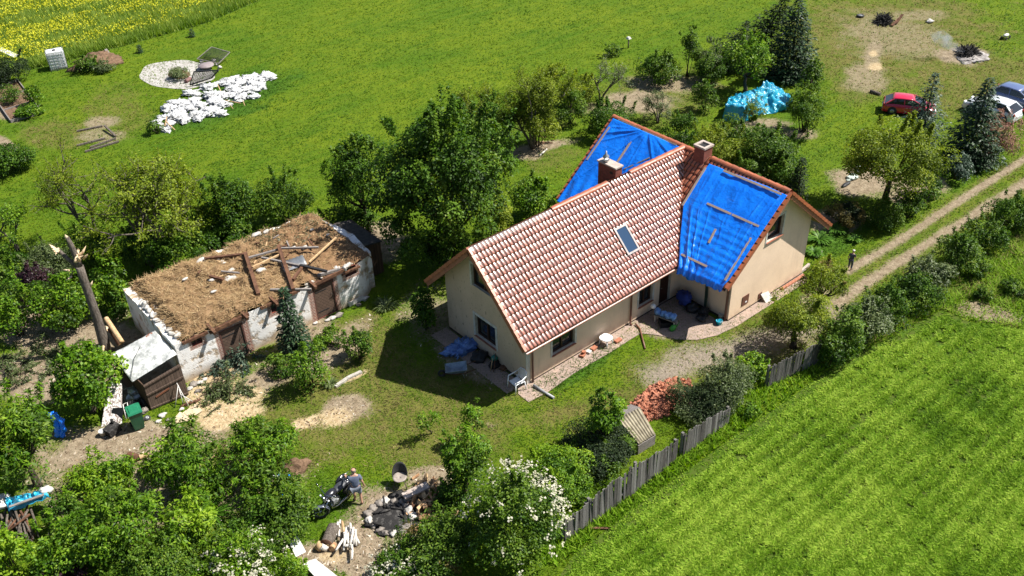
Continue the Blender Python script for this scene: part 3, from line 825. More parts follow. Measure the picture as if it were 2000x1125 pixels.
def window(f, a0, b0, a1, b1, parent, mull=1, surround=.11, depth=.2, sill=True, fmat=None):
    """frame, pane, sill and pale surround set in a wall opening; f maps (along, up, out)"""
    fm = fmat or M['window_frame']
    o = -depth+.03
    def slab(mb, p, q, o0, o1, m=0):
        vs = [f(p[0], p[1], o0), f(q[0], p[1], o0), f(q[0], q[1], o0), f(p[0], q[1], o0), f(p[0], p[1], o1), f(q[0], p[1], o1), f(q[0], q[1], o1), f(p[0], q[1], o1)]
        fs = [(0, 3, 2, 1), (4, 5, 6, 7), (0, 1, 5, 4), (1, 2, 6, 5), (2, 3, 7, 6), (3, 0, 4, 7)]
        v = [Vector(x) for x in vs]
        if (v[5]-v[4]).cross(v[6]-v[4]).dot(v[4]-v[0]) < 0: fs = [g[::-1] for g in fs]
        mb.add(vs, fs, m)
    mb = MB(); t = .07
    slab(mb, (a0, b0), (a0+t, b1), o-.03, o+.05); slab(mb, (a1-t, b0), (a1, b1), o-.03, o+.05)
    slab(mb, (a0+t, b0), (a1-t, b0+t), o-.03, o+.05); slab(mb, (a0+t, b1-t), (a1-t, b1), o-.03, o+.05)
    for i in range(mull):
        c = a0+(a1-a0)*(i+1)/(mull+1)
        slab(mb, (c-.04, b0+t), (c+.04, b1-t), o-.03, o+.05)
    w = mb.build('window', fm, parent)
    g = MB(); slab(g, (a0+t, b0+t), (a1-t, b1-t), o-.05, o-.01); g.build('pane', M['glass_dark'], w)
    if sill:
        s = MB(); slab(s, (a0-.04, b0-.045), (a1+.04, b0-.004), -depth+.08, .08); s.build('sill', M['sill'], w)
    if surround:
        s = MB(); k = surround
        slab(s, (a0-k, b0-.06), (a0, b1+k), .0, .02); slab(s, (a1, b0-.06), (a1+k, b1+k), .0, .02); slab(s, (a0, b1), (a1, b1+k), .0, .02)
        s.build('surround', M['white_paint'], w)
    return w
f_long = lambda a, b, o: (a, -o, b)
f_gabA = lambda a, b, o: (-o, a, b)
f_gabB = lambda a, b, o: (a, -PP-o, b)
f_west = lambda a, b, o: (XB-HB-o, a, b)
f_east = lambda a, b, o: (XB+HB+o, a, b)
f_rear = lambda a, b, o: (a, W5+o, b)
f_farB = lambda a, b, o: (a, YFAR-OVB+o, b)
top_a = HR-SA*2.75-.15; top_b = HR-SB*HB-.15
xw = XB-HB
skin([(0, 0), (xw, 0), (xw, top_a), (0, top_a)], [rect(1.52, .8, 2.85, 1.75), rect(6.95, .68, 7.88, 1.62), rect(8.38, .03, 9.15, 2.0)], f_long, M['plaster'], M['reveal'])
window(f_long, 1.52, .8, 2.85, 1.75, house); window(f_long, 6.95, .68, 7.88, 1.62, house)
d_ = MB(); d_.add([f_long(8.38, .03, -.14), f_long(9.15, .03, -.14), f_long(9.15, 2.0, -.14), f_long(8.38, 2.0, -.14)], [(0, 1, 2, 3)])
dd = d_.build('door', M['door'], house)
MB().tube([(8.5, .09, 1.0), (8.5, .02, 1.0), (8.6, .02, 1.0)], .012).build('handle', M['chrome'], dd)
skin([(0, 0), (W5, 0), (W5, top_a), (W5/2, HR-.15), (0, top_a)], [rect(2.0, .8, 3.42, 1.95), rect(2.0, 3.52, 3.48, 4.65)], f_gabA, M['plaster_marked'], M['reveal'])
window(f_gabA, 2.0, .8, 3.42, 1.95, house, 1, .13); window(f_gabA, 2.0, 3.52, 3.48, 4.65, house, 1, .1, sill=False)
skin([(xw, 0), (XB+HB, 0), (XB+HB, top_b), (XB, HR-.15), (xw, top_b)], [rect(12.1, 3.38, 13.25, 4.5)], f_gabB, M['plaster'], M['reveal'])
window(f_gabB, 12.1, 3.38, 13.25, 4.5, house, 0, .09)
skin([(-PP, 0), (0, 0), (0, top_b), (-PP, top_b)], [], f_west, M['plaster'], M['reveal'])
skin([(0, 0), (0+xw, 0), (xw, top_a), (0, top_a)], [], f_rear, M['plaster'], M['reveal'])
skin([(-PP, 0), (YFAR-OVB, 0), (YFAR-OVB, top_b), (-PP, top_b)], [], f_east, M['plaster'], M['reveal'])
skin([(W5, 0), (YFAR-OVB, 0), (YFAR-OVB, top_b), (W5, top_b)], [], f_west, M['plaster'], M['reveal'])
skin([(xw, 0), (XB+HB, 0), (XB+HB, top_b), (XB, HR-.15), (xw, top_b)], [], f_farB, M['plaster'], M['reveal'])
mb = MB()
mb.box((xw/2-.1, -.006, .05), (xw-.2, .012, .1)); mb.box((-.006, W5/2, .05), (.012, W5, .1)); mb.box((XB, -PP-.006, .05), (2*HB, .012, .1)); mb.box((xw-.006, -PP/2, .05), (.012, PP-.02, .1))
mb.build('shadow_gap_strip', M['shadow_gap_strip'], house)  # thin strip, its dark colour stands in for the shadow line under the walls
# dry corner strip, meter flaps and wall board
mb = MB(); mb.box((.10, -.012, 1.5), (.2, .024, 3.0)); mb.build('corner_strip', M['white_paint'], house)
fl = MB(); fl.box((11.05, -PP-.015, .68), (.48, .03, .52)); fl = fl.build('meter_flap', M['gutter'], house)
MB().box((11.1, -PP-.033, .56), (.13, .006, .07)).build('sticker', M['white_plastic'], fl)
MB().box((12.22, -PP-.015, .36), (.25, .03, .3)).build('vent_flap', M['gutter'], house)
# gutters and downpipes
def gutter(a, b, nm='gutter', mat='gutter_pale'):
    a, b = Vector(a), Vector(b); d = (b-a).normalized(); side = d.cross(Vector((0, 0, 1)))
    vs = []
    for p in (a, b):
        for k in range(9):
            t = math.pi*(1+k/8)
            vs.append(p+side*math.cos(t)*.075+Vector((0, 0, math.sin(t)*.075)))
        for k in range(9):
            t = math.pi*(2-k/8)
            vs.append(p+side*math.cos(t)*.068+Vector((0, 0, math.sin(t)*.068)))
    n = 18
    mb = MB(); mb.add(vs, [(k, (k+1) % n, n+(k+1) % n, n+k) for k in range(n)]+[tuple(range(n))[::-1], tuple(range(n, 2*n))], 0, False)
    return mb.build(nm, M[mat], house)
gutter((-OVA, -EOA-.07, ze_a-.03), (xv-.05, -EOA-.07, ze_a-.03))
gutter((-OVA, W5+EOA+.07, ze_a-.03), (xv-.05, W5+EOA+.07, ze_a-.03))
gutter((xe-.07, YB0, ze_b-.03), (xe-.07, yv-.2, ze_b-.03), mat='gutter')
gutter((XB+3.946+.07, YB0, ze_b-.03), (XB+3.946+.07, YFAR, ze_b-.03), mat='gutter')
MB().tube([(.3, -EOA-.07, ze_a-.12), (.3, -.5, ze_a-.3), (.3, -.09, ze_a-.55), (.3, -.09, .06)], .045, 10).build('downpipe', M['gutter'], house)
MB().tube([(6.35, -EOA-.07, ze_a-.12), (6.35, -.5, ze_a-.3), (6.35, -.09, ze_a-.55), (6.35, -.09, .12), (6.35, -.2, .06)], .045, 10).build('downpipe', M['gutter'], house)
MB().tube([(xe-.07, -PP+.15, ze_b-.12), (xw-.3, -PP+.15, ze_b-.5), (xw-.09, -PP+.12, ze_b-.8), (xw-.09, -PP+.12, .06)], .05, 10).build('downpipe', M['gutter'], house)
# skylight
nA = Vector((0, -SA, 1)).normalized(); dA = Vector((0, -1, -SA)).normalized()
sk0 = Vector((6.38, 1.31, HR-SA*(W5/2-1.31))); sl = (1.31-.35)*CA
MA = Matrix((Vector((1, 0, 0)), dA*-1, nA)).transposed()
c = sk0+Vector((1, 0, 0))*.37+dA*(sl/2)+nA*.1
fr = MB()
for s in (-1, 1):
    fr.box(c+Vector((1, 0, 0))*s*.34, (.09, sl, .12), MA); fr.box(c+dA*s*(sl/2-.045), (.59, .09, .12), MA)
fr.box(c+dA*(sl/2+.1)-nA*.06, (.95, .24, .02), MA); fr.box(c+Vector((.44, 0, 0))-nA*.05, (.12, sl+.2, .02), MA)
skl = fr.build('skylight', simple('skylight_frame', (.34, .3, .29), (.25, .22, .21), 4, .4, .3), house)
m_, nt, bs, out = newmat('skylight_glass')
bs.inputs['Base Color'].default_value = (.05, .1, .18, 1); bs.inputs['Roughness'].default_value = .03; bs.inputs['Metallic'].default_value = .55
MB().box(c+nA*.03, (.6, sl-.17, .02), MA).build('pane', m_, skl)
# chimneys
def chimney(x0, y0, x1, y1, z0, z1, hole):
    o = MB(); o.box(((x0+x1)/2, (y0+y1)/2, (z0+z1)/2), (x1-x0, y1-y0, z1-z0)); o = o.build('chimney', M['chimney'], house)
    cp = MB(); k = .045
    if hole:
        w = .13
        cx, cy = (x0+x1)/2, (y0+y1)/2
        for s in (-1, 1):
            cp.box((cx+s*((x1-x0)/2+k-w/2), cy, z1+.045), (w, y1-y0+2*k, .09)); cp.box((cx, cy+s*((y1-y0)/2+k-w/2), z1+.045), (x1-x0+2*k-2*w, w, .09))
        cp.build('cap', M['concrete'], o)
        MB().box((cx, cy, z1+.01), (x1-x0-.16, y1-y0-.16, .02)).build('flue', M['dark'], o)
    else:
        cp.box(((x0+x1)/2, (y0+y1)/2, z1+.035), (x1-x0+2*k, y1-y0+2*k, .07)); cp.build('cap', M['concrete'], o)
    return o
x_, z_ = onY(1202.7, 331, 2.92)
ch1 = chimney(x_, 2.92, x_+.42, 4.05, 4.4, z_, False)
mb = MB()
mb.lathe((x_+.2, 3.75, z_+.07), [(.09, 0), (.09, .16), (.15, .18), (.15, .24), (.05, .34), (.03, .5)], 14)
mb.lump((x_+.1, 3.62, z_+.2), (.2, .1, .1), 4, 10, 6)
mb.build('cowl', M['zinc'], ch1)
MB().box((x_-.002, 3.2, z_-.28), (.012, .2, .12)).build('vent', M['dark'], ch1)
y_, z_ = onX(1376, 293, 12.36)
chimney(12.36, y_, 12.96, y_+.6, 5.0, z_, True)

# ------------------------------------------------------------------ blue sheets on the roof
def tarpmat(name, c, c2, rough=.32):
    m, nt, bs, out = newmat(name)
    co = coords(nt)
    col = mixc(nt, noise_f(nt, co, 1.1, 4), c, c2)
    col = mixc(nt, mathn(nt, 'MULTIPLY', noise_f(nt, co, 2.3, 6, .7, lo=.55, hi=.8), .3), col, (.16, .27, .5))
    nt.links.new(col, bs.inputs['Base Color']); bs.inputs['Roughness'].default_value = rough
    bs.inputs['Specular IOR Level'].default_value = .55
    h = noise_f(nt, mapping(nt, co, (1, 1, 1), (0, 0, .5)), 3.2, 5, .6, lo=.2, hi=.8, dist=1.2)
    bump(nt, bs, h, .35, .05)
    return m
M['tarp'] = tarpmat('tarp', (.006, .215, .95), (.004, .17, .82), .27)
nB = Vector((-SB, 0, 1)).normalized(); dB = Vector((-1, 0, -SB)).normalized()
def onB(px, py, off=0.0):
    return Vector(PL(px, py, (XB, 0, HR), (-SB, 0, 1)))+nB*off
def resample(row, n):
    row = np.array(row, float)
    s = np.concatenate([[0], np.cumsum(np.linalg.norm(np.diff(row, axis=0), axis=1))])
    t = np.linspace(0, s[-1], n)
    return np.stack([np.interp(t, s, row[:, k]) for k in range(row.shape[1])], -1)
rows = [[(1387, 322), (1450, 347), (1500, 366), (1539, 384)], [(1362, 362), (1430, 388), (1514, 422)], [(1338, 402), (1400, 425), (1487, 462)],
        [(1332, 462), (1390, 482), (1454, 512)], [(1329, 512), (1370, 528), (1427, 550)], [(1328, 524), (1370, 541), (1416, 561)]]
TN, TM = 130, 190
gr = np.array([resample(r, TM) for r in rows])
gr = np.array([resample(gr[:, j], TN) for j in range(TM)]).transpose(1, 0, 2)
Pn = np.zeros((TN+8, TM, 3))
CREASE = [(.06, .10, .05, .9), (.11, .02, .06, 1.1), (.17, .07, .045, .8), (.24, -.03, .04, .8), (.31, .02, .035, .7), (.8, -.08, .05, .8), (.87, -.05, .05, .9), (.93, -.03, .04, .7), (.47, .12, .02, .8), (.62, -.12, .02, .8)]
for i in range(TN):
    for j in range(TM):
        u, v = i/(TN-1), j/(TM-1)
        p = onB(*gr[i, j])
        d = (p-Vector((XB, p.y, HR))).length
        e = min(1, min(j, TM-1-j)/10)
        q = Vector((p.y*.9, d*.35, 0))
        st = max(0, min(1, (u-.25)/.3))*(.35+.75*max(0, mnoise.noise(Vector((p.y*.7, d*.4, 5)))+.45))
        h = .19+.009*math.sin(d/(3.946*CB_)*RB*2*math.pi)*e*st
        h += .05*(mnoise.noise(q*1.6)+.5*mnoise.noise(q*3.7+Vector((5, 1, 2))))*e
        for c0, sl_, am, wd in CREASE:
            x = (v-c0-sl_*u-.012*mnoise.noise(Vector((u*5, c0*30, 0))))*TM/(2.2*wd)
            if abs(x) < 4: h += am*math.exp(-abs(x)**1.3)*(.35+.65*abs(mnoise.noise(Vector((u*3.1, c0*17, 2))))*2)*min(1, u*5)*e
        h += .045*math.sin(j*.27+1.5*mnoise.noise(Vector((i*.06, j*.05, 0))))*max(0, (u-.72)/.28)*math.exp(-((v-.15)/.3)**2)
        if u < .12: h -= .07*(1-u/.12)
        Pn[i, j] = p+nB*h
for k in range(8):
    for j in range(TM):
        b = Vector(Pn[TN-1, j]); w = .5+.5*mnoise.noise(Vector((j*.06, 0, 3)))
        Pn[TN+k, j] = b+Vector((-.03*(k+1)**.6-.04*math.sin(j*.25)*(k/7), 0, -.04*(k+1)*(.55+.8*w)))
mb = MB(); mb.grid(Pn)
o = mb.build('tarpaulin', M['tarp']); tag(o, 'large blue tarpaulin over the near right roof slope, hanging over the eave', 'tarpaulin', 'blue sheets on the roof')
def solidify(o, t=.012):
    md = o.modifiers.new('thick', 'SOLIDIFY'); md.thickness = t; md.offset = 0
solidify(o)
Pn = np.zeros((110, 160, 3))
for i in range(110):
    d = .14+3.946*CB_*i/109
    ddx = d/CB_
    ya, yb = W5/2+SB/SA*ddx-.12, YFAR-.16
    for j in range(160):
        y = ya+(yb-ya)*j/159
        p = Vector((XB, y, HR))+dB*d
        cx, cy = y-5.0, d+.05
        th = math.atan2(cx, cy); r = math.hypot(cx, cy)
        e = min(1, (159-j)/14, i/8+.2)
        h = .19+e*min(1, r/.5)*math.exp(-r/3.5)*(.02*math.sin(th*13+2*math.sin(th*5))+sum(.075*math.exp(-(abs(th-t0)*r/.055)**1.2) for t0 in (-1.2, -.75, -.1, .18, .5, .95, 1.12, 1.28)))
        h += .05*e*mnoise.noise(Vector((y*.8, d*.8, 9)))+.025*e*mnoise.noise(Vector((y*2.6, d*1.2, 4)))
        h += .03*e*math.sin(y*9+d*2)*math.exp(-((d-4.4)/1.0)**2)
        Pn[i, j] = p+nB*h
mb = MB(); mb.grid(Pn, flip=True)
o = mb.build('tarpaulin', M['tarp']); tag(o, 'blue tarpaulin over the far left roof slope behind the chimney', 'tarpaulin', 'blue sheets on the roof'); solidify(o)
# battens holding the sheets down
def batten(a, b, label, mat='grey_wood', off=.2, w=.1, h=.05):
    p, q = onB(*a, off), onB(*b, off)
    c = (p+q)/2
    o = MB().bar(p, q, w, h, up=nB).build('wooden_batten', M[mat], org=c)
    tag(o, label, 'batten', 'battens holding down the blue sheets')
M['batten'] = simple('batten', (.42, .33, .27), (.32, .25, .2), 6, .8, stretch=(1, 4, 4))
batten((1416, 337), (1528, 383), 'long weathered batten just below the ridge of the near blue sheet', 'batten')
batten((1384, 401), (1485, 446), 'long batten across the middle of the near blue sheet', 'batten')
batten((1401, 451), (1387, 478), 'short batten lying alone low on the near blue sheet', 'batten')
batten((1381, 331), (1336, 405), 'batten along the left edge of the near blue sheet', 'batten')
batten((1334, 500), (1384, 524), 'short batten near the eave of the near blue sheet', 'batten')
batten((1470, 468), (1419, 551), 'pale batten along the verge at the lower right of the near sheet', 'batten')
batten((1194, 252), (1150, 316), 'long pale batten along the verge of the far blue sheet', 'batten')
batten((1236, 280), (1209, 320), 'single pale batten in the middle of the far sheet, above the chimney', 'batten')
batten((1222, 334), (1272, 312), 'thin grey batten at the lower right of the far blue sheet', 'grey_wood', .2, .06, .04)
for a, b, l in (((1210, 236), (1254, 256), 'dark batten on the ridge, upper end of the far sheet'), ((1258, 258), (1296, 274), 'dark batten on the ridge, middle of the far sheet'), ((1298, 275), (1324, 287), 'dark batten on the ridge, lower end near the roof crossing')):
    batten(a, b, l, 'grey_wood', .17, .07, .05)
# paving round the house
def pavemat():
    m, nt, bs, out = newmat('paving')
    co = coords(nt)
    b = N(nt, 'ShaderNodeTexBrick'); nt.links.new(mapping(nt, co, (1, 1, 1), (0, 0, R(45))), b.inputs['Vector'])
    b.inputs['Color1'].default_value = (.43, .31, .25, 1); b.inputs['Color2'].default_value = (.33, .25, .21, 1); b.inputs['Mortar'].default_value = (.2, .16, .13, 1)
    b.inputs['Scale'].default_value = 1; b.inputs['Brick Width'].default_value = .22; b.inputs['Row Height'].default_value = .12; b.inputs['Mortar Size'].default_value = .007
    col = mixc(nt, mathn(nt, 'MULTIPLY', noise_f(nt, co, 1.5, 5), .45), b.outputs[0], (.24, .19, .16))
    nt.links.new(col, bs.inputs['Base Color']); bs.inputs['Roughness'].default_value = .9; bs.inputs['Specular IOR Level'].default_value = .2
    bump(nt, bs, b.outputs['Fac'], -.3, .01)
    return m
M['paving'] = pavemat()
pv = [tuple(G(*q)[:2]) for q in ((1012, 770), (1032, 786), (1068, 768), (1120, 730), (1190, 690), (1250, 652), (1282, 655), (1320, 663), (1360, 665), (1400, 656), (1440, 637), (1490, 605), (1540, 574), (1580, 548))]
mb = MB(); mb.poly(pv+[(15.9, -2.6), (9.6, -2.6), (9.6, .3), (.3, .3), (-.45, .05)], -.05, .035)
tag(mb.build('paved_terrace', M['paving']), kind='structure')
mb = MB(); mb.poly([(-.1, .12), (-.1, 5.6), (-1.0, 5.6), (-1.0, .12)], -.05, .03)
tag(mb.build('paved_path', M['paving']), kind='structure')
# ------------------------------------------------------------------ ruined barn
BY = 10.25          # plane of its front wall
BX0, BX1, BYB, BZ = -11.0, -.95, 15.8, 2.12
def barnmat():
    m, nt, bs, out = newmat('barn_wall')
    co = coords(nt)
    b = N(nt, 'ShaderNodeTexBrick')
    sep = N(nt, 'ShaderNodeSeparateXYZ'); nt.links.new(co, sep.inputs[0])
    cmb = N(nt, 'ShaderNodeCombineXYZ')
    nt.links.new(mathn(nt, 'ADD', sep.outputs[0], sep.outputs[1]), cmb.inputs[0]); nt.links.new(sep.outputs[2], cmb.inputs[1])
    nt.links.new(cmb.outputs[0], b.inputs['Vector'])
    for k, v in (('Color1', (.3, .12, .08, 1)), ('Color2', (.2, .085, .06, 1)), ('Mortar', (.5, .44, .37, 1))): b.inputs[k].default_value = v
    b.inputs['Scale'].default_value = 1; b.inputs['Brick Width'].default_value = .27; b.inputs['Row Height'].default_value = .085; b.inputs['Mortar Size'].default_value = .011
    rub = N(nt, 'ShaderNodeTexVoronoi'); rub.inputs['Scale'].default_value = 4.2; nt.links.new(co, rub.inputs['Vector'])
    rubc = mixc(nt, rub.outputs['Distance'], (.58, .45, .3), (.3, .22, .15))
    base = mixc(nt, attr(nt, 'brick'), rubc, b.outputs[0])
    wn = noise_f(nt, co, 1.6, 6, .65, lo=.36, hi=.5)
    top = N(nt, 'ShaderNodeMapRange'); top.inputs[1].default_value = .05; top.inputs[2].default_value = .55; nt.links.new(sep.outputs[2], top.inputs[0])
    wn = mathn(nt, 'MULTIPLY', wn, top.outputs[0])
    wn = mathn(nt, 'MULTIPLY', wn, mathn(nt, 'SUBTRACT', 1.0, mathn(nt, 'MULTIPLY', attr(nt, 'brick'), .93)))
    white = mixc(nt, noise_f(nt, co, 4, 5, .7, lo=.5, hi=.75), (.86, .84, .82), (.62, .58, .53))
    col = mixc(nt, wn, base, white)
    nt.links.new(col, bs.inputs['Base Color']); bs.inputs['Roughness'].default_value = .95; bs.inputs['Specular IOR Level'].default_value = .1
    bump(nt, bs, mathn(nt, 'ADD', wn, mathn(nt, 'MULTIPLY', b.outputs['Fac'], -.4)), .7, .03)
    return m
M['barn_wall'] = barnmat()
barn = thing('barn', 'roofless old barn with peeling white walls, brown plank doors and straw on its loft', 'barn', (BX0, BY, 0))
# openings of the front, read off the photo onto the wall plane
def fr(px, py): return onY(px, py, BY)
D1 = (fr(439, 695)[0], .03, fr(486, 682)[0], 1.78)
D2 = (fr(619, 616)[0], .03, fr(660, 601)[0], 1.9)
def wrect(x0, y0, x1, y1):
    a, b = fr(x0, y1), fr(x1, y0); m_ = fr((x0+x1)/2, (y0+y1)/2)
    w = abs(b[0]-a[0]); return (m_[0]-w/2, m_[1]-.24, m_[0]+w/2, m_[1]+.24)
W1 = wrect(375, 657, 393, 673); W2 = wrect(530, 593, 552, 606); W3 = wrect(674, 522, 695, 537)
opn = [D1, D2, W1, W2, W3]
def barn_front():
    # fine cells so the wall can be bricked round its openings and broken along its top
    xs = np.arange(BX0, BX1+.05, .09)
    for o in opn: xs = np.concatenate([xs, [o[0], o[2]]])
    xs = np.unique(np.round(xs, 3)); zs = np.arange(0, BZ+.01, .09)
    for o in opn: zs = np.concatenate([zs, [o[1], o[3]]])
    zs = np.unique(np.round(zs, 3))
    V = []; T = []; idx = {}
    for i, x in enumerate(xs):
        for j, z in enumerate(zs):
            br = 0.0
            for n, o in enumerate(opn):
                m_ = .24 if n < 2 else .16
                if o[0]-m_ < x < o[2]+m_ and o[1]-m_ < z < o[3]+.12: br = 1
            jg = .0
            if j == len(zs)-1: jg = .07*mnoise.noise(Vector((x*2.3, 1, 0)))
            y = BY+.03*mnoise.noise(Vector((x*.8, z*.8, 2)))
            if x > BX1-.9: y += .45*((x-BX1+.9)/.9)**2
            idx[i, j] = len(V); V.append((x, y, z+jg)); T.append(br)
    Fs = []
    for i in range(len(xs)-1):
        for j in range(len(zs)-1):
            cx, cz = (xs[i]+xs[i+1])/2, (zs[j]+zs[j+1])/2
            if any(o[0] < cx < o[2] and o[1] < cz < o[3] for o in opn): continue
            Fs.append((idx[i, j], idx[i+1, j], idx[i+1, j+1], idx[i, j+1]))
    o = np_mesh('wall', np.array(V), np.array(Fs), M['barn_wall'], parent=barn)
    at = o.data.attributes.new('brick', 'FLOAT', 'POINT'); at.data.foreach_set('value', T)
    mb = MB()
    for p in opn:      # reveals
        y0, y1 = BY+.01, BY+.35
        mb.add([(p[0], y0, p[1]), (p[0], y1, p[1]), (p[0], y1, p[3]), (p[0], y0, p[3])], [(3, 2, 1, 0)])
        mb.add([(p[2], y0, p[1]), (p[2], y1, p[1]), (p[2], y1, p[3]), (p[2], y0, p[3])], [(0, 1, 2, 3)])
        mb.add([(p[0], y0, p[3]), (p[2], y0, p[3]), (p[2], y1, p[3]), (p[0], y1, p[3])], [(3, 2, 1, 0)])
        mb.add([(p[0], y0, p[1]), (p[2], y0, p[1]), (p[2], y1, p[1]), (p[0], y1, p[1])], [(0, 1, 2, 3)])
    mb.build('opening_sides', M['chimney'], barn)
barn_front()
# end and rear walls as thick masonry
def thickwall(a, b, th, z1, seed):
    a, b = Vector(a), Vector(b); d = (b-a).normalized(); s = Vector((-d.y, d.x, 0))*th/2
    n = int((b-a).length/.22)
    mb = MB(); vs = []
    for i in range(n+1):
        p = a+(b-a)*(i/n)+s*.25*mnoise.noise(Vector((i*.3, seed, 0)))
        zt = z1+.12*mnoise.noise(Vector((i*.45, seed, 4)))
        vs += [p-s, p-s+Vector((0, 0, zt*.5)), p-s+Vector((0, 0, zt)), p+s+Vector((0, 0, zt-.03)), p+s]
    fs = []
    for i in range(n):
        for k in range(4):
            fs.append((i*5+k, i*5+k+1, i*5+6+k, i*5+5+k))
    fs += [tuple(range(5)), tuple(range(n*5+4, n*5-1, -1))]
    mb.add(vs, fs); o = mb.build('wall', M['barn_wall'], barn)
    at = o.data.attributes.new('brick', 'FLOAT', 'POINT'); at.data.foreach_set('value', [.0]*len(vs))
thickwall((BX0+.15, BY+.02, 0), (BX0+.15, BYB, 0), .34, BZ+.03, 2)
thickwall((BX1+.1, BY+.5, 0), (BX1+.35, BY+2.4, 0), .34, BZ-.05, 5)
thickwall((BX1+.35, BY+2.4, 0), (BX1-.2, BYB, 0), .34, BZ, 6)
thickwall((BX0, BYB, 0), (BX1-.2, BYB, 0), .34, BZ+.02, 9)
M['barn_door'] = planks('barn_door', (.15, .098, .072), (.085, .055, .042), .13, 0, .9, ang=R(42))
M['barn_jamb'] = simple('barn_jamb', (.13, .05, .035), (.07, .03, .022), 5, .85)
for (a0, b0, a1, b1) in (D1, D2):
    dr = MB().box(((a0+a1)/2, BY+.06, (b0+b1)/2-.03), (a1-a0-.14, .05, b1-b0-.12)).build('door', M['barn_door'], barn)
    j = MB()
    for x in (a0+.035, a1-.035): j.box((x, BY+.05, (b0+b1)/2), (.07, .11, b1-b0))
    j.box(((a0+a1)/2, BY+.05, b1-.04), (a1-a0-.14, .11, .08)); j.build('door_frame', M['barn_jamb'], dr)
    h = MB()
    for z in (b0+.35, b1-.4): h.box((a0+.42, BY+.03, z), (.6, .015, .045))
    h.tube([(a1-.2, BY+.03, .95), (a1-.2, BY-.03, 1.0), (a1-.2, BY-.03, 1.1), (a1-.2, BY+.03, 1.15)], .014, 6); h.build('hinge', M['dark'], dr)
for (a0, b0, a1, b1) in (W1, W2, W3):
    w = MB()
    for x in (a0+.03, (a0+a1)/2, a1-.03): w.box((x, BY+.12, (b0+b1)/2), (.045, .05, b1-b0))
    for z in (b0+.03, b1-.03): w.box(((a0+a1)/2, BY+.12, z), (a1-a0, .04, .05))
    w = w.build('window', M['barn_jamb'], barn)
    MB().box(((a0+a1)/2, BY+.16, (b0+b1)/2), (a1-a0-.02, .02, b1-b0-.02)).build('pane', M['glass_dark'], w)
lt = MB()
lt.bar((D1[0]-.4, BY-.05, BZ-.1), (D1[2]+.35, BY-.05, BZ-.04), .17, .16); lt.bar((D2[0]-.1, BY-.06, BZ-.05), (D2[2]+.55, BY-.04, BZ+.02), .17, .16)
lt.bar((W2[0]-.5, BY-.04, BZ-.06), (W2[2]+.9, BY-.04, BZ-.02), .13, .12); lt.bar((W3[0]-.2, BY-.02, BZ-.22), (W3[2]+.2, BY-.02, BZ-.2), .12, .1); lt.bar((W1[0]-.4, BY-.04, BZ-.06), (W1[2]+.3, BY-.04, BZ-.06), .12, .12)
lt.build('wall_plate', M['brown_wood'], barn)
for x in (D1[2]+.1, W1[2]+.45, D2[0]-.02, W2[0]+.15):
    MB().bar((x, BY+.25, BZ+.1), (x+.04, BY-.42, BZ-.02), .12, .16).build('rafter_stub', M['brown_wood'], barn)
# straw spread over the loft
NX, NY = 150, 82
hx = np.linspace(BX0+.26, BX1+.12, NX); hy = np.linspace(BY+.06, BYB+.12, NY)
HX, HY = np.meshgrid(hx, hy, indexing='ij')
def hay_z(X, Y):
    e = np.minimum(np.minimum((X-BX0-.3)/.5, (BX1+.16-X)/.6), np.minimum((Y-BY+.05)/.4, (BYB+.16-Y)/.5))
    z = BZ-.02+.30*np.clip(e, 0, 1)**.6*(.35+.9*fbm(X*.55, Y*.55, 61)) + .5*(fbm(X*1.7, Y*1.7, 62)-.5)*np.clip(e+.3, 0, 1)+.28*(fbm(X*4.5, Y*4.5, 63)-.5)
    z += .16*np.clip((-5.5-X)/4, 0, 1)*np.clip(e, 0, 1)
    return z
HZ = hay_z(HX, HY)-.25*(HY > BYB+.08)-.2*(HX > BX1+.08)
M['hay'] = simple('hay', (.29, .185, .1), (.17, .105, .055), 2.2, .95, bmp=.9, bscale=14, spec=.1, tintc=(.17, .09, .05))
tn = np.clip(.5*np.clip((HX+6)/3.5, 0, 1)*fbm(HX*.6, HY*.6, 66)*1.8, 0, 1)
idx = np.arange(NX*NY).reshape(NX, NY)
Fh = np.stack([idx[:-1, :-1], idx[1:, :-1], idx[1:, 1:], idx[:-1, 1:]], -1).reshape(-1, 4)
hay = np_mesh('straw_heap', np.stack([HX, HY, HZ], -1).reshape(-1, 3), Fh, M['hay'], tn.ravel())
tag(hay, 'thick layer of tan straw and earth covering the loft of the barn', 'straw', kind='stuff')
n = 42000
X = RNG.uniform(BX0+.25, BX1+.08, n); Y = RNG.uniform(BY+.0, BYB+.08, n)
k = RNG.random(n) < np.clip(1.0-.8*np.clip((X+7)/4, 0, 1), .12, 1)*np.clip(fbm(X*.8, Y*.8, 70)*1.5, .1, 1)
X, Y = X[k], Y[k]
blades('loose_straw', 'loose straw stalks strewn over the barn loft', np.stack([X, Y, hay_z(X, Y)-.02], -1), RNG.uniform(.02, .1, len(X)), .035, RNG.uniform(1.5, 5.5, len(X)), np.clip(RNG.normal(.5, .22, len(X)), 0, 1), M['straw_blade'], cat='straw')
k = (X > -5) & (Y > BY+2) & (fbm(X*.8, Y*.8, 73) > .52)
blades('moss', 'green moss and weeds growing on the barn loft', np.stack([X, Y, hay_z(X, Y)-.02], -1)[k], RNG.uniform(.03, .1, k.sum()), .06, RNG.uniform(.8, 2.5, k.sum()), RNG.uniform(0, .5, k.sum()), leafmat('moss', (.05, .065, .03), (.09, .11, .05), (.14, .15, .08)), cat='moss')
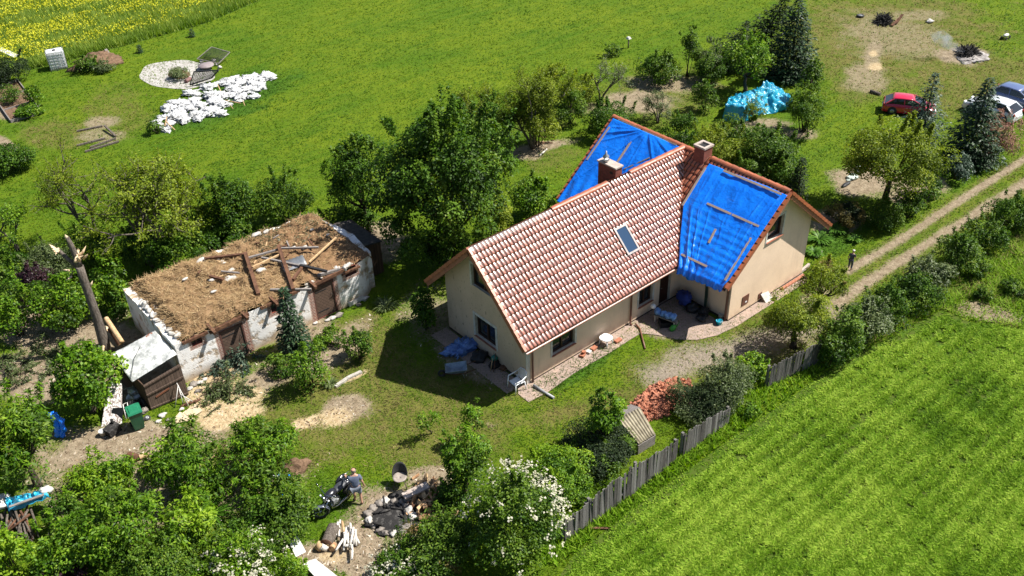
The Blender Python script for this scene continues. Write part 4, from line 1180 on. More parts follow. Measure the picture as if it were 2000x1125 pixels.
# fallen roof timbers
def onloft(px, py, z=2.5): return G(px, py, z)
BEAMS = [
 ((399, 505), (480, 496), .14, .1, 2.5, 'long brown beam along the back of the straw, joined to a thick post', 'brown_wood'),
 ((479, 494), (505, 575), .17, .14, 2.55, 'thickest reddish brown beam lying towards the front wall of the barn', 'brown_wood'),
 ((544, 480), (573, 566), .16, .14, 2.62, 'thick dark beam crossing the barn loft to the front edge, right of the thickest one', 'brown_wood'),
 ((546, 485), (622, 483), .1, .08, 2.62, 'pale grey beam lying level at the back of the barn loft', 'grey_wood'),
 ((662, 459), (604, 512), .08, .07, 2.62, 'long thin pale pole running from the right end of the loft', 'pale_wood'),
 ((593, 518), (572, 546), .13, .1, 2.55, 'short brown beam sloping to the front beside the doorway', 'brown_wood'),
 ((586, 518), (638, 530), .12, .1, 2.6, 'short black charred beam near the right doorway of the barn', 'dark'),
 ((511, 503), (592, 520), .1, .08, 2.6, 'grey beam lying under the crossed timbers in the middle', 'grey_wood'),
 ((493, 522), (545, 498), .09, .08, 2.65, 'light brown lath crossing over the thick beams', 'pale_wood'),
 ((480, 505), (548, 486), .1, .08, 2.55, 'weathered beam between the two thick beams at the back', 'grey_wood'),
 ((528, 566), (608, 565), .1, .09, 2.42, 'grey pole lying along the front edge of the loft above the small spruce', 'grey_wood'),
 ((409, 539), (436, 546), .12, .1, 2.6, 'short dark beam stump sticking from the straw on the left', 'brown_wood'),
 ((432, 530), (466, 533), .08, .07, 2.6, 'small grey lath in the straw left of the thickest beam', 'grey_wood'),
 ((387, 534), (399, 518), .08, .06, 2.6, 'small reddish stick standing out of the straw at the back left', 'brown_wood'),
 ((603, 468), (613, 481), .08, .07, 2.6, 'short stick near the back right of the loft', 'brown_wood'),
 ((620, 538), (663, 526), .13, .12, 2.32, 'grey lintel beam lying on the front wall left of the right window', 'grey_wood'),
]
for a, b, w, h, z, l, mt in BEAMS:
    p, q = onloft(*a, z), onloft(*b, z+random.uniform(-.06, .06)-.05)
    o = MB().bar(p, q, w, h).build('timber_beam', M[mt], org=(np.array(p)+q)/2)
    tag(o, l, 'beam', 'fallen roof timbers on the barn')
for i in range(30):
    px, py = random.uniform(400, 690), 0
    py = 505-(px-400)*.12+random.uniform(-35, 45)
    p = Vector(onloft(px, py, 2.4)); 
    if not (BX0+.6 < p.x < BX1-.3 and BY+.5 < p.y < BYB-.5): continue
    p.z = float(hay_z(np.array([p.x]), np.array([p.y]))[0])+.05; a = random.uniform(0, 3.14); L = random.uniform(.15, .5)
    q = p+Vector((math.cos(a)*L, math.sin(a)*L, random.uniform(-.02, .08)))
    o = MB().bar(p, q, .06, .035).build('broken_lath', M[('grey_wood', 'brown_wood', 'pale_wood')[i % 3]], org=p); tag(o, 'short broken lath lying among the barn straw', 'lath', 'broken laths in the barn straw')
p = onloft(574, 515, 2.5)
mb = MB()
Mx = rot(R(4), R(-6), R(-15))
cs = []
for i in range(13):
    x = -.55+1.1*i/12
    cs.append((x, .03*(i % 2)))
P0 = np.array([[tuple(Mx @ Vector((x, y, z))+Vector(p)) for y in (-.4, 0, .4)] for x, z in cs])
mb.grid(P0)
o = mb.build('corrugated_sheet', M['zinc']); tag(o, 'grey corrugated sheet under the crossed beams on the barn loft', 'metal sheet'); solidify(o, .02)
# lumps of plaster
for px, py, s in ((448, 540, .32), (432, 508, .12), (437, 513, .12), (450, 524, .2), (416, 548, .2), (509, 527, .26), (362, 549, .16), (595, 484, .18), (572, 482, .16), (418, 573, .14), (391, 506, .3), (500, 458, .3), (520, 450, .2), (640, 455, .12), (660, 470, .1), (610, 448, .12)):
    p = onloft(px, py, 2.45)
    z = float(hay_z(np.array([p[0]]), np.array([p[1]]))[0])
    o = MB().lump((p[0], p[1], z+.03), (s, s*.6, s*.35), px, 9, 6, .4).build('plaster_chunk', M['plaster_white'], org=(p[0], p[1], z))
    tag(o, 'broken white plaster chunk lying on the barn straw', 'plaster chunk', 'plaster chunks on the barn straw')
for i in range(34):
    if i < 22:
        y = BY+.3+(BYB-BY-.6)*random.random()*.75; x = BX0+.2+random.uniform(-.1, .45); z = BZ+.06
    else:
        x = D2[0]-.3+random.uniform(0, 2.9); y = BY+random.uniform(.05, .3); z = BZ+.02
    s = random.uniform(.07, .17)
    o = MB().lump((x, y, z), (s*1.3, s, s*.7), i+50, 8, 6, .5, M=rot(0, 0, random.random()*6)).build('wall_stone', M['plaster_white'], org=(x, y, z))
    tag(o, 'loose whitewashed stone on the broken top of the barn wall', 'stone', 'loose stones on the barn wall top')
# rubble on the ground along the front wall
for i, (px, py, s) in enumerate(((660, 618, .17), (650, 622, .16), (640, 626, .1), (700, 596, .1), (712, 584, .16), (616, 632, .1), (380, 752, .16), (392, 748, .12), (372, 760, .12), (386, 764, .1), (400, 742, .1), (355, 800, .08), (330, 820, .1), (318, 812, .12), (310, 824, .09), (345, 822, .08))):
    g = G(px, py)
    o = MB().lump((g[0], g[1], s*.3), (s*1.4, s*1.1, s*.6), i+9, 9, 6, .45).build('rubble_stone', M['plaster_white'] if i % 3 else M['stone'], org=g)
    tag(o, 'pale rubble stone lying on the bare ground by the barn', 'stone', 'rubble stones by the barn')
g = G(681, 598); g2 = G(694, 590)
o = MB().bar((*g[:2], .1), (g[0]+.85, g[1]+.02, .12), .16, .2).build('wooden_beam', M['white_paint'], org=g); tag(o, 'white painted beam lying at the foot of the barn wall', 'beam')
# dark lean-to at the right end of the barn
lean = thing('lean_to_shed', 'dark plank lean-to shed with black roof in the shade at the barn end', 'shed', (BX1+.5, BY+1.6, 0))
lx0, lx1, ly0, ly1 = BX1+.5, BX1+1.35, BY+1.3, BY+4.0
M['dark_plank'] = planks('dark_plank', (.12, .075, .05), (.07, .045, .032), .15, 0, .9)
MB().box(((lx0+lx1)/2, ly0+.02, .95), (lx1-lx0, .04, 1.9)).build('wall', M['dark_plank'], lean)
MB().box((lx1-.02, (ly0+ly1)/2+.02, .95), (.04, ly1-ly0-.04, 1.9)).build('wall', M['dark_plank'], lean)
MB().box(((lx0+lx1)/2-.05, (ly0+ly1)/2, 1.94), (lx1-lx0+.2, ly1-ly0+.2, .06), rot(0, R(9), 0)).build('roof', simple('felt', (.07, .06, .052), (.035, .03, .027), 4, .95, bmp=.5), lean)

# ------------------------------------------------------------------ tin shack and the junk round it
q = [G(218, 692, 1.62), G(303, 646, 1.95), G(346, 692, 1.85), G(258, 746, 1.4)]
shack = thing('shack', 'small lopsided shack with a grey sheet roof and a brown plank front', 'shed', G(300, 770))
NXs = 26
A0, A1, A2, A3 = [Vector(x) for x in q]
Pn = np.zeros((NXs, NXs, 3))
for i in range(NXs):
    for j in range(NXs):
        u, v = i/(NXs-1), j/(NXs-1)
        p = A0*(1-u)*(1-v)+A1*u*(1-v)+A2*u*v+A3*(1-u)*v
        p.z += .05*mnoise.noise(Vector((u*4, v*4, 3)))+.02*mnoise.noise(Vector((u*14, v*9, 1)))
        Pn[i, j] = p
m_, nt, bs, out = newmat('sheet_roof')
co = coords(nt)
c1 = mixc(nt, noise_f(nt, co, 2.5, 6, .7, lo=.35, hi=.62), (.72, .72, .7), (.3, .31, .3))
c1 = mixc(nt, noise_f(nt, mapping(nt, co, (1, 5, 1), (0, 0, .6)), 3, 4, lo=.5, hi=.75), c1, (.38, .4, .38))
c1 = mixc(nt, noise_f(nt, co, 1.7, 4, lo=.66, hi=.7), c1, (.28, .11, .06))
nt.links.new(c1, bs.inputs['Base Color']); bs.inputs['Roughness'].default_value = .5
bump(nt, bs, noise_f(nt, co, 6, 5, lo=.2, hi=.8), .5, .03)
o = MB().grid(Pn).build('roof', m_, shack); solidify(o, .03)
M['shack_plank'] = planks('shack_plank', (.15, .105, .08), (.085, .058, .045), .13, 0, .9)
w0, w1 = G(296, 801), G(369, 771)
wt0, wt1 = G(281, 744, 1.35), G(349, 694, 1.7)
dz = Vector(w1)-Vector(w0)
fw = MB()
a = Vector(w0); b = Vector(w1); ta = Vector((w0[0]+.02, w0[1]+.05, 1.32)); tb = Vector((w1[0]+.02, w1[1]+.05, 1.66))
nrm = (b-a).cross(Vector((0, 0, 1))).normalized()
fw.add([a, b, tb, ta, a-nrm*.05, b-nrm*.05, tb-nrm*.05, ta-nrm*.05], [(0, 1, 2, 3), (7, 6, 5, 4), (4, 5, 1, 0), (5, 6, 2, 1), (6, 7, 3, 2), (7, 4, 0, 3)])
fr_ = fw.build('wall', M['shack_plank'], shack)
rl = MB()
for k in (.08, .62, .97): rl.bar(a+(ta-a)*k+nrm*.03, b+(tb-b)*k+nrm*.03, .05, .07)
rl.build('rail', M['shack_plank'], fr_)
MB().bar(a+(ta-a)*.42+(b-a)*.2+nrm*.02, b+(tb-b)*.44-(b-a)*.42+nrm*.02, .03, .07).build('rust_bar', simple('rust', (.22, .08, .04), rough=.8), fr_)
mb = MB()
lw = [a, ta, Vector((q[0][0], q[0][1], 1.55)), Vector((q[0][0], q[0][1], 0))]
mb.add(lw+[p-(b-a).normalized()*-.04 for p in lw], [(0, 1, 2, 3), (7, 6, 5, 4), (0, 4, 5, 1), (1, 5, 6, 2), (2, 6, 7, 3), (3, 7, 4, 0)]); mb.build('wall', M['dark_plank'], shack)
MB().tube([G(255, 740, 1.5), G(262, 700, 1.75), G(276, 672, 1.8)], .012, 5).build('cable', M['dark'], shack)

# wheelie bin
def bin_():
    g = G(272, 834)
    t = thing('wheelie_bin', 'green plastic wheelie bin with closed lid standing by the shack', 'bin', g)
    gm_ = simple('bin_green', (.012, .11, .055), (.01, .08, .04), 3, .4); gl = simple('bin_lid', (.02, .2, .1), (.015, .15, .075), 3, .35)
    Mx = rot(0, 0, R(-8)); V = Vector(g)
    b = MB()
    vs = []
    for z, k in ((.06, .72), (.5, .88), (.95, 1.0)):
        for sx, sy in ((-1, -1), (1, -1), (1, 1), (-1, 1)): vs.append(Mx @ Vector((sx*.27*k, sy*.30*k, z))+V)
    fs = [(3, 2, 1, 0), (8, 9, 10, 11)]
    for l in (0, 4):
        for k in range(4): fs.append((l+k, l+(k+1) % 4, l+4+(k+1) % 4, l+4+k))
    b.add(vs, fs); b.build('body', gm_, t)
    l = MB(); l.box(V+Mx @ Vector((0, 0, .985)), (.6, .68, .05), Mx, taper=.9); l.box(V+Mx @ Vector((0, -.03, 1.02)), (.42, .44, .035), Mx, taper=.85); l.build('lid', gl, t)
    MB().tube([V+Mx @ Vector((-.22, .36, .96)), V+Mx @ Vector((.22, .36, .96))], .02, 8).build('handle', gm_, t)
    for s in (-1, 1):
        MB().lathe(V+Mx @ Vector((s*.26, .26, .1)), [(.03, -.03), (.1, -.03), (.1, .03), (.03, .03)], 14, Mx @ Matrix.Rotation(R(90), 3, 'Y')).build('wheel', M['rubber'], t)
bin_()
def pail(px, py, r, h, mat, label, name='bucket', full=None, handle=True):
    g = G(px, py); t = thing(name, label, 'bucket', g)
    MB().lathe(g, [(r*.78, .01), (r*.8, 0), (r, h), (r*1.06, h), (r*1.06, h+.015), (r*.96, h+.015), (r*.76, .02)], 18).build('body', mat, t)
    if handle:
        MB().tube([(g[0]-r, g[1], h), (g[0]-r*.7, g[1]-r*.6, h+.02), (g[0], g[1]-r*.95, h+.02), (g[0]+r*.7, g[1]-r*.6, h+.02), (g[0]+r, g[1], h)], .008, 5).build('handle', M['zinc'], t)
    return t
pail(203, 850, .16, .24, simple('pail_grey', (.5, .5, .48), (.38, .38, .37), 5, .5), 'pale grey bucket standing on bare earth below the leaning boards')
# leaning white boards and black box
def leanboard(px0, px1, top0, top1, ztop, label, mat, th=.04, name='leaning_board'):
    a, b = Vector(G(*px0)), Vector(G(*px1)); ta, tb = Vector(G(*top0, ztop)), Vector(G(*top1, ztop))
    n = (b-a).cross(ta-a).normalized()*th
    mb = MB(); mb.add([a, b, tb, ta, a-n, b-n, tb-n, ta-n], [(0, 1, 2, 3), (7, 6, 5, 4), (4, 5, 1, 0), (5, 6, 2, 1), (6, 7, 3, 2), (7, 4, 0, 3)])
    o = mb.build(name, mat, org=a); return tag(o, label, 'board')
m_, nt, bs, out = newmat('peeling_board')
co = coords(nt)
c1 = mixc(nt, noise_f(nt, mapping(nt, co, (5, 5, .8)), 2.5, 5, .7, lo=.4, hi=.6), (.75, .74, .71), (.16, .1, .085))
nt.links.new(c1, bs.inputs['Base Color']); bs.inputs['Roughness'].default_value = .8
leanboard((198, 834), (238, 828), (210, 752), (238, 748), 1.05, 'tall peeling white board leaning by the junk heap', m_)
leanboard((214, 824), (238, 826), (220, 797), (240, 796), .5, 'small black panel leaning against the peeling board', M['black_plastic'], name='black_panel')
def junkbox():
    g = G(222, 846); t = thing('broken_stove', 'black broken stove box lying below the leaning boards', 'stove', g)
    MB().box((g[0], g[1], .2), (.55, .4, .4), rot(R(8), R(-6), R(20))).build('body', M['char'], t)
    MB().box((g[0]-.02, g[1]-.21, .22), (.3, .03, .22), rot(R(8), R(-6), R(20))).build('door', M['zinc'], t)
    MB().tube([(g[0]+.1, g[1]+.1, .4), (g[0]+.12, g[1]+.12, .62)], .06, 10).build('pipe', M['char'], t)
junkbox()
def oldbike():
    g = G(250, 812)
    t = thing('metal_frame', 'white tubular metal frame leaning in the junk between bin and boards', 'frame', g)
    a = [G(240, 790, .5), G(246, 818, .1), G(254, 815, .1), G(248, 786, .5)]
    MB().tube(a+[a[0]], .022, 6).build('frame', M['white_paint'], t)
    for k in (.3, .6): MB().tube([Vector(a[0])*(1-k)+Vector(a[1])*k, Vector(a[3])*(1-k)+Vector(a[2])*k], .015, 6).build('rung', M['white_paint'], t)
oldbike()
for px, py, s, mt, l, nm in ((270, 778, .42, 'zinc', 'crumpled grey metal sheet in the junk heap beside the shack', 'crumpled_sheet'), (285, 790, .3, 'char', 'dark scorched bundle in the junk heap beside the shack', 'scrap_bundle'), (262, 800, .34, 'dark', 'black plastic sack behind the wheelie bin', 'plastic_sack'), (283, 806, .16, 'stone', 'grey stone lump next to the wheelie bin', 'stone')):
    g = G(px, py)
    o = MB().lump((g[0], g[1], s*.6), (s, s*.8, s*.8), px, 18, 12, .4, crumple=.35).build(nm, M[mt], org=g); tag(o, l, 'scrap')
def tyre(px, py, r, M3, z, label, rim=True, grp=None):
    g = G(px, py); t = thing('tyre', label, 'tyre', (g[0], g[1], z), grp)
    MB().torus((g[0], g[1], z), r*.74, r*.27, M3, 22, 8).build('tread', M['rubber'], t)
    if rim: MB().lathe((g[0], g[1], z), [(.03, -.03), (r*.5, -.05), (r*.55, 0), (r*.5, .05), (.03, .03)], 16, M3).build('rim', M['zinc'], t)
tyre(375, 734, .27, rot(R(62), 0, R(10)), .22, 'old car tyre leaning against the stone foot of the barn wall')
tyre(288, 818, .14, rot(R(14), 0, 0), .06, 'small wheel lying flat next to the wheelie bin')
tyre(1680, 33, .32, rot(0, 0, 0), .1, 'single car tyre lying in the far meadow with a pale rim')
for a, b, l in ((((330, 831), (383, 821), (352, 806)), None, 'triangular pale plywood offcut on the ground before the shack'), (((357, 808), (372, 818), (396, 804), (384, 790)), None, 'pale plywood sheet half covered with sawdust before the shack')):
    P_ = [G(*x) for x in a]
    mb = MB(); mb.poly([(x[0], x[1]) for x in P_], .03, .06); o = mb.build('plywood_sheet', M['plywood'], org=P_[0]); tag(o, l, 'board')
for i in range(4):
    g = G(353+i*9, 797-i*3); o = MB().tube([(g[0], g[1], .05), (g[0]+.3, g[1]+.05, .05)], .05, 8).build('short_log', M['brown_wood'], org=g); tag(o, 'short brown round laid in a row before the plank shack', 'log', 'short rounds before the shack')
g = Vector(G(362, 795)); sh = thing('sawhorse', 'thin white trestle leaning before the shack front', 'trestle', g)
for a, b in (((345, 748, .9), (368, 792, .05)), ((348, 752, .85), (342, 795, .05)), ((352, 770, .5), (378, 785, .05)), ((350, 760, .7), (358, 790, .05))):
    MB().tube([G(a[0], a[1], a[2]), G(b[0], b[1], b[2])], .018, 6).build('leg', M['white_paint'], sh)
# blue sheet hanging in the bushes
g = G(120, 850)
Pn = np.zeros((22, 12, 3))
for i in range(22):
    for j in range(12):
        u, v = i/21, j/11
        p = Vector(G(108+22*v+6*math.sin(u*4), 850, 0)); p.z = 1.25*(1-u)+.05
        p += Vector((.1*mnoise.noise(Vector((u*5, v*4, 1))), .16*mnoise.noise(Vector((u*4, v*5, 7)))-.25*u, .06*mnoise.noise(Vector((u*6, v*6, 2)))))
        Pn[i, j] = p
o = MB().grid(Pn).build('blue_sheet', M['tarp']); tag(o, 'crumpled blue sheet hanging at the edge of the left bushes', 'sheet'); solidify(o)
# the broken tree
bt = thing('broken_tree', 'thick snapped tree trunk with two splintered stubs standing beside the barn', 'tree', G(208, 688))
b0 = Vector(G(208, 690)); hgt = HT(208, 690, 560)
def tp(px, py, k):   # a point of the leaning trunk, k metres up
    return Vector(G(px, py, k))
trunk = MB().tube([tp(206, 690, 0), tp(203, 668, .6), tp(189, 620, 1.9), tp(176, 582, 3.0), tp(163, 545, 3.9), tp(155, 520, 4.6)], [.3, .24, .2, .185, .175, .175], 14).build('trunk', M['bark_grey'], bt)
MB().tube([tp(155, 521, 4.55), tp(148, 500, 5.1), tp(139, 480, 5.6), tp(131, 463, 6.1)], [.15, .14, .12, .08], 12).build('limb', M['bark_grey'], bt)
MB().tube([tp(155, 523, 4.5), tp(140, 512, 4.8), tp(126, 500, 5.1), tp(114, 488, 5.3)], [.13, .1, .085, .075], 10).build('limb', M['bark_grey'], bt)
sp = MB()
def shard(p, q, r): sp.tube([p, (Vector(p)+Vector(q))/2, q], [r, r*.8, r*.05], 5)
M['splinter'] = simple('splinter', (.78, .62, .42), (.6, .42, .24), 8, .8)
for k in range(5): shard(tp(113+random.uniform(-4, 4), 489+random.uniform(-4, 4), 5.3), tp(96+k*3, 477+k*5, 5.6-.04*k), .08)
for k in range(6): shard(tp(150+random.uniform(-4, 6), 505+random.uniform(-8, 8), 5.0), tp(157+random.uniform(-8, 8), 482+random.uniform(0, 22), 5.3), .08)
for k in range(5): shard(tp(200+random.uniform(-4, 8), 640+random.uniform(-3, 10), .9), tp(203+random.uniform(-4, 6), 695+random.uniform(-14, 8), .25), .1)
shard(tp(131, 466, 6.0), tp(127, 458, 6.25), .09); shard(tp(176, 560, 3.5), tp(181, 548, 3.8), .06); shard(tp(140, 540, 4.1), tp(128, 548, 4.1), .05); shard(tp(135, 528, 4.3), tp(121, 527, 4.3), .05)
shard(tp(163, 505, 4.9), tp(172, 496, 5.2), .06); shard(tp(158, 500, 5), tp(168, 480, 5.4), .07)
sp.build('splinters', M['splinter'], bt)
def log(a, b, za, zb, r, label, mat='bark', cut='pale_wood', name='log', grp=None, n=12):
    p, q = Vector(G(*a, za)), Vector(G(*b, zb))
    t = thing(name, label, 'log', (p+q)/2, grp)
    MB().tube([p, (p+q)/2+Vector((0, 0, .01)), q], [r, r*.97, r*.93], n, cap=False).build('bark', M[mat], t)
    d = (q-p).normalized(); Mx = frame_z(d)
    for e, s in ((p, -1), (q, 1)):
        MB().lathe(e, [(.001, 0), (r*.96, 0), (r*.96, .012)], n, Mx @ Matrix.Rotation(R(90)*1, 3, 'Y'), cap=True).build('cut_face', M[cut], t)
    return t
log((216, 640), (236, 672), 1.0, .35, .17, 'split brown log propped between the broken tree and the shack', 'brown_wood', 'pale_wood')
log((207, 622), (238, 668), 1.4, .9, .12, 'slender barkless log leaning behind the broken trunk', 'pale_wood')
log((268, 895), (252, 889), .15, .15, .16, 'short reddish log lying on the yard path', 'brown_wood', 'rust' if 'rust' in M else 'brown_wood')
log((652, 1030), (638, 1062), .2, .2, .24, 'thick grey log lying on the grass beside the motorbike wheel', 'bark_grey', 'brown_wood')
log((273, 893), (290, 887), .1, .1, .11, 'short pale round lying beside the reddish log', 'pale_wood')
log((402, 905), (419, 889), .3, .55, .12, 'pale peeled log standing on end among the front bushes', 'pale_wood')
log((-10, 601), (104, 598), .9, 1.0, .07, 'long bare grey trunk lying across the bushes at the left edge', 'bark_grey')
# ------------------------------------------------------------------ plants
LM = {}
LM['deep'] = leafmat('leaf_deep', (.012, .035, .003), (.045, .11, .006), (.12, .22, .016), 0.32, 0.55, 0.22)
LM['bright'] = leafmat('leaf_bright', (.024, .07, .003), (.1, .215, .008), (.27, .4, .03), 0.38, 0.5, 0.25)
LM['lime'] = leafmat('leaf_lime', (.05, .12, .004), (.16, .29, .01), (.34, .46, .035), 0.4, 0.5, 0.25)
LM['olive'] = leafmat('leaf_olive', (.045, .075, .004), (.15, .21, .01), (.34, .39, .04), 0.38, 0.55, 0.25)
LM['mid'] = leafmat('leaf_mid', (.02, .05, .004), (.075, .15, .01), (.2, .29, .03), 0.34, 0.5, 0.25)
LM['grey'] = leafmat('leaf_grey', (.04, .065, .018), (.1, .14, .045), (.22, .26, .11), .3, .5, .35)
LM['thuja'] = leafmat('leaf_thuja', (.008, .018, .006), (.018, .036, .01), (.05, .075, .018), .15, .6, .2)
LM['rusty'] = leafmat('leaf_rusty', (.05, .05, .012), (.13, .11, .025), (.26, .18, .06), .25, .6, .2)
LM['spruce'] = leafmat('leaf_spruce', (.008, .022, .008), (.022, .055, .02), (.085, .14, .055), .15, .5, .35)
LM['blue'] = leafmat('leaf_blue', (.02, .045, .028), (.055, .095, .06), (.15, .21, .14), .15, .5, .35)
LM['purple'] = leafmat('leaf_purple', (.015, .006, .01), (.035, .012, .02), (.07, .03, .035), .25, .5, .3)
LM['dead'] = leafmat('leaf_dead', (.16, .08, .06), (.28, .15, .11), (.42, .26, .2), .15, .8, .1)
LM['white'] = leafmat('leaf_white', (.36, .36, .22), (.56, .53, .42), (.7, .67, .57), .3, .6, .2)
LM['grassy'] = leafmat('leaf_grassy', (.03, .09, .006), (.08, .19, .015), (.17, .3, .04), .35, .5, .3)

def unit(v): return v/np.maximum(np.linalg.norm(v, axis=-1, keepdims=True), 1e-9)
def leaf_quads(P, out, rg, L, Wd, droop=.25, up=.7, tint=None):
    n = len(P)
    nr = unit(np.stack([np.zeros(n), np.zeros(n), np.full(n, up)], -1)+out*.55+rg.normal(0, .5, (n, 3)))
    d = rg.normal(0, 1, (n, 3))+out*.6; d[:, 2] -= droop*1.5
    d = unit(d-nr*(d*nr).sum(-1, keepdims=True))
    s = np.cross(nr, d)
    l = L*rg.uniform(.65, 1.25, n)[:, None]; w = Wd*rg.uniform(.7, 1.2, n)[:, None]
    V = np.empty((n, 4, 3))
    V[:, 0] = P
    V[:, 1] = P+d*l*.45+s*w*.5+nr*w*.22
    V[:, 2] = P+d*l-nr*l*.12
    V[:, 3] = P+d*l*.45-s*w*.5+nr*w*.22
    return V.reshape(-1, 3), np.arange(4*n).reshape(n, 4), np.repeat(tint, 4)
def bbox3(x0, y0, x1, y1, z0):
    cx, cy = (x0+x1)/2, (y0+y1)/2
    s = 40.0
    for _ in range(6):
        r = (x1-x0)/2/s; vh = (y1-y0)/2/s
        th = math.asin(-ray(cx, cy)[2])
        h2 = (vh*vh-(r*math.sin(th))**2)/math.cos(th)**2
        hh = math.sqrt(max(h2, (.42*r)**2))
        c = G(cx, cy, z0+hh)
        s = scl(c)
    return c, r, hh
def crown_points(rg, c, r, hh, n, nc, cs=.36, squash=.0, shoots=0, lobes=.25, bottom=-.55):
    """leaf positions in clumps spread through a lumpy ellipsoid"""
    u = unit(rg.normal(0, 1, (nc*3, 3)))
    u = u[u[:, 2] > bottom][:nc]
    rad = rg.uniform(.3, 1, len(u))**.5*(1-cs*.72)
    lob = 1+lobes*np.array([mnoise.noise(Vector(x*1.7)+Vector((float(c[0]), float(c[1]), 0))) for x in u])*1.5
    C = u*(rad*lob)[:, None]*np.array([r, r, hh])
    cr = cs*r*rg.uniform(.55, 1.15, len(C))
    ci = rg.integers(0, len(C), n)
    q = unit(rg.normal(0, 1, (n, 3))); q[:, 2] = np.abs(q[:, 2])*np.where(rg.random(n) < .72, 1, -1)
    rr = rg.uniform(.3, 1, n)**.3
    asp = np.array([1, 1, min(1.1, .55+.45*hh/r)])
    P = C[ci]+q*(rr*cr[ci])[:, None]*asp
    tint_c = rg.normal(0, .16, len(C))
    out = unit(P/np.array([r, r, hh])*.5+q*.6)
    P = P+c
    t = .45+tint_c[ci]+rg.normal(0, .22, n)
    if shoots:
        m = int(n*.12); k = shoots
        a = rg.uniform(0, 2*math.pi, k); rr2 = rg.uniform(0, .85, k)
        b = np.stack([np.cos(a)*rr2*r, np.sin(a)*rr2*r, hh*np.sqrt(1-rr2**2)*.85], -1)
        dr = unit(np.stack([np.cos(a)*rr2*.7, np.sin(a)*rr2*.7, np.ones(k)], -1)+rg.normal(0, .15, (k, 3)))
        ln = rg.uniform(.15, .42, k)*r
        si = rg.integers(0, k, m); tt = rg.random(m)
        P2 = c+b[si]+dr[si]*(tt*ln[si])[:, None]+rg.normal(0, .045, (m, 3))*r*.6*(1-tt*.7)[:, None]
        P = np.vstack([P, P2]); out = np.vstack([out, unit(dr[si]+rg.normal(0, .6, (m, 3)))]); t = np.concatenate([t, .55+rg.normal(0, .15, m)])
    return P, out, np.clip(t, 0, 1), C+c
SEED = [100]
def plant(name, label, cat, bb, mat, z0=0.0, leaf=(.12, .07), dens=1.0, nc=26, cs=.36, shoots=6, flowers=None, group=None, bark='bark', stems=5, lobes=.25, droop=.25, rmul=1.0, mixmat=None):
    SEED[0] += 1
    rg = np.random.default_rng(SEED[0])
    if mixmat is None: mixmat = {'bright': ('mid', .56), 'lime': ('bright', .55), 'deep': ('mid', .62), 'mid': ('deep', .6)}.get(mat)
    c, r, hh = bbox3(*bb, z0)
    r *= rmul*1.07; hh *= 1.07
    leaf = (leaf[0]*1.08, leaf[1]*1.12)
    n = int(dens*3.3*math.pi*r*max(r, hh)/(leaf[0]*leaf[1]*.5)*1.0)
    n = max(300, min(n, 60000))
    P, out, t, C = crown_points(rg, c, r, hh, n, nc, cs, shoots=shoots, lobes=lobes, bottom=-.55 if z0 > .3 else -.75)
    P[:, 2] = np.maximum(P[:, 2], .03+.1*rg.random(len(P)))
    V, F, T = leaf_quads(P, out, rg, leaf[0], leaf[1], droop, tint=t)
    base = np.array([c[0], c[1], 0.0])
    th = thing(name, label, cat, base, group)
    mats = [LM[mat]]; mi = None
    if mixmat:
        mats.append(LM[mixmat[0]]); mi = (fbm(P[:, 0]*1.5+P[:, 2], P[:, 1]*1.5, SEED[0], 3) > mixmat[1]).astype(int)
    tree = z0 > .35
    np_mesh('crown' if tree else 'foliage', V, F, mats, T, parent=th, mi=mi)
    mb = MB()
    if tree:
        tr = (.05+.045*r) if name != 'sapling' else .025
        top = Vector((c[0], c[1], z0+hh*.5))
        bse = Vector(base)+Vector((rg.normal(0, .1), rg.normal(0, .1), 0))
        md = (bse+top)/2+Vector((rg.normal(0, .08), rg.normal(0, .08), 0))
        mb.tube([bse, bse+Vector((0, 0, .15)), md, top], [tr*1.5, tr*1.15, tr*.85, tr*.45], 9)
        for k in rg.permutation(len(C))[:14]:
            f = rg.uniform(.45, .95)
            s = md*(1-f)+top*f
            e = Vector(C[k]); m2 = (s+e)/2+Vector((0, 0, -.12*r))
            mb.tube([s, m2, e], [tr*.45, tr*.3, tr*.1], 6)
        mb.build('trunk', M[bark], th)
    else:
        for k in rg.permutation(len(C))[:stems]:
            e = Vector(C[k]); s = Vector(base)+Vector((rg.normal(0, .08*r), rg.normal(0, .08*r), 0))
            mb.tube([s, s*.5+e*.5+Vector((rg.normal(0, .05), 0, .1*hh)), e], [.02+.012*r, .012+.01*r, .006], 6)
        mb.build('stem', M[bark], th)
    if flowers:
        fn, fs, side = flowers
        sd_ = unit(np.array([side]))[0]
        u = unit(rg.normal(0, 1, (fn*6, 3))+sd_*1.0); u = u[u[:, 2] > -.35][:fn]
        cc = c+u*np.array([r, r, hh])*rg.uniform(.8, 1.03, (len(u), 1))
        k = 7
        Pf = np.repeat(cc, k, 0)+rg.normal(0, fs*.5, (len(cc)*k, 3)); of = np.repeat(u, k, 0)
        Pf[:, 2] = np.maximum(Pf[:, 2], .05)
        V, F, T = leaf_quads(Pf, of, rg, fs*.8, fs*.8, 0, 1.0, np.clip(rg.normal(.4, .25, len(Pf)), 0, 1))
        np_mesh('blossom', V, F, LM['white'], T, parent=th)
    return th
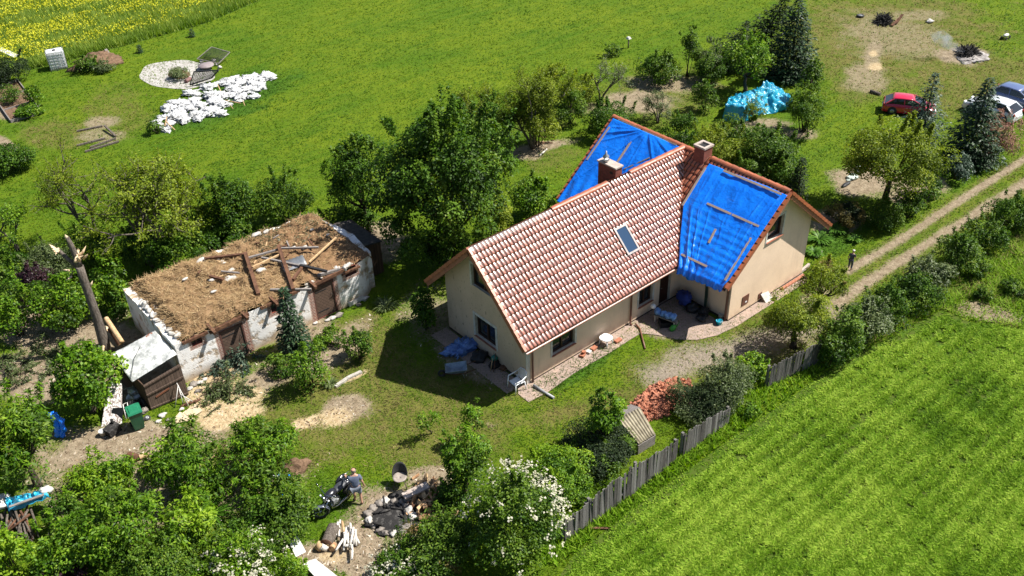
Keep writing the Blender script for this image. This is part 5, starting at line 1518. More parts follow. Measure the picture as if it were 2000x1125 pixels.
def sparse_tree(name, label, cat, base, top, half, mat, leaf=(.11, .06), nl=2600, depth=3, bark='bark_grey', group=None, spread=.8, nst=3, lean=(0, 0), tuft=10, seed=None, droop=.3, up0=1.0):
    """open crown: visible branches that carry leaves along their outer ends"""
    SEED[0] += 1
    rg = np.random.default_rng(seed or SEED[0])
    g = G(*base); H = max(.6, HT(*base, top)); Rr = half/scl(g)
    th = thing(name, label, cat, g, group)
    mb = MB(); tips = []
    def br(p, d, L, r, k):
        pts = [p]; q = p.copy(); dd = d.copy()
        for i in range(4):
            dd = unit(dd+rg.normal(0, .16, 3)+np.array([0, 0, .06]))
            q = q+dd*L/4; pts.append(q)
        mb.tube(pts, [r, r*.88, r*.75, r*.62, r*.45], 7 if k < 2 else 5, cap=k == 0)
        if k >= depth-1: tips.append((pts, L))
        if k < depth:
            for j in range(rg.integers(3, 5)):
                f = rg.uniform(.4, 1.0); i = min(3, int(f*4)); b = pts[i]+(pts[i+1]-pts[i])*(f*4-i)
                nd = unit(dd*.7+rg.normal(0, spread, 3)*np.array([1, 1, .6])+np.array([0, 0, .18]))
                br(b, nd, L*rg.uniform(.5, .72), r*.5, k+1)
    for s in range(nst):
        a = 2*math.pi*(s+rg.random()*.6)/nst
        o = Rr/max(H, .1)*rg.uniform(.35, .8)
        d = unit(np.array([math.cos(a)*o+lean[0], math.sin(a)*o+lean[1], up0]))
        br(g+np.array([math.cos(a), math.sin(a), 0])*.06, d, H*.5, .03+.012*H, 0)
    mb.build('trunk', M[bark], th)
    w = np.array([t[1] for t in tips]); w = w/w.sum()
    ti = rg.choice(len(tips), nl, p=w)
    pp = np.array([t[0] for t in tips])
    f = rg.uniform(.15, 1.0, nl)*4; i0 = np.minimum(3, f.astype(int)); fr_ = (f-i0)[:, None]
    P = pp[ti, i0]*(1-fr_)+pp[ti, i0+1]*fr_+rg.normal(0, .045+.012*H, (nl, 3))
    out = unit(P-(g+np.array([0, 0, H*.5])))
    P[:, 2] = np.maximum(P[:, 2], .04)
    V, F, T = leaf_quads(P, out, rg, leaf[0], leaf[1], droop, tint=np.clip(.5+rg.normal(0, .12, len(tips))[ti]+rg.normal(0, .17, nl), 0, 1))
    np_mesh('crown', V, F, LM[mat], T, parent=th)
    return th
def conifer(name, label, cat, base, top, half, mat, lean=(0, 0), dens=1.0, group=None, ragged=.15, droop=.25):
    SEED[0] += 1
    rg = np.random.default_rng(SEED[0])
    g = G(*base); H = max(.3, HT(*base, top)); Rr = half/scl(g)
    th = thing(name, label, cat, g, group)
    tp_ = g+np.array([lean[0], lean[1], H])
    MB().tube([g, (g+tp_)/2, tp_], [.035+.014*H, .025+.008*H, .008], 8).build('trunk', M['bark'], th)
    P = []; D = []; T = []
    nz = int(H/.15*dens)+5
    for i in range(nz):
        f = (i+rg.random())/nz
        L0 = Rr*(1-f)**.85*(1 if f > .08 else .8)+.05
        nb = int(6+5*(1-f))
        for b in range(nb):
            a = 2*math.pi*(b+rg.random())/nb
            L = L0*rg.uniform(1-ragged*2.2, 1+ragged*.7)
            ctr = g+np.array([lean[0]*f, lean[1]*f, H*f])
            h = np.array([math.cos(a), math.sin(a), 0])
            m = max(4, int(L/.075*dens))
            s = rg.uniform(.12, 1, m)
            sl = -droop*(1-f)*s*L+.22*s*s*L
            p = ctr+h*(s*L)[:, None]+np.array([0, 0, 1])*sl[:, None]
            sd_ = np.array([-h[1], h[0], 0])*np.where(rg.random(m) < .5, -1, 1)[:, None]
            p = p+sd_*(rg.random(m)*.22*L*(1-s*.75))[:, None]
            d = unit(h*.9+sd_*.7+rg.normal(0, .25, (m, 3))+np.array([0, 0, -.12]))
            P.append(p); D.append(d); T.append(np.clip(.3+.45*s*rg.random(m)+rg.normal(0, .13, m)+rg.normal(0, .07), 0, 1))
    P = np.vstack(P); D = np.vstack(D); T = np.concatenate(T); n = len(P)
    P[:, 2] = np.maximum(P[:, 2], .02)
    Ls = (.1+.025*H)*rg.uniform(.6, 1.3, n)[:, None]; w = Ls*.36
    nr = unit(np.array([0, 0, 1.0])+rg.normal(0, .45, (n, 3))); s = unit(np.cross(nr, D))
    V = np.empty((n, 4, 3)); V[:, 0] = P; V[:, 1] = P+D*Ls*.5+s*w*.5-nr*w*.15; V[:, 2] = P+D*Ls-np.array([0, 0, .03]); V[:, 3] = P+D*Ls*.5-s*w*.5-nr*w*.15
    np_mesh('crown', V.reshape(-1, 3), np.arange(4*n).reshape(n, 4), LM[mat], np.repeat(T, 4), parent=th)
    return th
def tuft(name, label, cat, base, rpx, hm, mat, n=120, w=.03, group=None, flat=1.0):
    """strap leaves arching from one root"""
    SEED[0] += 1
    rg = np.random.default_rng(SEED[0])
    g = G(*base); r = rpx/scl(g)
    a = rg.uniform(0, 2*math.pi, n); ln = rg.uniform(.5, 1, n)
    h = np.stack([np.cos(a), np.sin(a), np.zeros(n)], -1); s = np.stack([-np.sin(a), np.cos(a), np.zeros(n)], -1)
    b = g+h*(rg.random(n)*r*.35)[:, None]
    V = np.empty((n, 8, 3))
    for k, f in enumerate((0, .35, .7, 1.0)):
        p = b+h*(ln*r*f**1.3)[:, None]+np.array([0, 0, 1.0])*(hm*ln*(1.9*f-1.35*f*f*flat))[:, None]
        ww = w*(1, 1.1, .8, .1)[k]
        V[:, 2*k] = p-s*ww/2; V[:, 2*k+1] = p+s*ww/2
    i = np.arange(n)[:, None]*8
    F = np.concatenate([i+np.array([[2*k, 2*k+1, 2*k+3, 2*k+2]]) for k in range(3)], 0)
    o = np_mesh(name, V.reshape(-1, 3), F, LM[mat], np.repeat(np.clip(rg.normal(.5, .2, n), 0, 1), 8), org=g)
    return tag(o, label, cat, group)

GF = 'fruit trees and bushes of the front garden'
pe = dict(leaf=(.19, .06), droop=.5)
plant('fruit_tree', 'dense bright tree at the left edge below the scrap heap', 'tree', (-60, 770, 122, 965), 'bright', .4, nc=34, shoots=10, group=GF, dens=1.1, **pe)
plant('fruit_tree', 'round leafy fruit tree right of the reddish log on the yard path', 'tree', (278, 832, 432, 962), 'bright', .4, nc=26, shoots=8, group=GF, dens=1.05, **pe)
plant('fruit_tree', 'loose long-leaved fruit tree in front of the sawdust patch', 'tree', (428, 818, 580, 925), 'bright', .7, nc=22, shoots=8, group=GF, dens=.8, **pe)
plant('shrub', 'pale green bush beside the bare yard path, left of the round fruit tree', 'shrub', (122, 892, 268, 1000), 'lime', 0, leaf=(.13, .06), nc=30, shoots=10, group=GF, dens=1.05)
plant('fruit_tree', 'widest fruit tree of the bottom left corner, light green', 'tree', (150, 950, 325, 1095), 'bright', .4, leaf=(.15, .06), nc=40, shoots=12, group=GF, dens=1.05)
plant('fruit_tree', 'light green tree just left of the drooping strap-leaved clump', 'tree', (298, 968, 420, 1075), 'lime', .3, leaf=(.15, .055), nc=28, shoots=8, group=GF, droop=.5, dens=.95)
plant('shrub', 'loose willowy bush under the washing line, left of the motorbike', 'shrub', (455, 905, 590, 1000), 'bright', .2, nc=22, shoots=8, group=GF, dens=.75, **pe)
plant('shrub', 'dark bluish bush left of the motorbike front wheel', 'shrub', (455, 965, 625, 1065), 'mid', 0, leaf=(.11, .06), nc=30, group=GF, dens=1.0, shoots=7)
plant('shrub', 'yellowish young bush in the bottom left corner', 'shrub', (-40, 1030, 75, 1150), 'lime', 0, nc=18, group=GF, shoots=8, dens=.9)
plant('shrub', 'mid green bush in front of the stick pile at the lower left', 'shrub', (60, 1010, 190, 1130), 'bright', 0, nc=22, group=GF, dens=.95)
plant('shrub', 'dark purple leaved low bush at the bottom left edge of the picture', 'shrub', (80, 1092, 185, 1150), 'purple', 0, leaf=(.09, .05), nc=14, group=GF)
plant('shrub', 'twiggy mid green bush at the bottom, left of the white blossom', 'shrub', (200, 1050, 400, 1160), 'mid', 0, leaf=(.1, .05), nc=34, group=GF, dens=.9, shoots=9)
plant('shrub', 'dark shaded bush beside the covered stick pile', 'shrub', (85, 965, 165, 1050), 'deep', 0, leaf=(.11, .06), nc=14, group=GF, dens=.9)
plant('flowering_shrub', 'low white flowering shrub at the bottom, left of the white sign board', 'shrub', (385, 1050, 560, 1150), 'bright', 0, leaf=(.1, .055), nc=26, flowers=(110, .105, (.1, -.5, .8)), group='white flowering shrubs')
plant('shrub', 'small yellow-green bush touching the bottom edge under the white sign', 'shrub', (530, 1072, 602, 1150), 'lime', 0, leaf=(.07, .04), nc=16)
tuft('strap_leaved_clump', 'clump of drooping strap leaves in the shade between the fruit trees', 'plant', (415, 1010), 48, .55, 'grassy', 190, .035)
plant('tree', 'tall loose young tree with a long leading shoot behind the firewood', 'tree', (855, 835, 965, 960), 'bright', .5, leaf=(.12, .065), nc=22, shoots=9, dens=.75)
plant('sapling', 'thin upright shoot rising before the dark house shadow', 'sapling', (902, 782, 952, 850), 'bright', .5, leaf=(.11, .06), nc=8, shoots=6, dens=.5, cs=.4)
plant('sapling', 'small sprig of leaves left of the tall young tree', 'sapling', (812, 800, 860, 850), 'bright', .36, leaf=(.1, .05), nc=6, shoots=4, dens=.35, cs=.45)
plant('flowering_shrub', 'largest white flowering shrub standing at the end of the board fence', 'shrub', (905, 908, 1106, 1118), 'mid', 0, leaf=(.1, .06), nc=50, flowers=(170, .105, (1.3, .3, .3)), group='white flowering shrubs', dens=1.05)
plant('shrub', 'big shrub with rusty spots in front of the firewood heap', 'shrub', (772, 985, 945, 1130), 'mid', 0, leaf=(.1, .05), nc=40, dens=1.0, mixmat=('rusty', .66), shoots=9)
plant('flowering_shrub', 'white flowering shrub cut by the bottom edge below the fire pit', 'shrub', (720, 1060, 850, 1165), 'mid', 0, leaf=(.09, .05), nc=24, flowers=(100, .105, (-.3, -.3, .8)), group='white flowering shrubs')
plant('shrub', 'bright green rounded bush leaning on the fence behind the white blossom', 'shrub', (1003, 862, 1156, 995), 'lime', 0, leaf=(.09, .045), nc=44, dens=1.1, shoots=3, cs=.3)
plant('shrub', 'low dark dense bush left of the corrugated kennel', 'shrub', (1088, 815, 1242, 930), 'thuja', 0, leaf=(.08, .05), nc=50, dens=1.2, shoots=0, lobes=.1, mixmat=('mid', .62))
plant('sapling', 'bright upright young tree growing out of the low dark bush', 'tree', (1143, 758, 1217, 868), 'bright', .7, leaf=(.12, .07), nc=16, shoots=7, dens=.9)
plant('shrub', 'dark dry bush with bare twigs beside the red tile heap', 'shrub', (1302, 745, 1432, 838), 'thuja', 0, leaf=(.08, .03), nc=30, dens=.65, shoots=12, stems=26, mixmat=('grey', .5))
plant('shrub', 'grey-green bush at the edge of the gravel drive', 'shrub', (1358, 700, 1480, 800), 'grey', 0, leaf=(.08, .045), nc=30, dens=.95, shoots=8)
plant('shrub', 'light green bush hanging over the fence gap beside the grey-green bush', 'shrub', (1425, 690, 1502, 750), 'lime', 0, leaf=(.11, .07), nc=22, dens=.95)
plant('shrub', 'low green weeds bush at the outer foot of the fence, below the gap', 'shrub', (1440, 788, 1486, 815), 'bright', 0, leaf=(.11, .06), nc=12, dens=.8)
plant('weeping_tree', 'yellowish drooping tree beside the drive, standing over the far fence end', 'tree', (1488, 566, 1626, 672), 'olive', .7, leaf=(.12, .04), nc=26, droop=.9, dens=.75, shoots=2, lobes=.5)
plant('weeping_tree', 'yellowish drooping tree close to the gable corner of the house', 'tree', (1560, 505, 1655, 605), 'olive', .7, leaf=(.12, .04), nc=20, droop=.9, dens=.75, shoots=3, lobes=.5, mixmat=('rusty', .6))
GH = 'hedge bushes along the track'
for i, (bb, mt, lb) in enumerate((((1612, 602, 1690, 700), 'mid', 'dense bush behind the tilted grey fence panel, first of the hedge'), ((1640, 585, 1735, 670), 'grey', 'greyish hedge bush with dark gaps, second along the track'),
  ((1690, 560, 1775, 640), 'mid', 'dark green hedge bush below the bend of the right wheel rut'), ((1745, 540, 1830, 612), 'deep', 'leafy hedge bush in the middle of the row along the track'),
  ((1770, 500, 1850, 570), 'grey', 'thin twiggy hedge bush with bare stems beside the right rut'), ((1830, 455, 1915, 535), 'mid', 'tallest hedge bush on the right, nearest the yellow verge'),
  ((1885, 425, 1965, 490), 'mid', 'hedge bush above the tallest one, close to the right edge'), ((1940, 380, 2025, 450), 'deep', 'last hedge bush at the right edge of the picture'), ((1602, 650, 1655, 722), 'mid', 'small bush filling the gap at the far fence end'))):
    plant('hedge_bush', lb, 'bush', bb, mt, 0, leaf=(.1, .06), nc=28, group=GH, dens=1.0, shoots=12, lobes=.4, rmul=1.15)
for i, (bb, lb) in enumerate((((1885, 505, 1935, 545), 'small dark weed bush alone on the yellowish verge'), ((1950, 545, 2005, 580), 'low weed bush on the verge near the right edge'), ((1900, 560, 1940, 590), 'tiny weed tuft above the bare patch of the verge'))):
    plant('weed_bush', lb, 'bush', bb, 'mid', 0, leaf=(.1, .05), nc=10, dens=.8)
# garden right of the house
plant('tree', 'round yellowish-green tree with a clear trunk beside the track', 'tree', (1650, 238, 1848, 385), 'olive', 1.2, leaf=(.12, .075), nc=60, cs=.27, dens=1.0, shoots=6, lobes=.35)
conifer('spruce', 'tall dark spruce in front of the pale parked car', 'spruce', (1888, 318), 152, 66, 'spruce', ragged=.12, dens=1.3)
conifer('spruce', 'slender bluish spruce in front of the red car', 'spruce', (1798, 272), 143, 52, 'blue', lean=(.1, .1), ragged=.25, dens=1.1)
plant('dead_shrub', 'dry pinkish-brown shrub in front of the pale car', 'shrub', (1900, 222, 1995, 312), 'dead', 0, leaf=(.16, .035), nc=24, dens=.6, shoots=12, stems=20, mixmat=('grey', .58))
plant('shrub', 'blue-grey shrub with stiff leaves between spruce and track', 'shrub', (1840, 305, 1905, 355), 'blue', 0, leaf=(.14, .045), nc=12, dens=.7)
plant('shrub', 'low green bed shrub to the right of the round tree', 'shrub', (1775, 335, 1850, 395), 'mid', 0, nc=18, dens=.9)
plant('shrub', 'dark rounded bed shrub at the track bend below the round tree', 'shrub', (1690, 388, 1770, 452), 'mid', 0, leaf=(.09, .05), nc=22, dens=1.0)
plant('thuja', 'clipped thuja ball with a rusty brown side near the gable', 'thuja', (1612, 392, 1690, 445), 'thuja', 0, leaf=(.08, .04), nc=36, cs=.25, shoots=0, dens=1.2, mixmat=('rusty', .55), lobes=.1)
conifer('thuja', 'narrow dark thuja column at the rear corner of the house', 'thuja', (1556, 385), 308, 22, 'thuja', ragged=.1, dens=1.3, droop=0)
for b, r_, l in (((1600, 470), 26, 'broad leafy clump at the foot of the right gable'), ((1632, 452), 22, 'bright hosta-like clump between gable and thuja ball'), ((1590, 498), 18, 'low pale clump of leaves at the wall corner beside the track'), ((1668, 472), 14, 'small tuft of leaves at the grass edge near the person in the white cap'), ((1760, 412), 18, 'strap-leaved clump at the bed edge below the bed shrub'), ((1875, 335), 22, 'stiff grey-green strap clump below the spruce')):
    tuft('leafy_clump', l, 'plant', b, r_, .45, 'grassy', 90, .09)
# behind the house
plant('shrub', 'broad green shrub mass right behind the second chimney', 'shrub', (1340, 245, 1460, 335), 'olive', 0, leaf=(.11, .06), nc=36, dens=1.0, shoots=12, lobes=.4)
plant('shrub', 'large dense shrub behind the right roof, beside the bright lawn', 'shrub', (1430, 255, 1568, 352), 'mid', 0, leaf=(.12, .08), nc=40, dens=1.05, shoots=10, lobes=.4)
plant('shrub', 'dark shrub with black gaps tight behind the ridge of the right roof', 'shrub', (1290, 225, 1380, 290), 'deep', 0, leaf=(.1, .06), nc=20, dens=.7, shoots=6)
plant('shrub', 'rounded dark shrub at the far roof corner with a bare soil side', 'shrub', (1135, 198, 1240, 272), 'deep', 0, leaf=(.11, .07), nc=24, dens=.9)
sparse_tree('fruit_tree', 'small pale fruit tree with thin crown on the brown garden soil', 'tree', (1285, 240), 172, 42, 'grey', nl=2600, leaf=(.1, .05))
plant('shrub', 'small dark bush left of the turquoise sheet', 'shrub', (1348, 160, 1402, 218), 'mid', 0, nc=12, dens=.8)
plant('hedge_bush', 'low leafy hedge bush at the garden end, left of the dark firs', 'bush', (1240, 108, 1335, 168), 'mid', 0, leaf=(.13, .08), nc=28, dens=.9, lobes=.4)
plant('shrub', 'thin tall bush with a leafy top behind the low hedge bush', 'shrub', (1322, 52, 1375, 145), 'mid', .3, nc=16, dens=.6, lobes=.6)
plant('shrub', 'brownish half-bare bush between the hedge and the leaning thujas', 'shrub', (1352, 78, 1415, 150), 'grey', 0, leaf=(.1, .04), nc=16, dens=.55, stems=16)
conifer('thuja', 'dark windswept thuja leaning right, shorter of the two', 'thuja', (1405, 140), 42, 46, 'thuja', lean=(1.2, -1.1), ragged=.3, droop=-.3, dens=1.2)
conifer('thuja', 'tallest dark windswept thuja leaning right at the top edge', 'thuja', (1458, 130), -18, 62, 'thuja', lean=(1.9, -1.6), ragged=.3, droop=-.35, dens=1.2)
conifer('spruce', 'broad dark spruce with drooping tiers behind the turquoise sheet', 'spruce', (1540, 152), -8, 62, 'spruce', ragged=.1, dens=1.3)
plant('tree', 'round green tree in front of the leaning thujas', 'tree', (1412, 72, 1512, 170), 'bright', .5, leaf=(.13, .09), nc=28, dens=.85, shoots=6)
plant('tree', 'narrow olive tree on the right of the turquoise sheet, upper part', 'tree', (1560, 118, 1612, 190), 'mid', .6, nc=14, dens=.8)
plant('shrub', 'spreading shrub with slanting stems right of the turquoise sheet', 'shrub', (1532, 168, 1622, 262), 'mid', 0, leaf=(.14, .05), nc=24, dens=.8, shoots=14, stems=12)
plant('shrub', 'bushy twigs growing before the turquoise sheet', 'shrub', (1450, 188, 1502, 236), 'olive', 0, leaf=(.09, .05), nc=10, dens=.5)
sparse_tree('apple_tree', 'open multi-stemmed tree with dark trunk left of the far roof', 'tree', (1040, 290), 118, 66, 'olive', nl=12000, nst=4, leaf=(.13, .06), spread=.55)
sparse_tree('apple_tree', 'upright tree with many steep shoots behind the big dark tree', 'tree', (960, 280), 152, 52, 'olive', nl=9500, nst=6, leaf=(.13, .055), spread=.4)
sparse_tree('apple_tree', 'leaning bare-trunked tree with leafy top, right of the multi-stemmed one', 'tree', (1078, 215), 98, 48, 'olive', nl=5000, nst=1, lean=(.35, -.3), leaf=(.13, .06), bark='bark')
sparse_tree('young_tree', 'slender sparse tree at the edge of the meadow near the far roof', 'tree', (1172, 198), 84, 24, 'grey', nl=900, nst=2)
plant('shrub', 'low light shrub under the open trees beside the meadow', 'shrub', (1070, 150, 1180, 205), 'olive', 0, leaf=(.12, .06), nc=20, dens=.6, lobes=.5)
plant('rose_bush', 'small bush with a pink flower out in the meadow', 'bush', (1176, 86, 1214, 112), 'mid', 0, leaf=(.12, .07), nc=8, dens=.5)
plant('tree', 'big dark green broad tree between barn and house', 'tree', (728, 212, 1012, 515), 'deep', .5, leaf=(.16, .095), nc=120, cs=.22, dens=1.9, shoots=40, lobes=.3)
plant('tree', 'second dark tree left of the broad one, beside the meadow', 'tree', (640, 278, 772, 440), 'deep', .6, leaf=(.16, .08), nc=32, cs=.3, dens=1.0, shoots=16, lobes=.4)
plant('shrub', 'dark undergrowth below the broad tree behind the roof ridge', 'shrub', (820, 420, 930, 545), 'deep', 0, leaf=(.14, .08), nc=22, dens=.9)
plant('shrub', 'light green bushy growth behind the middle of the long roof', 'shrub', (985, 345, 1102, 440), 'bright', 0, leaf=(.14, .08), nc=26, dens=.9, shoots=8)
plant('shrub', 'yellowish slim bush at the edge of the broad dark tree', 'shrub', (925, 380, 1000, 470), 'olive', 0, leaf=(.11, .05), nc=16, dens=.8, shoots=8)
plant('shrub', 'shaded bush against the left gable, half in the dark', 'shrub', (795, 560, 868, 648), 'deep', 0, leaf=(.11, .07), nc=16, dens=.9)
plant('shrub', 'dark thicket under the second tree beside the lean-to', 'shrub', (620, 405, 740, 470), 'deep', 0, leaf=(.13, .07), nc=22, dens=.8)
plant('shrub', 'fresh green shrub right of the chimney, filling the mass behind the roof', 'shrub', (1385, 222, 1490, 310), 'mid', 0, leaf=(.12, .07), nc=28, dens=1.05, lobes=.4)
plant('shrub', 'dark low shrub between the dense shrub mass and the thuja column', 'shrub', (1478, 300, 1580, 372), 'deep', 0, leaf=(.11, .07), nc=22, dens=1.0)
plant('shrub', 'bushy growth low behind the near end of the right ridge', 'shrub', (1420, 300, 1510, 365), 'mid', 0, leaf=(.12, .07), nc=20, dens=1.0)
plant('shrub', 'dense green undergrowth below the upright tree with steep shoots', 'shrub', (915, 185, 1012, 292), 'mid', 0, leaf=(.12, .06), nc=26, dens=.8, shoots=14, lobes=.5)
plant('shrub', 'dense green undergrowth below the open multi-stemmed tree', 'shrub', (1002, 165, 1098, 288), 'olive', 0, leaf=(.12, .06), nc=28, dens=.75, shoots=14, lobes=.5)
plant('shrub', 'leafy bush below the leaning bare-trunked tree', 'shrub', (1075, 165, 1150, 245), 'mid', 0, leaf=(.12, .06), nc=20, dens=.75, shoots=8)
plant('shrub', 'dark bush in front of the row of leaning thujas', 'shrub', (1355, 100, 1425, 165), 'deep', 0, leaf=(.12, .07), nc=20, dens=.95)
plant('shrub', 'leafy bed growth between the round tree and the thuja ball', 'shrub', (1745, 375, 1812, 430), 'mid', 0, leaf=(.11, .06), nc=24, dens=.9)
# behind the barn
plant('shrub', 'dark round bush behind the left half of the barn', 'shrub', (388, 345, 505, 470), 'deep', 0, leaf=(.13, .08), nc=28, dens=1.0, shoots=10)
plant('shrub', 'bright bush behind the right half of the barn', 'shrub', (485, 338, 612, 445), 'mid', 0, leaf=(.13, .07), nc=28, dens=.95, shoots=10)
plant('hedge_bush', 'low dark hedge behind the left end of the barn', 'bush', (290, 445, 405, 545), 'deep', 0, leaf=(.12, .07), nc=26, dens=1.0)
plant('hedge_bush', 'low dark hedge along the rear wall of the barn, middle part', 'bush', (385, 425, 500, 492), 'deep', 0, leaf=(.12, .07), nc=24, dens=1.0)
sparse_tree('tree', 'open-crowned tree behind the broken trunk, seen against the meadow', 'tree', (300, 520), 268, 100, 'olive', nl=8500, nst=5, leaf=(.16, .085), spread=.8, tuft=8)
sparse_tree('tree', 'thin bent tree with bare stems left of the open-crowned tree', 'tree', (190, 470), 250, 85, 'olive', nl=4600, nst=3, leaf=(.13, .06), spread=.75, lean=(-.25, .2))
sparse_tree('tree', 'slim branchy tree at the far left in front of the meadow', 'tree', (38, 495), 378, 44, 'bright', nl=2400, nst=2, leaf=(.14, .07))
sparse_tree('tree', 'small tree with few leaves beside the right half of the open-crowned tree', 'tree', (360, 480), 300, 60, 'olive', nl=3600, nst=2, leaf=(.14, .07), spread=.8)
plant('shrub', 'leafy bush left of the snapped tree trunk', 'shrub', (60, 540, 195, 655), 'bright', 0, leaf=(.13, .08), nc=26, dens=.85, lobes=.45)
plant('shrub', 'bright bush at the left edge above the scrap yard', 'shrub', (-40, 535, 72, 665), 'bright', 0, leaf=(.13, .07), nc=22, dens=.95)
plant('shrub', 'dark purplish bush between the two bright bushes at the left', 'shrub', (18, 520, 110, 600), 'purple', 0, leaf=(.11, .06), nc=18, dens=.9)
plant('shrub', 'grey-green bush at the left edge beyond the lying trunk', 'shrub', (40, 480, 155, 560), 'grey', 0, leaf=(.1, .05), nc=24, dens=.8)
plant('shrub', 'tall green shrub right behind the snapped trunk', 'shrub', (165, 500, 250, 610), 'bright', 0, leaf=(.15, .09), nc=22, dens=.85)
plant('tree', 'bright tree with hand-shaped leaves hiding the foot of the snapped trunk', 'tree', (92, 668, 242, 812), 'bright', .36, leaf=(.15, .1), nc=40, dens=1.5, shoots=4, droop=.6)
plant('shrub', 'leafy green growth between the purplish bush and the snapped trunk', 'shrub', (90, 595, 170, 650), 'mid', 0, leaf=(.12, .07), nc=16, dens=.85)
plant('shrub', 'dark shaded bush directly behind the left end wall of the barn', 'shrub', (205, 560, 262, 625), 'deep', 0, leaf=(.12, .07), nc=12, dens=.8)
plant('shrub', 'light bush between the open-crowned tree and the dark round bush', 'shrub', (330, 395, 410, 460), 'bright', 0, leaf=(.13, .08), nc=18, dens=.85)
plant('shrub', 'green thicket below the thin bent tree', 'shrub', (120, 430, 240, 520), 'mid', 0, leaf=(.13, .07), nc=24, dens=.7, lobes=.5)
plant('shrub', 'dark leafy thicket at the foot of the open-crowned tree', 'shrub', (225, 430, 345, 530), 'deep', 0, leaf=(.13, .07), nc=24, dens=.85, lobes=.4)
plant('shrub', 'low leafy bush at the left edge below the slim branchy tree', 'shrub', (-40, 495, 60, 560), 'mid', 0, leaf=(.13, .07), nc=18, dens=.85)
plant('shrub', 'bush between the bright rounded bush and the dark dense bush by the fence', 'shrub', (1060, 905, 1170, 985), 'bright', 0, leaf=(.1, .05), nc=20, dens=.8)
plant('shrub', 'shaded undergrowth between firewood heap and the tall young tree', 'shrub', (845, 920, 930, 1000), 'deep', 0, leaf=(.1, .055), nc=18, dens=.85)
plant('shrub', 'leafy bush filling the gap between the two front fruit trees', 'shrub', (355, 900, 460, 985), 'bright', 0, leaf=(.14, .06), nc=18, dens=.75)
plant('shrub', 'mid green bush right of the bottom left corner tree', 'shrub', (420, 1010, 520, 1090), 'mid', 0, leaf=(.11, .055), nc=20, dens=.85)
# in front of the barn
conifer('spruce', 'small dark spruce standing against the barn front', 'spruce', (578, 685), 562, 36, 'spruce', ragged=.1, dens=1.5)
plant('shrub', 'dark rounded shrub on the lawn left of the house shadow', 'shrub', (664, 642, 732, 708), 'deep', 0, leaf=(.1, .06), nc=22, dens=.95)
plant('shrub', 'bright leafy shrub in front of the small spruce', 'shrub', (560, 672, 648, 768), 'bright', 0, leaf=(.12, .06), nc=26, dens=.85, lobes=.4)
plant('shrub', 'low shrub to the left of the bright leafy one', 'shrub', (515, 690, 580, 740), 'mid', 0, leaf=(.1, .05), nc=14, dens=.7)
plant('shrub', 'small green bush beside the doorway of the barn, right of the spruce', 'shrub', (612, 638, 680, 685), 'bright', 0, leaf=(.11, .05), nc=14, dens=.7)
tuft('iris_clump', 'pale strap-leaved clump near the right end of the barn wall', 'plant', (752, 600), 26, .4, 'grey', 110, .04)
tuft('leafy_clump', 'pale blue-green clump below the bright leafy shrub', 'plant', (645, 752), 18, .3, 'grey', 70, .04)
# cut spruce branches
def branchpile(label, px, py, rx, ry, hgt, mat, n, seed):
    rg = np.random.default_rng(seed); g = G(px, py); s = scl(g)
    t = thing('branch_heap', label, 'branches', g)
    mb = MB(); P = []; D = []
    for i in range(n):
        a = rg.uniform(0, 6.28); rr = rg.random()**.6
        p0 = g+np.array([math.cos(a)*rr*rx/s, math.sin(a)*rr*ry/s*1.6, hgt*(1-rr)*rg.random()+.04])
        d = unit(rg.normal(0, 1, 3)*np.array([1, 1, .25])); L = rg.uniform(.5, 1.1)
        p1 = p0+d*L; p1[2] = max(p1[2], .04)
        mb.tube([p0, (p0+p1)/2+np.array([0, 0, .05]), p1], [.016, .012, .005], 5)
        m = 60; f = rg.random(m)[:, None]
        P.append(p0*(1-f)+p1*f); D.append(unit(d+rg.normal(0, .7, (m, 3))))
    mb.build('twig', M['bark'], t)
    P = np.vstack(P); D = np.vstack(D); P[:, 2] = np.maximum(P[:, 2], .03)
    V, F, T = leaf_quads(P, D, rg, .17, .05, .2, tint=np.clip(rg.normal(.5, .2, len(P)), 0, 1))
    np_mesh('needles', V, F, LM[mat], T, parent=t)
branchpile('heap of cut grey-green conifer branches before the left barn door', 452, 712, 48, 26, .75, 'blue', 42, 5)
branchpile('lower heap of cut browning branches next to the sawdust', 445, 765, 46, 24, .5, 'grey', 34, 6)
branchpile('tangle of felled leafless branches left of the bright tree', 55, 712, 90, 40, .9, 'grey', 60, 8)
# far left garden
plant('shrub', 'dark broad shrub at the upper left edge', 'shrub', (-40, 106, 50, 168), 'thuja', 0, leaf=(.13, .05), nc=22, dens=1.0, mixmat=('mid', .6))
plant('shrub', 'dense dark shrub at the left edge beside the garden path', 'shrub', (-60, 282, 58, 350), 'deep', 0, leaf=(.13, .08), nc=24, dens=1.0)
plant('strawberry_row', 'low clipped green row along the right side of the raised bed', 'plant', (48, 163, 84, 208), 'bright', 0, leaf=(.12, .08), nc=22, dens=1.0, shoots=0)
plant('strawberry_row', 'low green row across the lower end of the raised bed', 'plant', (28, 202, 84, 228), 'bright', 0, leaf=(.12, .08), nc=22, dens=1.0, shoots=0)
plant('strawberry_row', 'thin green growth inside the raised bed at the left edge', 'plant', (-10, 166, 50, 204), 'mid', 0, leaf=(.1, .06), nc=18, dens=.4, shoots=0)
conifer('young_spruce', 'small dark young spruce alone near the top of the meadow', 'spruce', (376, 72), 55, 7, 'spruce', dens=1.6)
conifer('young_spruce', 'small dark young spruce nearer the compost mound', 'spruce', (274, 103), 87, 7, 'spruce', dens=1.6)
plant('shrub', 'low weeds growing over the front of the compost mound', 'shrub', (180, 122, 222, 142), 'grey', 0, leaf=(.12, .06), nc=14, dens=.6)
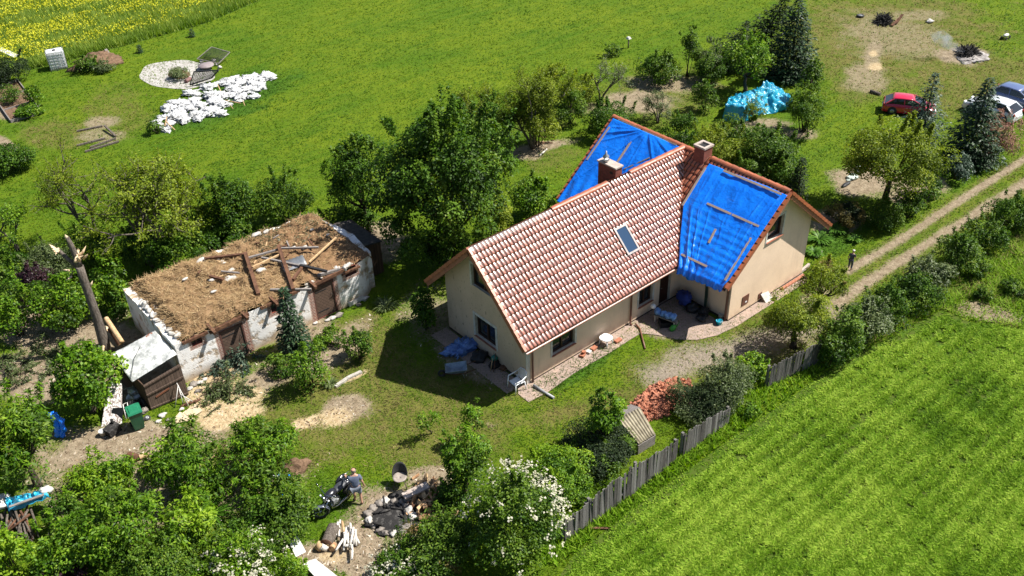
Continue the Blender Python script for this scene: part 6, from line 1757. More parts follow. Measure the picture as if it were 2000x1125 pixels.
plant('shrub', 'green weeds on the left side of the compost mound', 'shrub', (142, 110, 190, 142), 'mid', 0, leaf=(.12, .08), nc=14, dens=.9)
plant('shrub', 'green sprig at the near end of the white bags', 'shrub', (286, 232, 322, 262), 'bright', 0, leaf=(.12, .07), nc=8, dens=.6)
plant('island_plant', 'low olive planting in the middle of the gravel circle', 'plant', (328, 132, 374, 156), 'grey', 0, leaf=(.12, .05), nc=20, dens=.7, shoots=0)
for px, py in ((650, 215), (1020, 55), (500, 110), (1050, 35)): pass
# ------------------------------------------------------------------ fence
def fence(label, pts, hts, seed, lean=0.0, bw=.125):
    rg = np.random.default_rng(seed)
    P = [Vector(G(*p)) for p in pts]
    t = thing('board_fence', label, 'fence', P[0], 'lengths of the old board fence')
    L = [0]
    for a, b in zip(P[:-1], P[1:]): L.append(L[-1]+(b-a).length)
    tot = L[-1]
    def at(s):
        s = min(max(s, 0), tot-1e-6)
        i = max(k for k in range(len(L)-1) if L[k] <= s); f = (s-L[i])/(L[i+1]-L[i])
        return P[i]+(P[i+1]-P[i])*f, (P[i+1]-P[i]).normalized(), hts[i]*(1-f)+hts[i+1]*f
    s = 0; boards = []
    while s < tot-.02:
        w = bw*rg.uniform(.8, 1.25)
        p, d, h = at(s+w/2)
        n = Vector((d.y, -d.x, 0))
        hh = h*rg.uniform(.93, 1.06)
        tl = rg.normal(0, .018); up = (Vector((0, 0, 1))+d*tl+n*(lean+rg.normal(0, .015))).normalized()
        if rg.random() > .025:
            Mx = Matrix((d, n, up)).transposed()
            mb = MB(); c = p+up*(hh/2)+n*(.03+.004*rg.random())
            mb.box(c, (w*.93, .022, hh), Mx, tint=float(np.clip(rg.normal(.35, .3), 0, 1)))
            mb.build('board', M['fence_wood'], t)
        s += w
    for k in (.25, .8):
        mb = MB()
        for i in range(len(P)-1):
            mb.bar(P[i]+Vector((0, 0, hts[i]*k)), P[i+1]+Vector((0, 0, hts[i+1]*k)), .04, .08)
        mb.build('rail', M['fence_wood'], t)
    m = max(2, int(tot/2.2)+1)
    for i in range(m):
        p, d, h = at(tot*i/(m-1)); n = Vector((d.y, -d.x, 0))
        MB().box(p-n*.07+Vector((0, 0, h*.5)), (.1, .1, h), frame_z(d)).build('post', M['fence_wood'], t)
h1 = HT(1236, 964, 907); h2 = HT(1151, 1023, 975); h3 = HT(1322, 897, 858)
fence('near length of grey board fence beside the white blossom, two loose boards', [(1102, 1058), (1146, 1026)], [1.15, 1.15], 1)
fence('longest length of weathered grey board fence in front of the corrugated kennel', [(1151, 1023), (1236, 964), (1318, 899)], [h2, h1, h3], 2)
fence('length of grey board fence under the dry bush, with its top rail showing', [(1332, 890), (1375, 858), (1420, 826)], [1.2, 1.1, .85], 3)
fence('dark upright board fence at the end of the drive, beneath the drooping tree', [(1498, 756), (1552, 730), (1596, 710)], [1.15, 1.25, 1.2], 4, bw=.11)
a, b = Vector(G(1606, 688)), Vector(G(1622, 668))
mb = MB(); mb.bar(a+Vector((0, 0, .45)), b+Vector((0, 0, .62)), .035, .95, up=(0, 0, 1)); o = mb.build('fence_panel', M['grey_wood'], org=a); tag(o, 'single tilted pale grey fence panel standing alone by the hedge', 'fence panel')
MB_ = MB().bar(G(1634, 622, .9), G(1656, 606, 1.0), .06, .06).build('rail_stick', M['grey_wood'], org=G(1645, 640)); tag(MB_, 'pale stick reaching out of the hedge above the tilted panel', 'stick')
o = MB().bar(G(1152, 1031, .05), G(1190, 1032, .05), .08, .04).build('lath', M['brown_wood'], org=G(1170, 1031)); tag(o, 'thin brown lath lying at the crop edge by the fence', 'lath')

# ------------------------------------------------------------------ kennel with corrugated roof
g = Vector(G(1240, 855))
kn = thing('kennel', 'small hutch with a striped corrugated pent roof beside the red tile heap', 'hutch', g)
c4 = [Vector(G(*q)) for q in ((1205, 818, 1.0), (1250, 796, 1.0), (1280, 848, .55), (1247, 868, .55))]
Pn = np.zeros((45, 6, 3))
for i in range(45):
    for j in range(6):
        u, v = i/44, j/5
        p = c4[0]*(1-u)*(1-v)+c4[1]*u*(1-v)+c4[2]*u*v+c4[3]*(1-u)*v
        p = p+Vector((0, 0, .035*math.sin(u*2*math.pi*8)))
        Pn[i, j] = p
m_, nt, bs, out = newmat('corrugated')
co = coords(nt)
cc = mixc(nt, noise_f(nt, co, 3, 5, .7), (.34, .3, .21), (.2, .17, .115)); cc = mixc(nt, noise_f(nt, co, 2, 4, lo=.55, hi=.7), cc, (.11, .085, .05))
nt.links.new(cc, bs.inputs['Base Color']); bs.inputs['Roughness'].default_value = .8
o = MB().grid(Pn).build('roof', m_, kn); solidify(o, .015)
c5 = [Vector(G(*q)) for q in ((1188, 818, .7), (1232, 790, .75))]
mb = MB(); mb.add([c5[0], c5[1], c4[1], c4[0]], [(0, 1, 2, 3)]); o = mb.build('back_roof', M['grey_wood'], kn); solidify(o, .03)
mb = MB()
for a, b in ((c4[0], c4[3]), (c4[1], c4[2]), (c4[3], c4[2]), (c5[0], c4[0]), (c5[1], c4[1])):
    a0, b0 = Vector((a.x, a.y, 0)), Vector((b.x, b.y, 0)); za, zb = Vector((a.x, a.y, a.z-.06)), Vector((b.x, b.y, b.z-.06))
    mb.add([a0, b0, zb, za], [(0, 1, 2, 3)])
o = mb.build('wall', M['grey_wood'], kn); solidify(o, .03)

# ------------------------------------------------------------------ heaps
def shards(name, label, cat, px, py, rx, ry, hgt, n, size, mat, seed, ang=0, curved=True):
    rg = np.random.default_rng(seed); g = G(px, py); s = scl(g)
    mb = MB()
    ax = np.array(G(px+rx, py-ang)[:2])-g[:2]; ay = np.array(G(px, py-ry)[:2])-g[:2]
    for i in range(n):
        a = rg.uniform(0, 6.28); rr = rg.random()**.5
        q = g[:2]+ax*math.cos(a)*rr+ay*math.sin(a)*rr
        z = hgt*(1-rr**1.6)*rg.uniform(.75, 1.0)+.02
        Mx = rot(rg.normal(0, .5), rg.normal(0, .5), rg.uniform(0, 6.28))
        L, Wd = size[0]*rg.uniform(.5, 1.2), size[1]*rg.uniform(.5, 1.2)
        vs = []
        for u in (-.5, .5):
            for k in range(4):
                v = k/3-.5
                vs.append(Mx @ Vector((u*L, v*Wd, .25*Wd*(1-4*v*v) if curved else 0))+Vector((q[0], q[1], z)))
        vs += [v-Vector((0, 0, .016)) for v in vs]
        fs = [(k, k+1, 5+k, 4+k) for k in range(3)]+[(8+k+1, 8+k, 12+k, 13+k) for k in range(3)]+[(0, 4, 12, 8), (7, 3, 11, 15), (3, 2, 10, 11), (2, 1, 9, 10), (1, 0, 8, 9), (4, 5, 13, 12), (5, 6, 14, 13), (6, 7, 15, 14)]
        mb.add(vs, fs, 0, False, float(rg.random()))
    core = MB()
    o = mb.build(name, mat, org=g); return tag(o, label, cat)
M['tile_shard'] = simple('tile_shard', (.52, .2, .105), (.4, .14, .075), 5, .8, tintc=(.26, .1, .06))
M['tile_core'] = simple('tile_core', (.26, .08, .04), rough=.9)
g = G(1288, 785)
tpile = shards('tile_heap', 'heap of broken orange-red roof tiles beside the corrugated hutch', 'tile heap', 1288, 783, 60, 30, .36, 900, (.34, .2), M['tile_shard'], 3, ang=28)
# fire pit
fp = G(765, 1012)
for i in range(17):
    a = 2*math.pi*i/17; px, py = 765+42*math.cos(a)*(1+.1*math.sin(i*5)), 1012+32*math.sin(a)
    g = G(px, py); s = .1+.07*random.random()
    o = MB().lump((g[0], g[1], s*.5), (s*1.25, s, s*.8), i+3, 10, 7, .5, M=rot(0, 0, i)).build('fire_ring_stone', M['stone'] if i % 4 else M['plaster_white'], org=g)
    tag(o, 'rough stone in the ring of the fire pit', 'stone', 'stones round the fire pit')
o = MB().lump((fp[0], fp[1], .02), (.85, .85, .09), 5, 18, 10, .4, crumple=.5).build('ash_bed', M['char'], org=fp); tag(o, 'bed of black ash and charcoal inside the stone fire ring', 'ash')
for i in range(9):
    a = random.random()*6.28; q = Vector((fp[0]+math.cos(a)*.5, fp[1]+math.sin(a)*.5, .1)); e = q+Vector((random.uniform(-.5, .5), random.uniform(-.5, .5), random.uniform(0, .15)))
    o = MB().tube([q, (q+e)/2, e], [.045, .05, .035], 7).build('charred_stick', M['char'], org=q); tag(o, 'burnt black stick lying in the fire pit', 'stick', 'burnt sticks in the fire pit')
# firewood heap right of the pit
M['split_wood'] = simple('split_wood', (.55, .36, .2), (.3, .15, .08), 6, .85, spec=.15)
rg = np.random.default_rng(12)
for i in range(46):
    px, py = 838+rg.normal(0, 24), 975+rg.normal(0, 20)
    g = Vector(G(px, py, .08+.42*max(0, 1-((px-840)/45)**2-((py-975)/40)**2)*rg.random())); g.z = max(g.z, .07)
    d = Vector(unit(rg.normal(0, 1, 3)*np.array([1, 1, .35]))); L = rg.uniform(.3, .5)
    Mx = frame_z(d) @ Matrix.Rotation(rg.uniform(0, 6), 3, 'X')
    r = rg.uniform(.05, .1); mb = MB(); vs = []
    for u in (-.5, .5):
        for k in ((0, 1), (-.9, -.45), (.9, -.5)): vs.append(Mx @ Vector((u*L, k[0]*r, k[1]*r))+g)
    mb.add(vs, [(0, 2, 1), (3, 4, 5), (0, 1, 4, 3), (1, 2, 5, 4), (2, 0, 3, 5)])
    kk = rg.integers(0, 5)
    o = mb.build('split_log', (M['split_wood'], M['pale_wood'], M['brown_wood'], M['split_wood'], M['bark'])[kk], org=g); tag(o, 'split log in the loose firewood heap beside the fire pit', 'firewood', 'firewood beside the fire pit')
p, q = Vector(G(788, 970, .32)), Vector(G(836, 947, .38))
bn = thing('plank_bench', 'weathered grey plank bench between chair and fire pit', 'bench', G(812, 966))
MB().bar(p, q, .34, .07).build('seat', M['concrete'], bn)
for f in (.15, .85):
    c = p*(1-f)+q*f; MB().lump((c.x, c.y, .14), (.17, .17, .18), int(f*9), 10, 7, .3).build('support', M['stone'], bn)
# birch sticks
rg = np.random.default_rng(4)
BST = [((672, 1040), (671, 1075)), ((668, 1018), (677, 1052)), ((684, 1022), (690, 1062)), ((676, 1030), (684, 1068)), ((690, 1030), (684, 1066)), ((656, 1075), (671, 1052)), ((687, 1064), (687, 1093)), ((692, 1040), (702, 1062)), ((696, 1046), (690, 1064)), ((660, 1020), (656, 1046)), ((664, 1016), (662, 1048)), ((680, 1028), (680, 1062)), ((694, 1034), (696, 1066)), ((675, 1065), (683, 1070))]
for i, (a, b) in enumerate(BST):
    z0, z1 = rg.uniform(.06, .4), rg.uniform(.05, .3)
    p, q = Vector(G(*a, z0)), Vector(G(*b, z1)); m = (p+q)/2+Vector((rg.normal(0, .04), rg.normal(0, .04), .02))
    o = MB().tube([p, m, q], [.045, .05, .04], 8).build('birch_stick', M['birch'] if i != 1 else M['pale_wood'], org=m); tag(o, 'white birch stick in the bundle between log and fire pit', 'stick', 'birch sticks')
for i, (px, py, r, m_) in enumerate(((625, 1072, .14, 'pale_wood'), (643, 1066, .13, 'pale_wood'), (634, 1074, .12, 'birch'), (651, 1072, .12, 'split_wood'))):
    g = Vector(G(px, py)); d = Vector((math.cos(i*1.3), math.sin(i*1.3), .25 if i % 2 else .9)).normalized()
    o = MB().tube([g+Vector((0, 0, r))-d*.12, g+Vector((0, 0, r))+d*.14], [r, r*.95], 11).build('wood_chunk', M[m_], org=g); tag(o, ('short sawn wood chunk left of the birch sticks', 'second pale chunk with its cut end showing', 'birch barked chunk in front of the other chunks', 'brown split chunk nearest the birch sticks')[i], 'wood chunk', 'wood chunks')
a, b, c, d = [Vector(x) for x in (G(561, 1052, .75), G(580, 1045, .75), G(598, 1078, .35), G(578, 1088, .35))]
nn = (b-a).cross(c-a).normalized()*.03
sg = thing('sign_board', 'white rectangular board with dark smudges standing tilted in the bushes', 'board', G(580, 1088))
mb = MB(); mb.add([a, b, c, d, a-nn, b-nn, c-nn, d-nn], [(0, 1, 2, 3), (7, 6, 5, 4), (0, 4, 5, 1), (1, 5, 6, 2), (2, 6, 7, 3), (3, 7, 4, 0)])
mb.build('panel', M['white_paint'], sg)
for f in (.25, .75):
    q = a*(1-f)*.5+b*f*.5+d*(1-f)*.5+c*f*.5; MB().tube([(q.x, q.y, 0), (q.x, q.y, q.z-.03)], .02, 6).build('leg', M['grey_wood'], sg)
mk = MB()
for i in range(9):
    u, v = .35+.25*random.random(), (.15+.15*random.random()) if i < 5 else (.8+.1*random.random())
    q = (a*(1-u)+b*u)*(1-v)+(d*(1-u)+c*u)*v; nu = nn.normalized(); nu = nu if nu.z > 0 else -nu
    e = ((b-a).normalized()*random.uniform(-1, 1)+(d-a).normalized()*random.uniform(-1, 1)).normalized()
    mk.bar(q+nu*.004-e*.05, q+nu*.004+e*.05, .025, .004, up=nu)
mk.build('smudge', M['dark'], sg)
P_ = [G(*x) for x in ((592, 1108), (618, 1100), (668, 1140), (640, 1160))]
mb = MB(); mb.poly([(x[0], x[1]) for x in P_], .2, .25); o = mb.build('white_tabletop', M['white_paint'], org=P_[0]); tag(o, 'white flat panel lying at the bottom edge below the wood chunks', 'panel')
o = MB().bar(G(636, 1116, .2), G(672, 1135, .15), .1, .06).build('plank', M['brown_wood'], org=G(650, 1125)); tag(o, 'brown plank lying beside the white panel at the bottom edge', 'plank')
g = G(578, 915)
o = MB().lump((g[0], g[1], .05), (.55, .4, .3), 8, 20, 12, .3, crumple=.2).build('soil_mound', M['soil'], org=g); tag(o, 'small brown soil mound beside the willowy bush', 'mound')
# washing line
wl = thing('washing_line', 'pale line strung between the bushes with blue pegs', 'line', G(530, 925))
MB().tube([G(470, 920, .9), G(510, 926, .8), (Vector(G(545, 930, .85)))], .012, 5).build('line', M['white_plastic'], wl)
for px in (490, 505, 516, 545, 565): MB().box(G(px, 922+(px-490)*.1, .83), (.05, .05, .09)).build('peg', M['tarp'], wl)
for p in ((470, 935), (552, 895)):
    gg = G(*p); MB().tube([gg, (gg[0], gg[1], 1.1)], .02, 6).build('post', M['zinc'], wl)
o = MB().lump(G(555, 968, .9), (.13, .13, .1), 3, 12, 8, .5, crumple=.4).build('plastic_bag', M['tarp'], org=G(555, 968)); tag(o, 'small blue plastic bag caught in the bush left of the motorbike', 'bag')
# stick pile with turquoise cover at lower left
M['turq'] = tarpmat('turq', (.02, .42, .62), (.03, .3, .48), .25)
rg = np.random.default_rng(31)
for i in range(30):
    p = Vector(G(rg.uniform(0, 60), rg.uniform(985, 1005), rg.uniform(.3, .8))); q = Vector(G(rg.uniform(-10, 78), rg.uniform(1035, 1062), rg.uniform(.03, .25)))
    o = MB().tube([p, (p+q)/2+Vector((rg.normal(0, .06), rg.normal(0, .06), .05)), q], [.045, .04, .025], 6).build('dry_stick', M['bark_grey'] if i % 3 else M['brown_wood'], org=q); tag(o, 'long dry stick in the pile under the turquoise cover', 'stick', 'sticks piled at the lower left')
def loft_sheet(rows, nu, nv, amp, freq, seed):
    R3 = [np.array([G(x, y, z) for x, y, z in r]) for r in rows]
    A = np.array([resample(r, nv) for r in R3]); A = np.array([resample(A[:, j], nu) for j in range(nv)]).transpose(1, 0, 2)
    for i in range(nu):
        for j in range(nv):
            q = Vector(A[i, j])*freq+Vector((seed, 0, 0))
            k = abs(mnoise.noise(q*1.0))-.2+.5*mnoise.noise(q*2.3)
            A[i, j, 2] = max(.03, A[i, j, 2]+amp*k); A[i, j, 0] += amp*.5*mnoise.noise(q+Vector((9, 0, 0))); A[i, j, 1] += amp*.5*mnoise.noise(q+Vector((0, 9, 0)))
    return A
A = loft_sheet([[(10, 972, .95), (40, 966, 1.0), (92, 958, .9)], [(12, 985, .95), (45, 978, 1.05), (96, 966, .95)], [(18, 1000, .75), (46, 992, .8), (98, 972, .8)]], 22, 50, .16, 3, 2)
o = MB().grid(A).build('turquoise_cover', M['turq']); tag(o, 'crumpled turquoise plastic lying over the stick pile', 'sheet'); solidify(o)
o = MB().bar(G(18, 990, 1.08), G(86, 966, 1.05), .1, .04).build('plank', M['grey_wood'], org=G(50, 1000)); tag(o, 'grey plank weighing down the turquoise cover of the stick pile', 'plank')
for px, py in ((6, 972), (90, 958), (4, 985)):
    o = MB().lump(G(px, py, .9), (.25, .2, .15), px, 12, 8, .4, crumple=.3).build('white_sack', M['white_paint'], org=G(px, py)); tag(o, 'white sack end sticking out at the turquoise covered pile', 'sack', 'white sacks at the stick pile')

# ------------------------------------------------------------------ people
def skinmesh(name, V, E, rad, root, mat, parent, W3, sub=2):
    me = bpy.data.meshes.new(name)
    me.from_pydata([tuple(W3 @ Vector(v)-ORG[parent.name]) for v in V], E, [])
    me.materials.append(mat)
    o = bpy.data.objects.new(name, me); COL.objects.link(o); o.parent = parent; ORG[o.name] = Vector(ORG[parent.name])
    md = o.modifiers.new('skin', 'SKIN'); md.use_smooth_shade = True
    for i, r in enumerate(rad):
        sv = me.skin_vertices[0].data[i]; sv.radius = (r, r) if not isinstance(r, tuple) else r; sv.use_root = (i == root)
    ss = o.modifiers.new('sub', 'SUBSURF'); ss.levels = sub; ss.render_levels = sub
    return o
def person(label, px, py, H, yaw, pose, cloth, hair, cap=None, bald=False):
    g = Vector(G(px, py)); t = thing('person', label, 'person', g)
    k = H/1.75
    W3 = Matrix.Translation(g) @ Matrix.Rotation(yaw, 4, 'Z') @ Matrix.Scale(k, 4)
    J = pose
    V = []; E = []; Rr = []; ix = {}
    def v(n, p, r, par=None):
        ix[n] = len(V); V.append(p); Rr.append(r*k)
        if par is not None: E.append((ix[par], ix[n]))
    v('pelvis', J['pelvis'], .13); v('spine', J['spine'], .125, 'pelvis'); v('chest', J['chest'], .14, 'spine'); v('neck', J['neck'], .055, 'chest')
    v('jaw', J['jaw'], .062, 'neck'); v('head', J['head'], .092, 'jaw'); v('crown', J['crown'], .07, 'head')
    for s in 'LR':
        v('sh'+s, J['sh'+s], .062, 'chest'); v('el'+s, J['el'+s], .043, 'sh'+s); v('wr'+s, J['wr'+s], .028, 'el'+s); v('ha'+s, J['ha'+s], .036, 'wr'+s)
        v('hip'+s, J['hip'+s], .095, 'pelvis'); v('kn'+s, J['kn'+s], .06, 'hip'+s); v('an'+s, J['an'+s], .042, 'kn'+s); v('to'+s, J['to'+s], .034, 'an'+s)
    body = skinmesh('body', V, E, Rr, 0, M['skin'], t, W3)
    for s in 'LR':      # five fingers of different lengths, and a thumb from the side of the palm
        hv = Vector(J['ha'+s]); wv = Vector(J['wr'+s]); d = (hv-wv).normalized(); sd = d.cross(Vector((0, 1, .2))).normalized(); pn = sd.cross(d)
        fb = MB()
        for i, L in enumerate((.07, .085, .09, .082, .062)):
            if i == 0:
                b = hv-d*.02+sd*.03; pts = [b, b+sd*.03+d*.02, b+sd*.035+d*.055]
            else:
                b = hv+d*.015+sd*(.028-.019*(i-1)); pts = [b, b+d*L*.5+pn*.008, b+d*L*.85+pn*.03]
            fb.tube([W3 @ Vector(p) for p in pts], [.011*k, .0095*k, .007*k], 6)
        fb.build('hand', M['skin'], t)
    # face and ears
    hd = Vector(J['head']); fdir = Vector(J['face']).normalized(); rt = fdir.cross(Vector((0, 0, 1))).normalized()
    nb = MB(); nb.lump(W3 @ (hd+fdir*.095+Vector((0, 0, -.015))), (.016*k, .022*k, .024*k), 1, 8, 6, .1); nb.build('nose', M['skin'], t)
    eb = MB()
    for q in (-1, 1): eb.lump(W3 @ (hd+rt*q*.088+Vector((0, 0, -.01))), (.014*k, .022*k, .032*k), 2, 8, 6, .1)
    eb.build('ear', M['skin'], t)
    ey = MB()
    for q in (-1, 1): ey.lump(W3 @ (hd+rt*q*.033+fdir*.083+Vector((0, 0, .012))), (.013*k, .013*k, .009*k), 2, 8, 6, 0)
    ey.build('eye', M['dark'], t)
    MB().box(W3 @ (hd+fdir*.083+Vector((0, 0, -.055))), (.04*k, .012*k, .008*k), rot(0, 0, yaw)).build('mouth', simple('lip', (.35, .12, .1)), t)
    if cap:
        c = MB(); c.lathe(W3 @ (hd+Vector((0, 0, .03))), [(.108*k, -.01), (.108*k, .04*k), (.085*k, .085*k), (.03*k, .105*k)], 16)
        c.lump(W3 @ (hd+fdir*.13+Vector((0, 0, .035))), (.075*k, .075*k, .012*k), 1, 10, 6, 0); c.build('cap', cap, t)
    elif bald:
        c = MB(); c.lathe(W3 @ (hd-fdir*.012), [(.094*k, -.06*k), (.1*k, -.02*k), (.098*k, .02*k), (.09*k, .045*k)], 16, cap=False); c.build('hair', hair, t)
    sh = [J['pelvis'], J['spine'], J['chest'], J['shL'], tuple(Vector(J['shL'])*.35+Vector(J['elL'])*.65), J['shR'], tuple(Vector(J['shR'])*.35+Vector(J['elR'])*.65)]
    skinmesh('shirt', sh, [(0, 1), (1, 2), (2, 3), (3, 4), (2, 5), (5, 6)], [(.175*k, .15*k), (.165*k, .14*k), (.17*k, .135*k), .085*k, .066*k, .085*k, .066*k], 0, cloth[0], t, W3)
    f = cloth[3]
    lg = [tuple(Vector(J['pelvis'])-Vector((0, 0, .02))), J['hipL'], tuple(Vector(J['hipL'])*(1-f)+Vector(J['knL'])*f), J['hipR'], tuple(Vector(J['hipR'])*(1-f)+Vector(J['knR'])*f)]
    Eg = [(0, 1), (1, 2), (0, 3), (3, 4)]; rr = [(.17*k, .15*k), .115*k, .1*k, .115*k, .1*k]
    if f >= 1:
        lg += [tuple(Vector(J['anL'])+Vector((0, 0, .03))), tuple(Vector(J['anR'])+Vector((0, 0, .03)))]; Eg += [(2, 5), (4, 6)]; rr += [.065*k, .065*k]
    skinmesh('shorts' if f < 1 else 'trousers', lg, Eg, rr, 0, cloth[1], t, W3)
    for s in 'LR':
        an, to = Vector(J['an'+s]), Vector(J['to'+s])
        skinmesh('shoe', [tuple(an+Vector((0, 0, -.03))), tuple(an*.5+to*.5+Vector((0, 0, -.015))), tuple(to+(to-an)*.2)], [(0, 1), (1, 2)], [(.055*k, .05*k), (.052*k, .045*k), (.04*k, .035*k)], 0, cloth[2], t, W3, 1)
    return t
POSE1 = dict(pelvis=(0, 0, .93), spine=(0, .04, 1.12), chest=(0, .1, 1.35), neck=(0, .14, 1.49), jaw=(0, .17, 1.56), head=(.01, .18, 1.65), crown=(.01, .17, 1.70), face=(-.2, 1, -.25),
 shL=(-.19, .1, 1.39), elL=(-.29, .28, 1.18), wrL=(-.33, .5, 1.06), haL=(-.33, .57, 1.03), shR=(.19, .08, 1.39), elR=(.27, .02, 1.11), wrR=(.30, .1, .87), haR=(.30, .12, .8),
 hipL=(-.1, .02, .88), knL=(-.11, .2, .5), anL=(-.11, .16, .09), toL=(-.13, .3, .04), hipR=(.1, .0, .88), knR=(.12, .06, .48), anR=(.12, -.08, .09), toR=(.15, .06, .04))
right = Vector((math.cos(YAW), -math.sin(YAW), 0))
yaw1 = math.atan2(right.y, right.x)
M['shirt_blue'] = simple('shirt_blue', (.13, .16, .23), (.09, .11, .17), 6, .9); M['shorts_grey'] = simple('shorts_grey', (.24, .26, .3), (.16, .18, .22), 7, .9)
M['hair_grey'] = simple('hair_grey', (.3, .25, .21), rough=.8); M['shoe_dark'] = simple('shoe_dark', (.04, .04, .04), rough=.7)
person('balding man in blue-grey shirt and grey shorts, seen from behind, steadying the black motorbike', 701, 984, 1.72, yaw1+R(12), POSE1, (M['shirt_blue'], M['shorts_grey'], M['shoe_dark'], .92), M['hair_grey'], bald=True)
POSE2 = dict(POSE1); POSE2.update(elL=(-.26, .06, 1.12), wrL=(-.27, .14, .9), haL=(-.27, .17, .82), face=(.3, 1, -.1), elR=(.27, .12, 1.14), wrR=(.22, .3, 1.0), haR=(.2, .36, .97))
M['jacket'] = simple('jacket', (.07, .075, .1), (.045, .05, .07), 6, .9); M['trousers'] = simple('trousers', (.1, .11, .15), (.07, .075, .1), 6, .9)
person('small person in white cap and dark clothes standing on the rut of the track', 1659, 526, 1.08, yaw1-R(30), POSE2, (M['jacket'], M['trousers'], M['shoe_dark'], 1.0), M['hair_grey'], cap=M['white_paint'])

# ------------------------------------------------------------------ motorbike
def motorbike():
    f0, r0 = Vector(G(628, 1011)), Vector(G(682, 962))
    d = (r0-f0); wb = 1.5; d.normalize(); c = (f0+r0)/2
    fw_ = c-d*wb/2; rw = c+d*wb/2
    t = thing('motorbike', 'black touring motorbike with chrome rack and panniers parked on the grass', 'motorbike', c)
    X = -d                      # forward
    Y = Vector((-X.y, X.x, 0))
    lean = R(6)
    Zv = (Vector((0, 0, 1))*math.cos(lean)+Y*math.sin(lean)).normalized(); Y = Zv.cross(X).normalized()
    Mx = Matrix((X, Y, Zv)).transposed()
    def P(x, y, z): return c+Mx @ Vector((x, y, z))
    steer = Mx @ Matrix.Rotation(R(-38), 3, 'Z')
    paint = simple('bike_paint', (.012, .012, .016), (.02, .02, .026), 4, .22, coat=.8)
    def wheel(x, r, w, Mr):
        ctr = P(x, 0, r)
        wh = MB().torus(ctr, r-w, w, Mr @ Matrix.Rotation(R(90), 3, 'X'), 28, 10).build('wheel', M['rubber'], t)
        rm = MB(); rm.torus(ctr, r-1.75*w, .022, Mr @ Matrix.Rotation(R(90), 3, 'X'), 28, 6)
        rm.lathe(ctr, [(.05, -.06), (.06, -.05), (.06, .05), (.05, .06)], 12, Mr @ Matrix.Rotation(R(90), 3, 'X'))
        for k in range(5):
            a = 2*math.pi*k/5; e = ctr+Mr @ Vector((math.cos(a)*(r-1.7*w), 0, math.sin(a)*(r-1.7*w))); rm.bar(ctr, e, .03, .045)
        rm.build('rim', M['zinc'], wh)
        MB().lathe(ctr+Mr @ Vector((0, .07, 0)), [(.09, -.004), (.14, -.004), (.14, .004), (.09, .004)], 20, Mr @ Matrix.Rotation(R(90), 3, 'X'), cap=False).build('brake_disc', M['chrome'], wh)
    wheel(wb/2, .33, .058, steer); wheel(-wb/2, .32, .075, Mx)
    fx = P(wb/2, 0, .33)
    fk = MB()
    for s in (-1, 1): fk.tube([fx+steer @ Vector((0, s*.1, 0)), fx+steer @ Vector((-.28, s*.1, .58))], .025, 8)
    fk.build('fork', M['chrome'], t)
    fe = MB(); vs = []
    for k in range(9):
        a = R(25)+R(140)*k/8
        for s in (-1, -.5, .5, 1): vs.append(fx+steer @ Vector((math.cos(a)*(.37-.03*abs(s)), s*.075, math.sin(a)*(.37-.03*abs(s)))))
    fe.add(vs, [(k*4+j, k*4+j+1, k*4+5+j, k*4+4+j) for k in range(8) for j in range(3)], 0, True); o = fe.build('fender', simple('fender', (.1, .12, .16), (.07, .08, .11), 3, .2, coat=.6), t); solidify(o, .01)
    MB().tube([P(.42, 0, .78), P(.1, 0, .66), P(-.3, 0, .62), P(-.6, 0, .66)], [.05, .05, .045, .03], 8).build('frame', M['dark'], t)
    tk = MB(); tk.lump(P(.2, 0, .84), (.30, .17, .16), 3, 16, 10, .06, M=Mx); tk.build('tank', paint, t)
    st = MB(); st.lump(P(-.28, 0, .80), (.36, .17, .085), 2, 16, 10, .08, M=Mx, flat=.5); st.build('seat', simple('seat', (.05, .055, .065), (.035, .038, .045), 5, .5), t)
    en = MB()
    en.box(P(.12, 0, .42), (.42, .30, .3), Mx)
    for s in (-1, 1):
        for k in range(5): en.box(P(.18+.0*k, s*.16, .5+.04*k), (.2, .16, .018), Mx)
        en.lathe(P(.02, s*.17, .4), [(.02, -.03), (.13, -.03), (.12, .03), (.02, .04)], 16, Mx @ Matrix.Rotation(R(90), 3, 'X'))
    en.build('engine', M['zinc'], t)
    ex = MB()
    for s in (-1, 1): ex.tube([P(.3, s*.14, .5), P(.34, s*.18, .3), P(.1, s*.2, .2), P(-.35, s*.22, .24), P(-.95, s*.24, .34)], [.03, .03, .035, .055, .05], 10)
    ex.build('exhaust', M['chrome'], t)
    hb = MB(); hb.tube([P(.3, -.38, 1.02), P(.38, -.26, 1.06), P(.44, 0, 1.0), P(.38, .26, 1.06), P(.3, .38, 1.02)], .016, 8); hb.build('handlebar', M['chrome'], t)
    gb = MB()
    for s in (-1, 1): gb.tube([P(.22, s*.42, 1.0), P(.31, s*.37, 1.025)], .022, 8)
    gb.build('grip', M['rubber'], t)
    for s in (-1, 1):
        mr = MB(); mr.tube([P(.36, s*.3, 1.05), P(.4, s*.42, 1.2)], .008, 5); mr.lathe(P(.4, s*.44, 1.22), [(.01, -.02), (.06, -.015), (.062, .01), (.01, .012)], 12, Mx @ Matrix.Rotation(R(90), 3, 'Y')); mr.build('mirror', M['chrome'], t)
    hl = MB(); hl.lathe(P(.56, 0, .9), [(.03, -.1), (.1, -.04), (.105, .03), (.09, .045)], 16, Mx @ Matrix.Rotation(R(90), 3, 'Y')); hl.build('headlight', M['chrome'], t)
    for s in (-1, 1): MB().lump(P(.5, s*.2, .88), (.045, .04, .04), 1, 10, 7, 0).build('indicator', M['white_plastic'], t)
    for s in (-1, 1):
        pn = MB(); pn.lump(P(-.66, s*.3, .6), (.30, .13, .22), 5+s, 16, 10, .05, M=Mx, flat=.9); pn.build('pannier', paint, t)
    rk = MB()
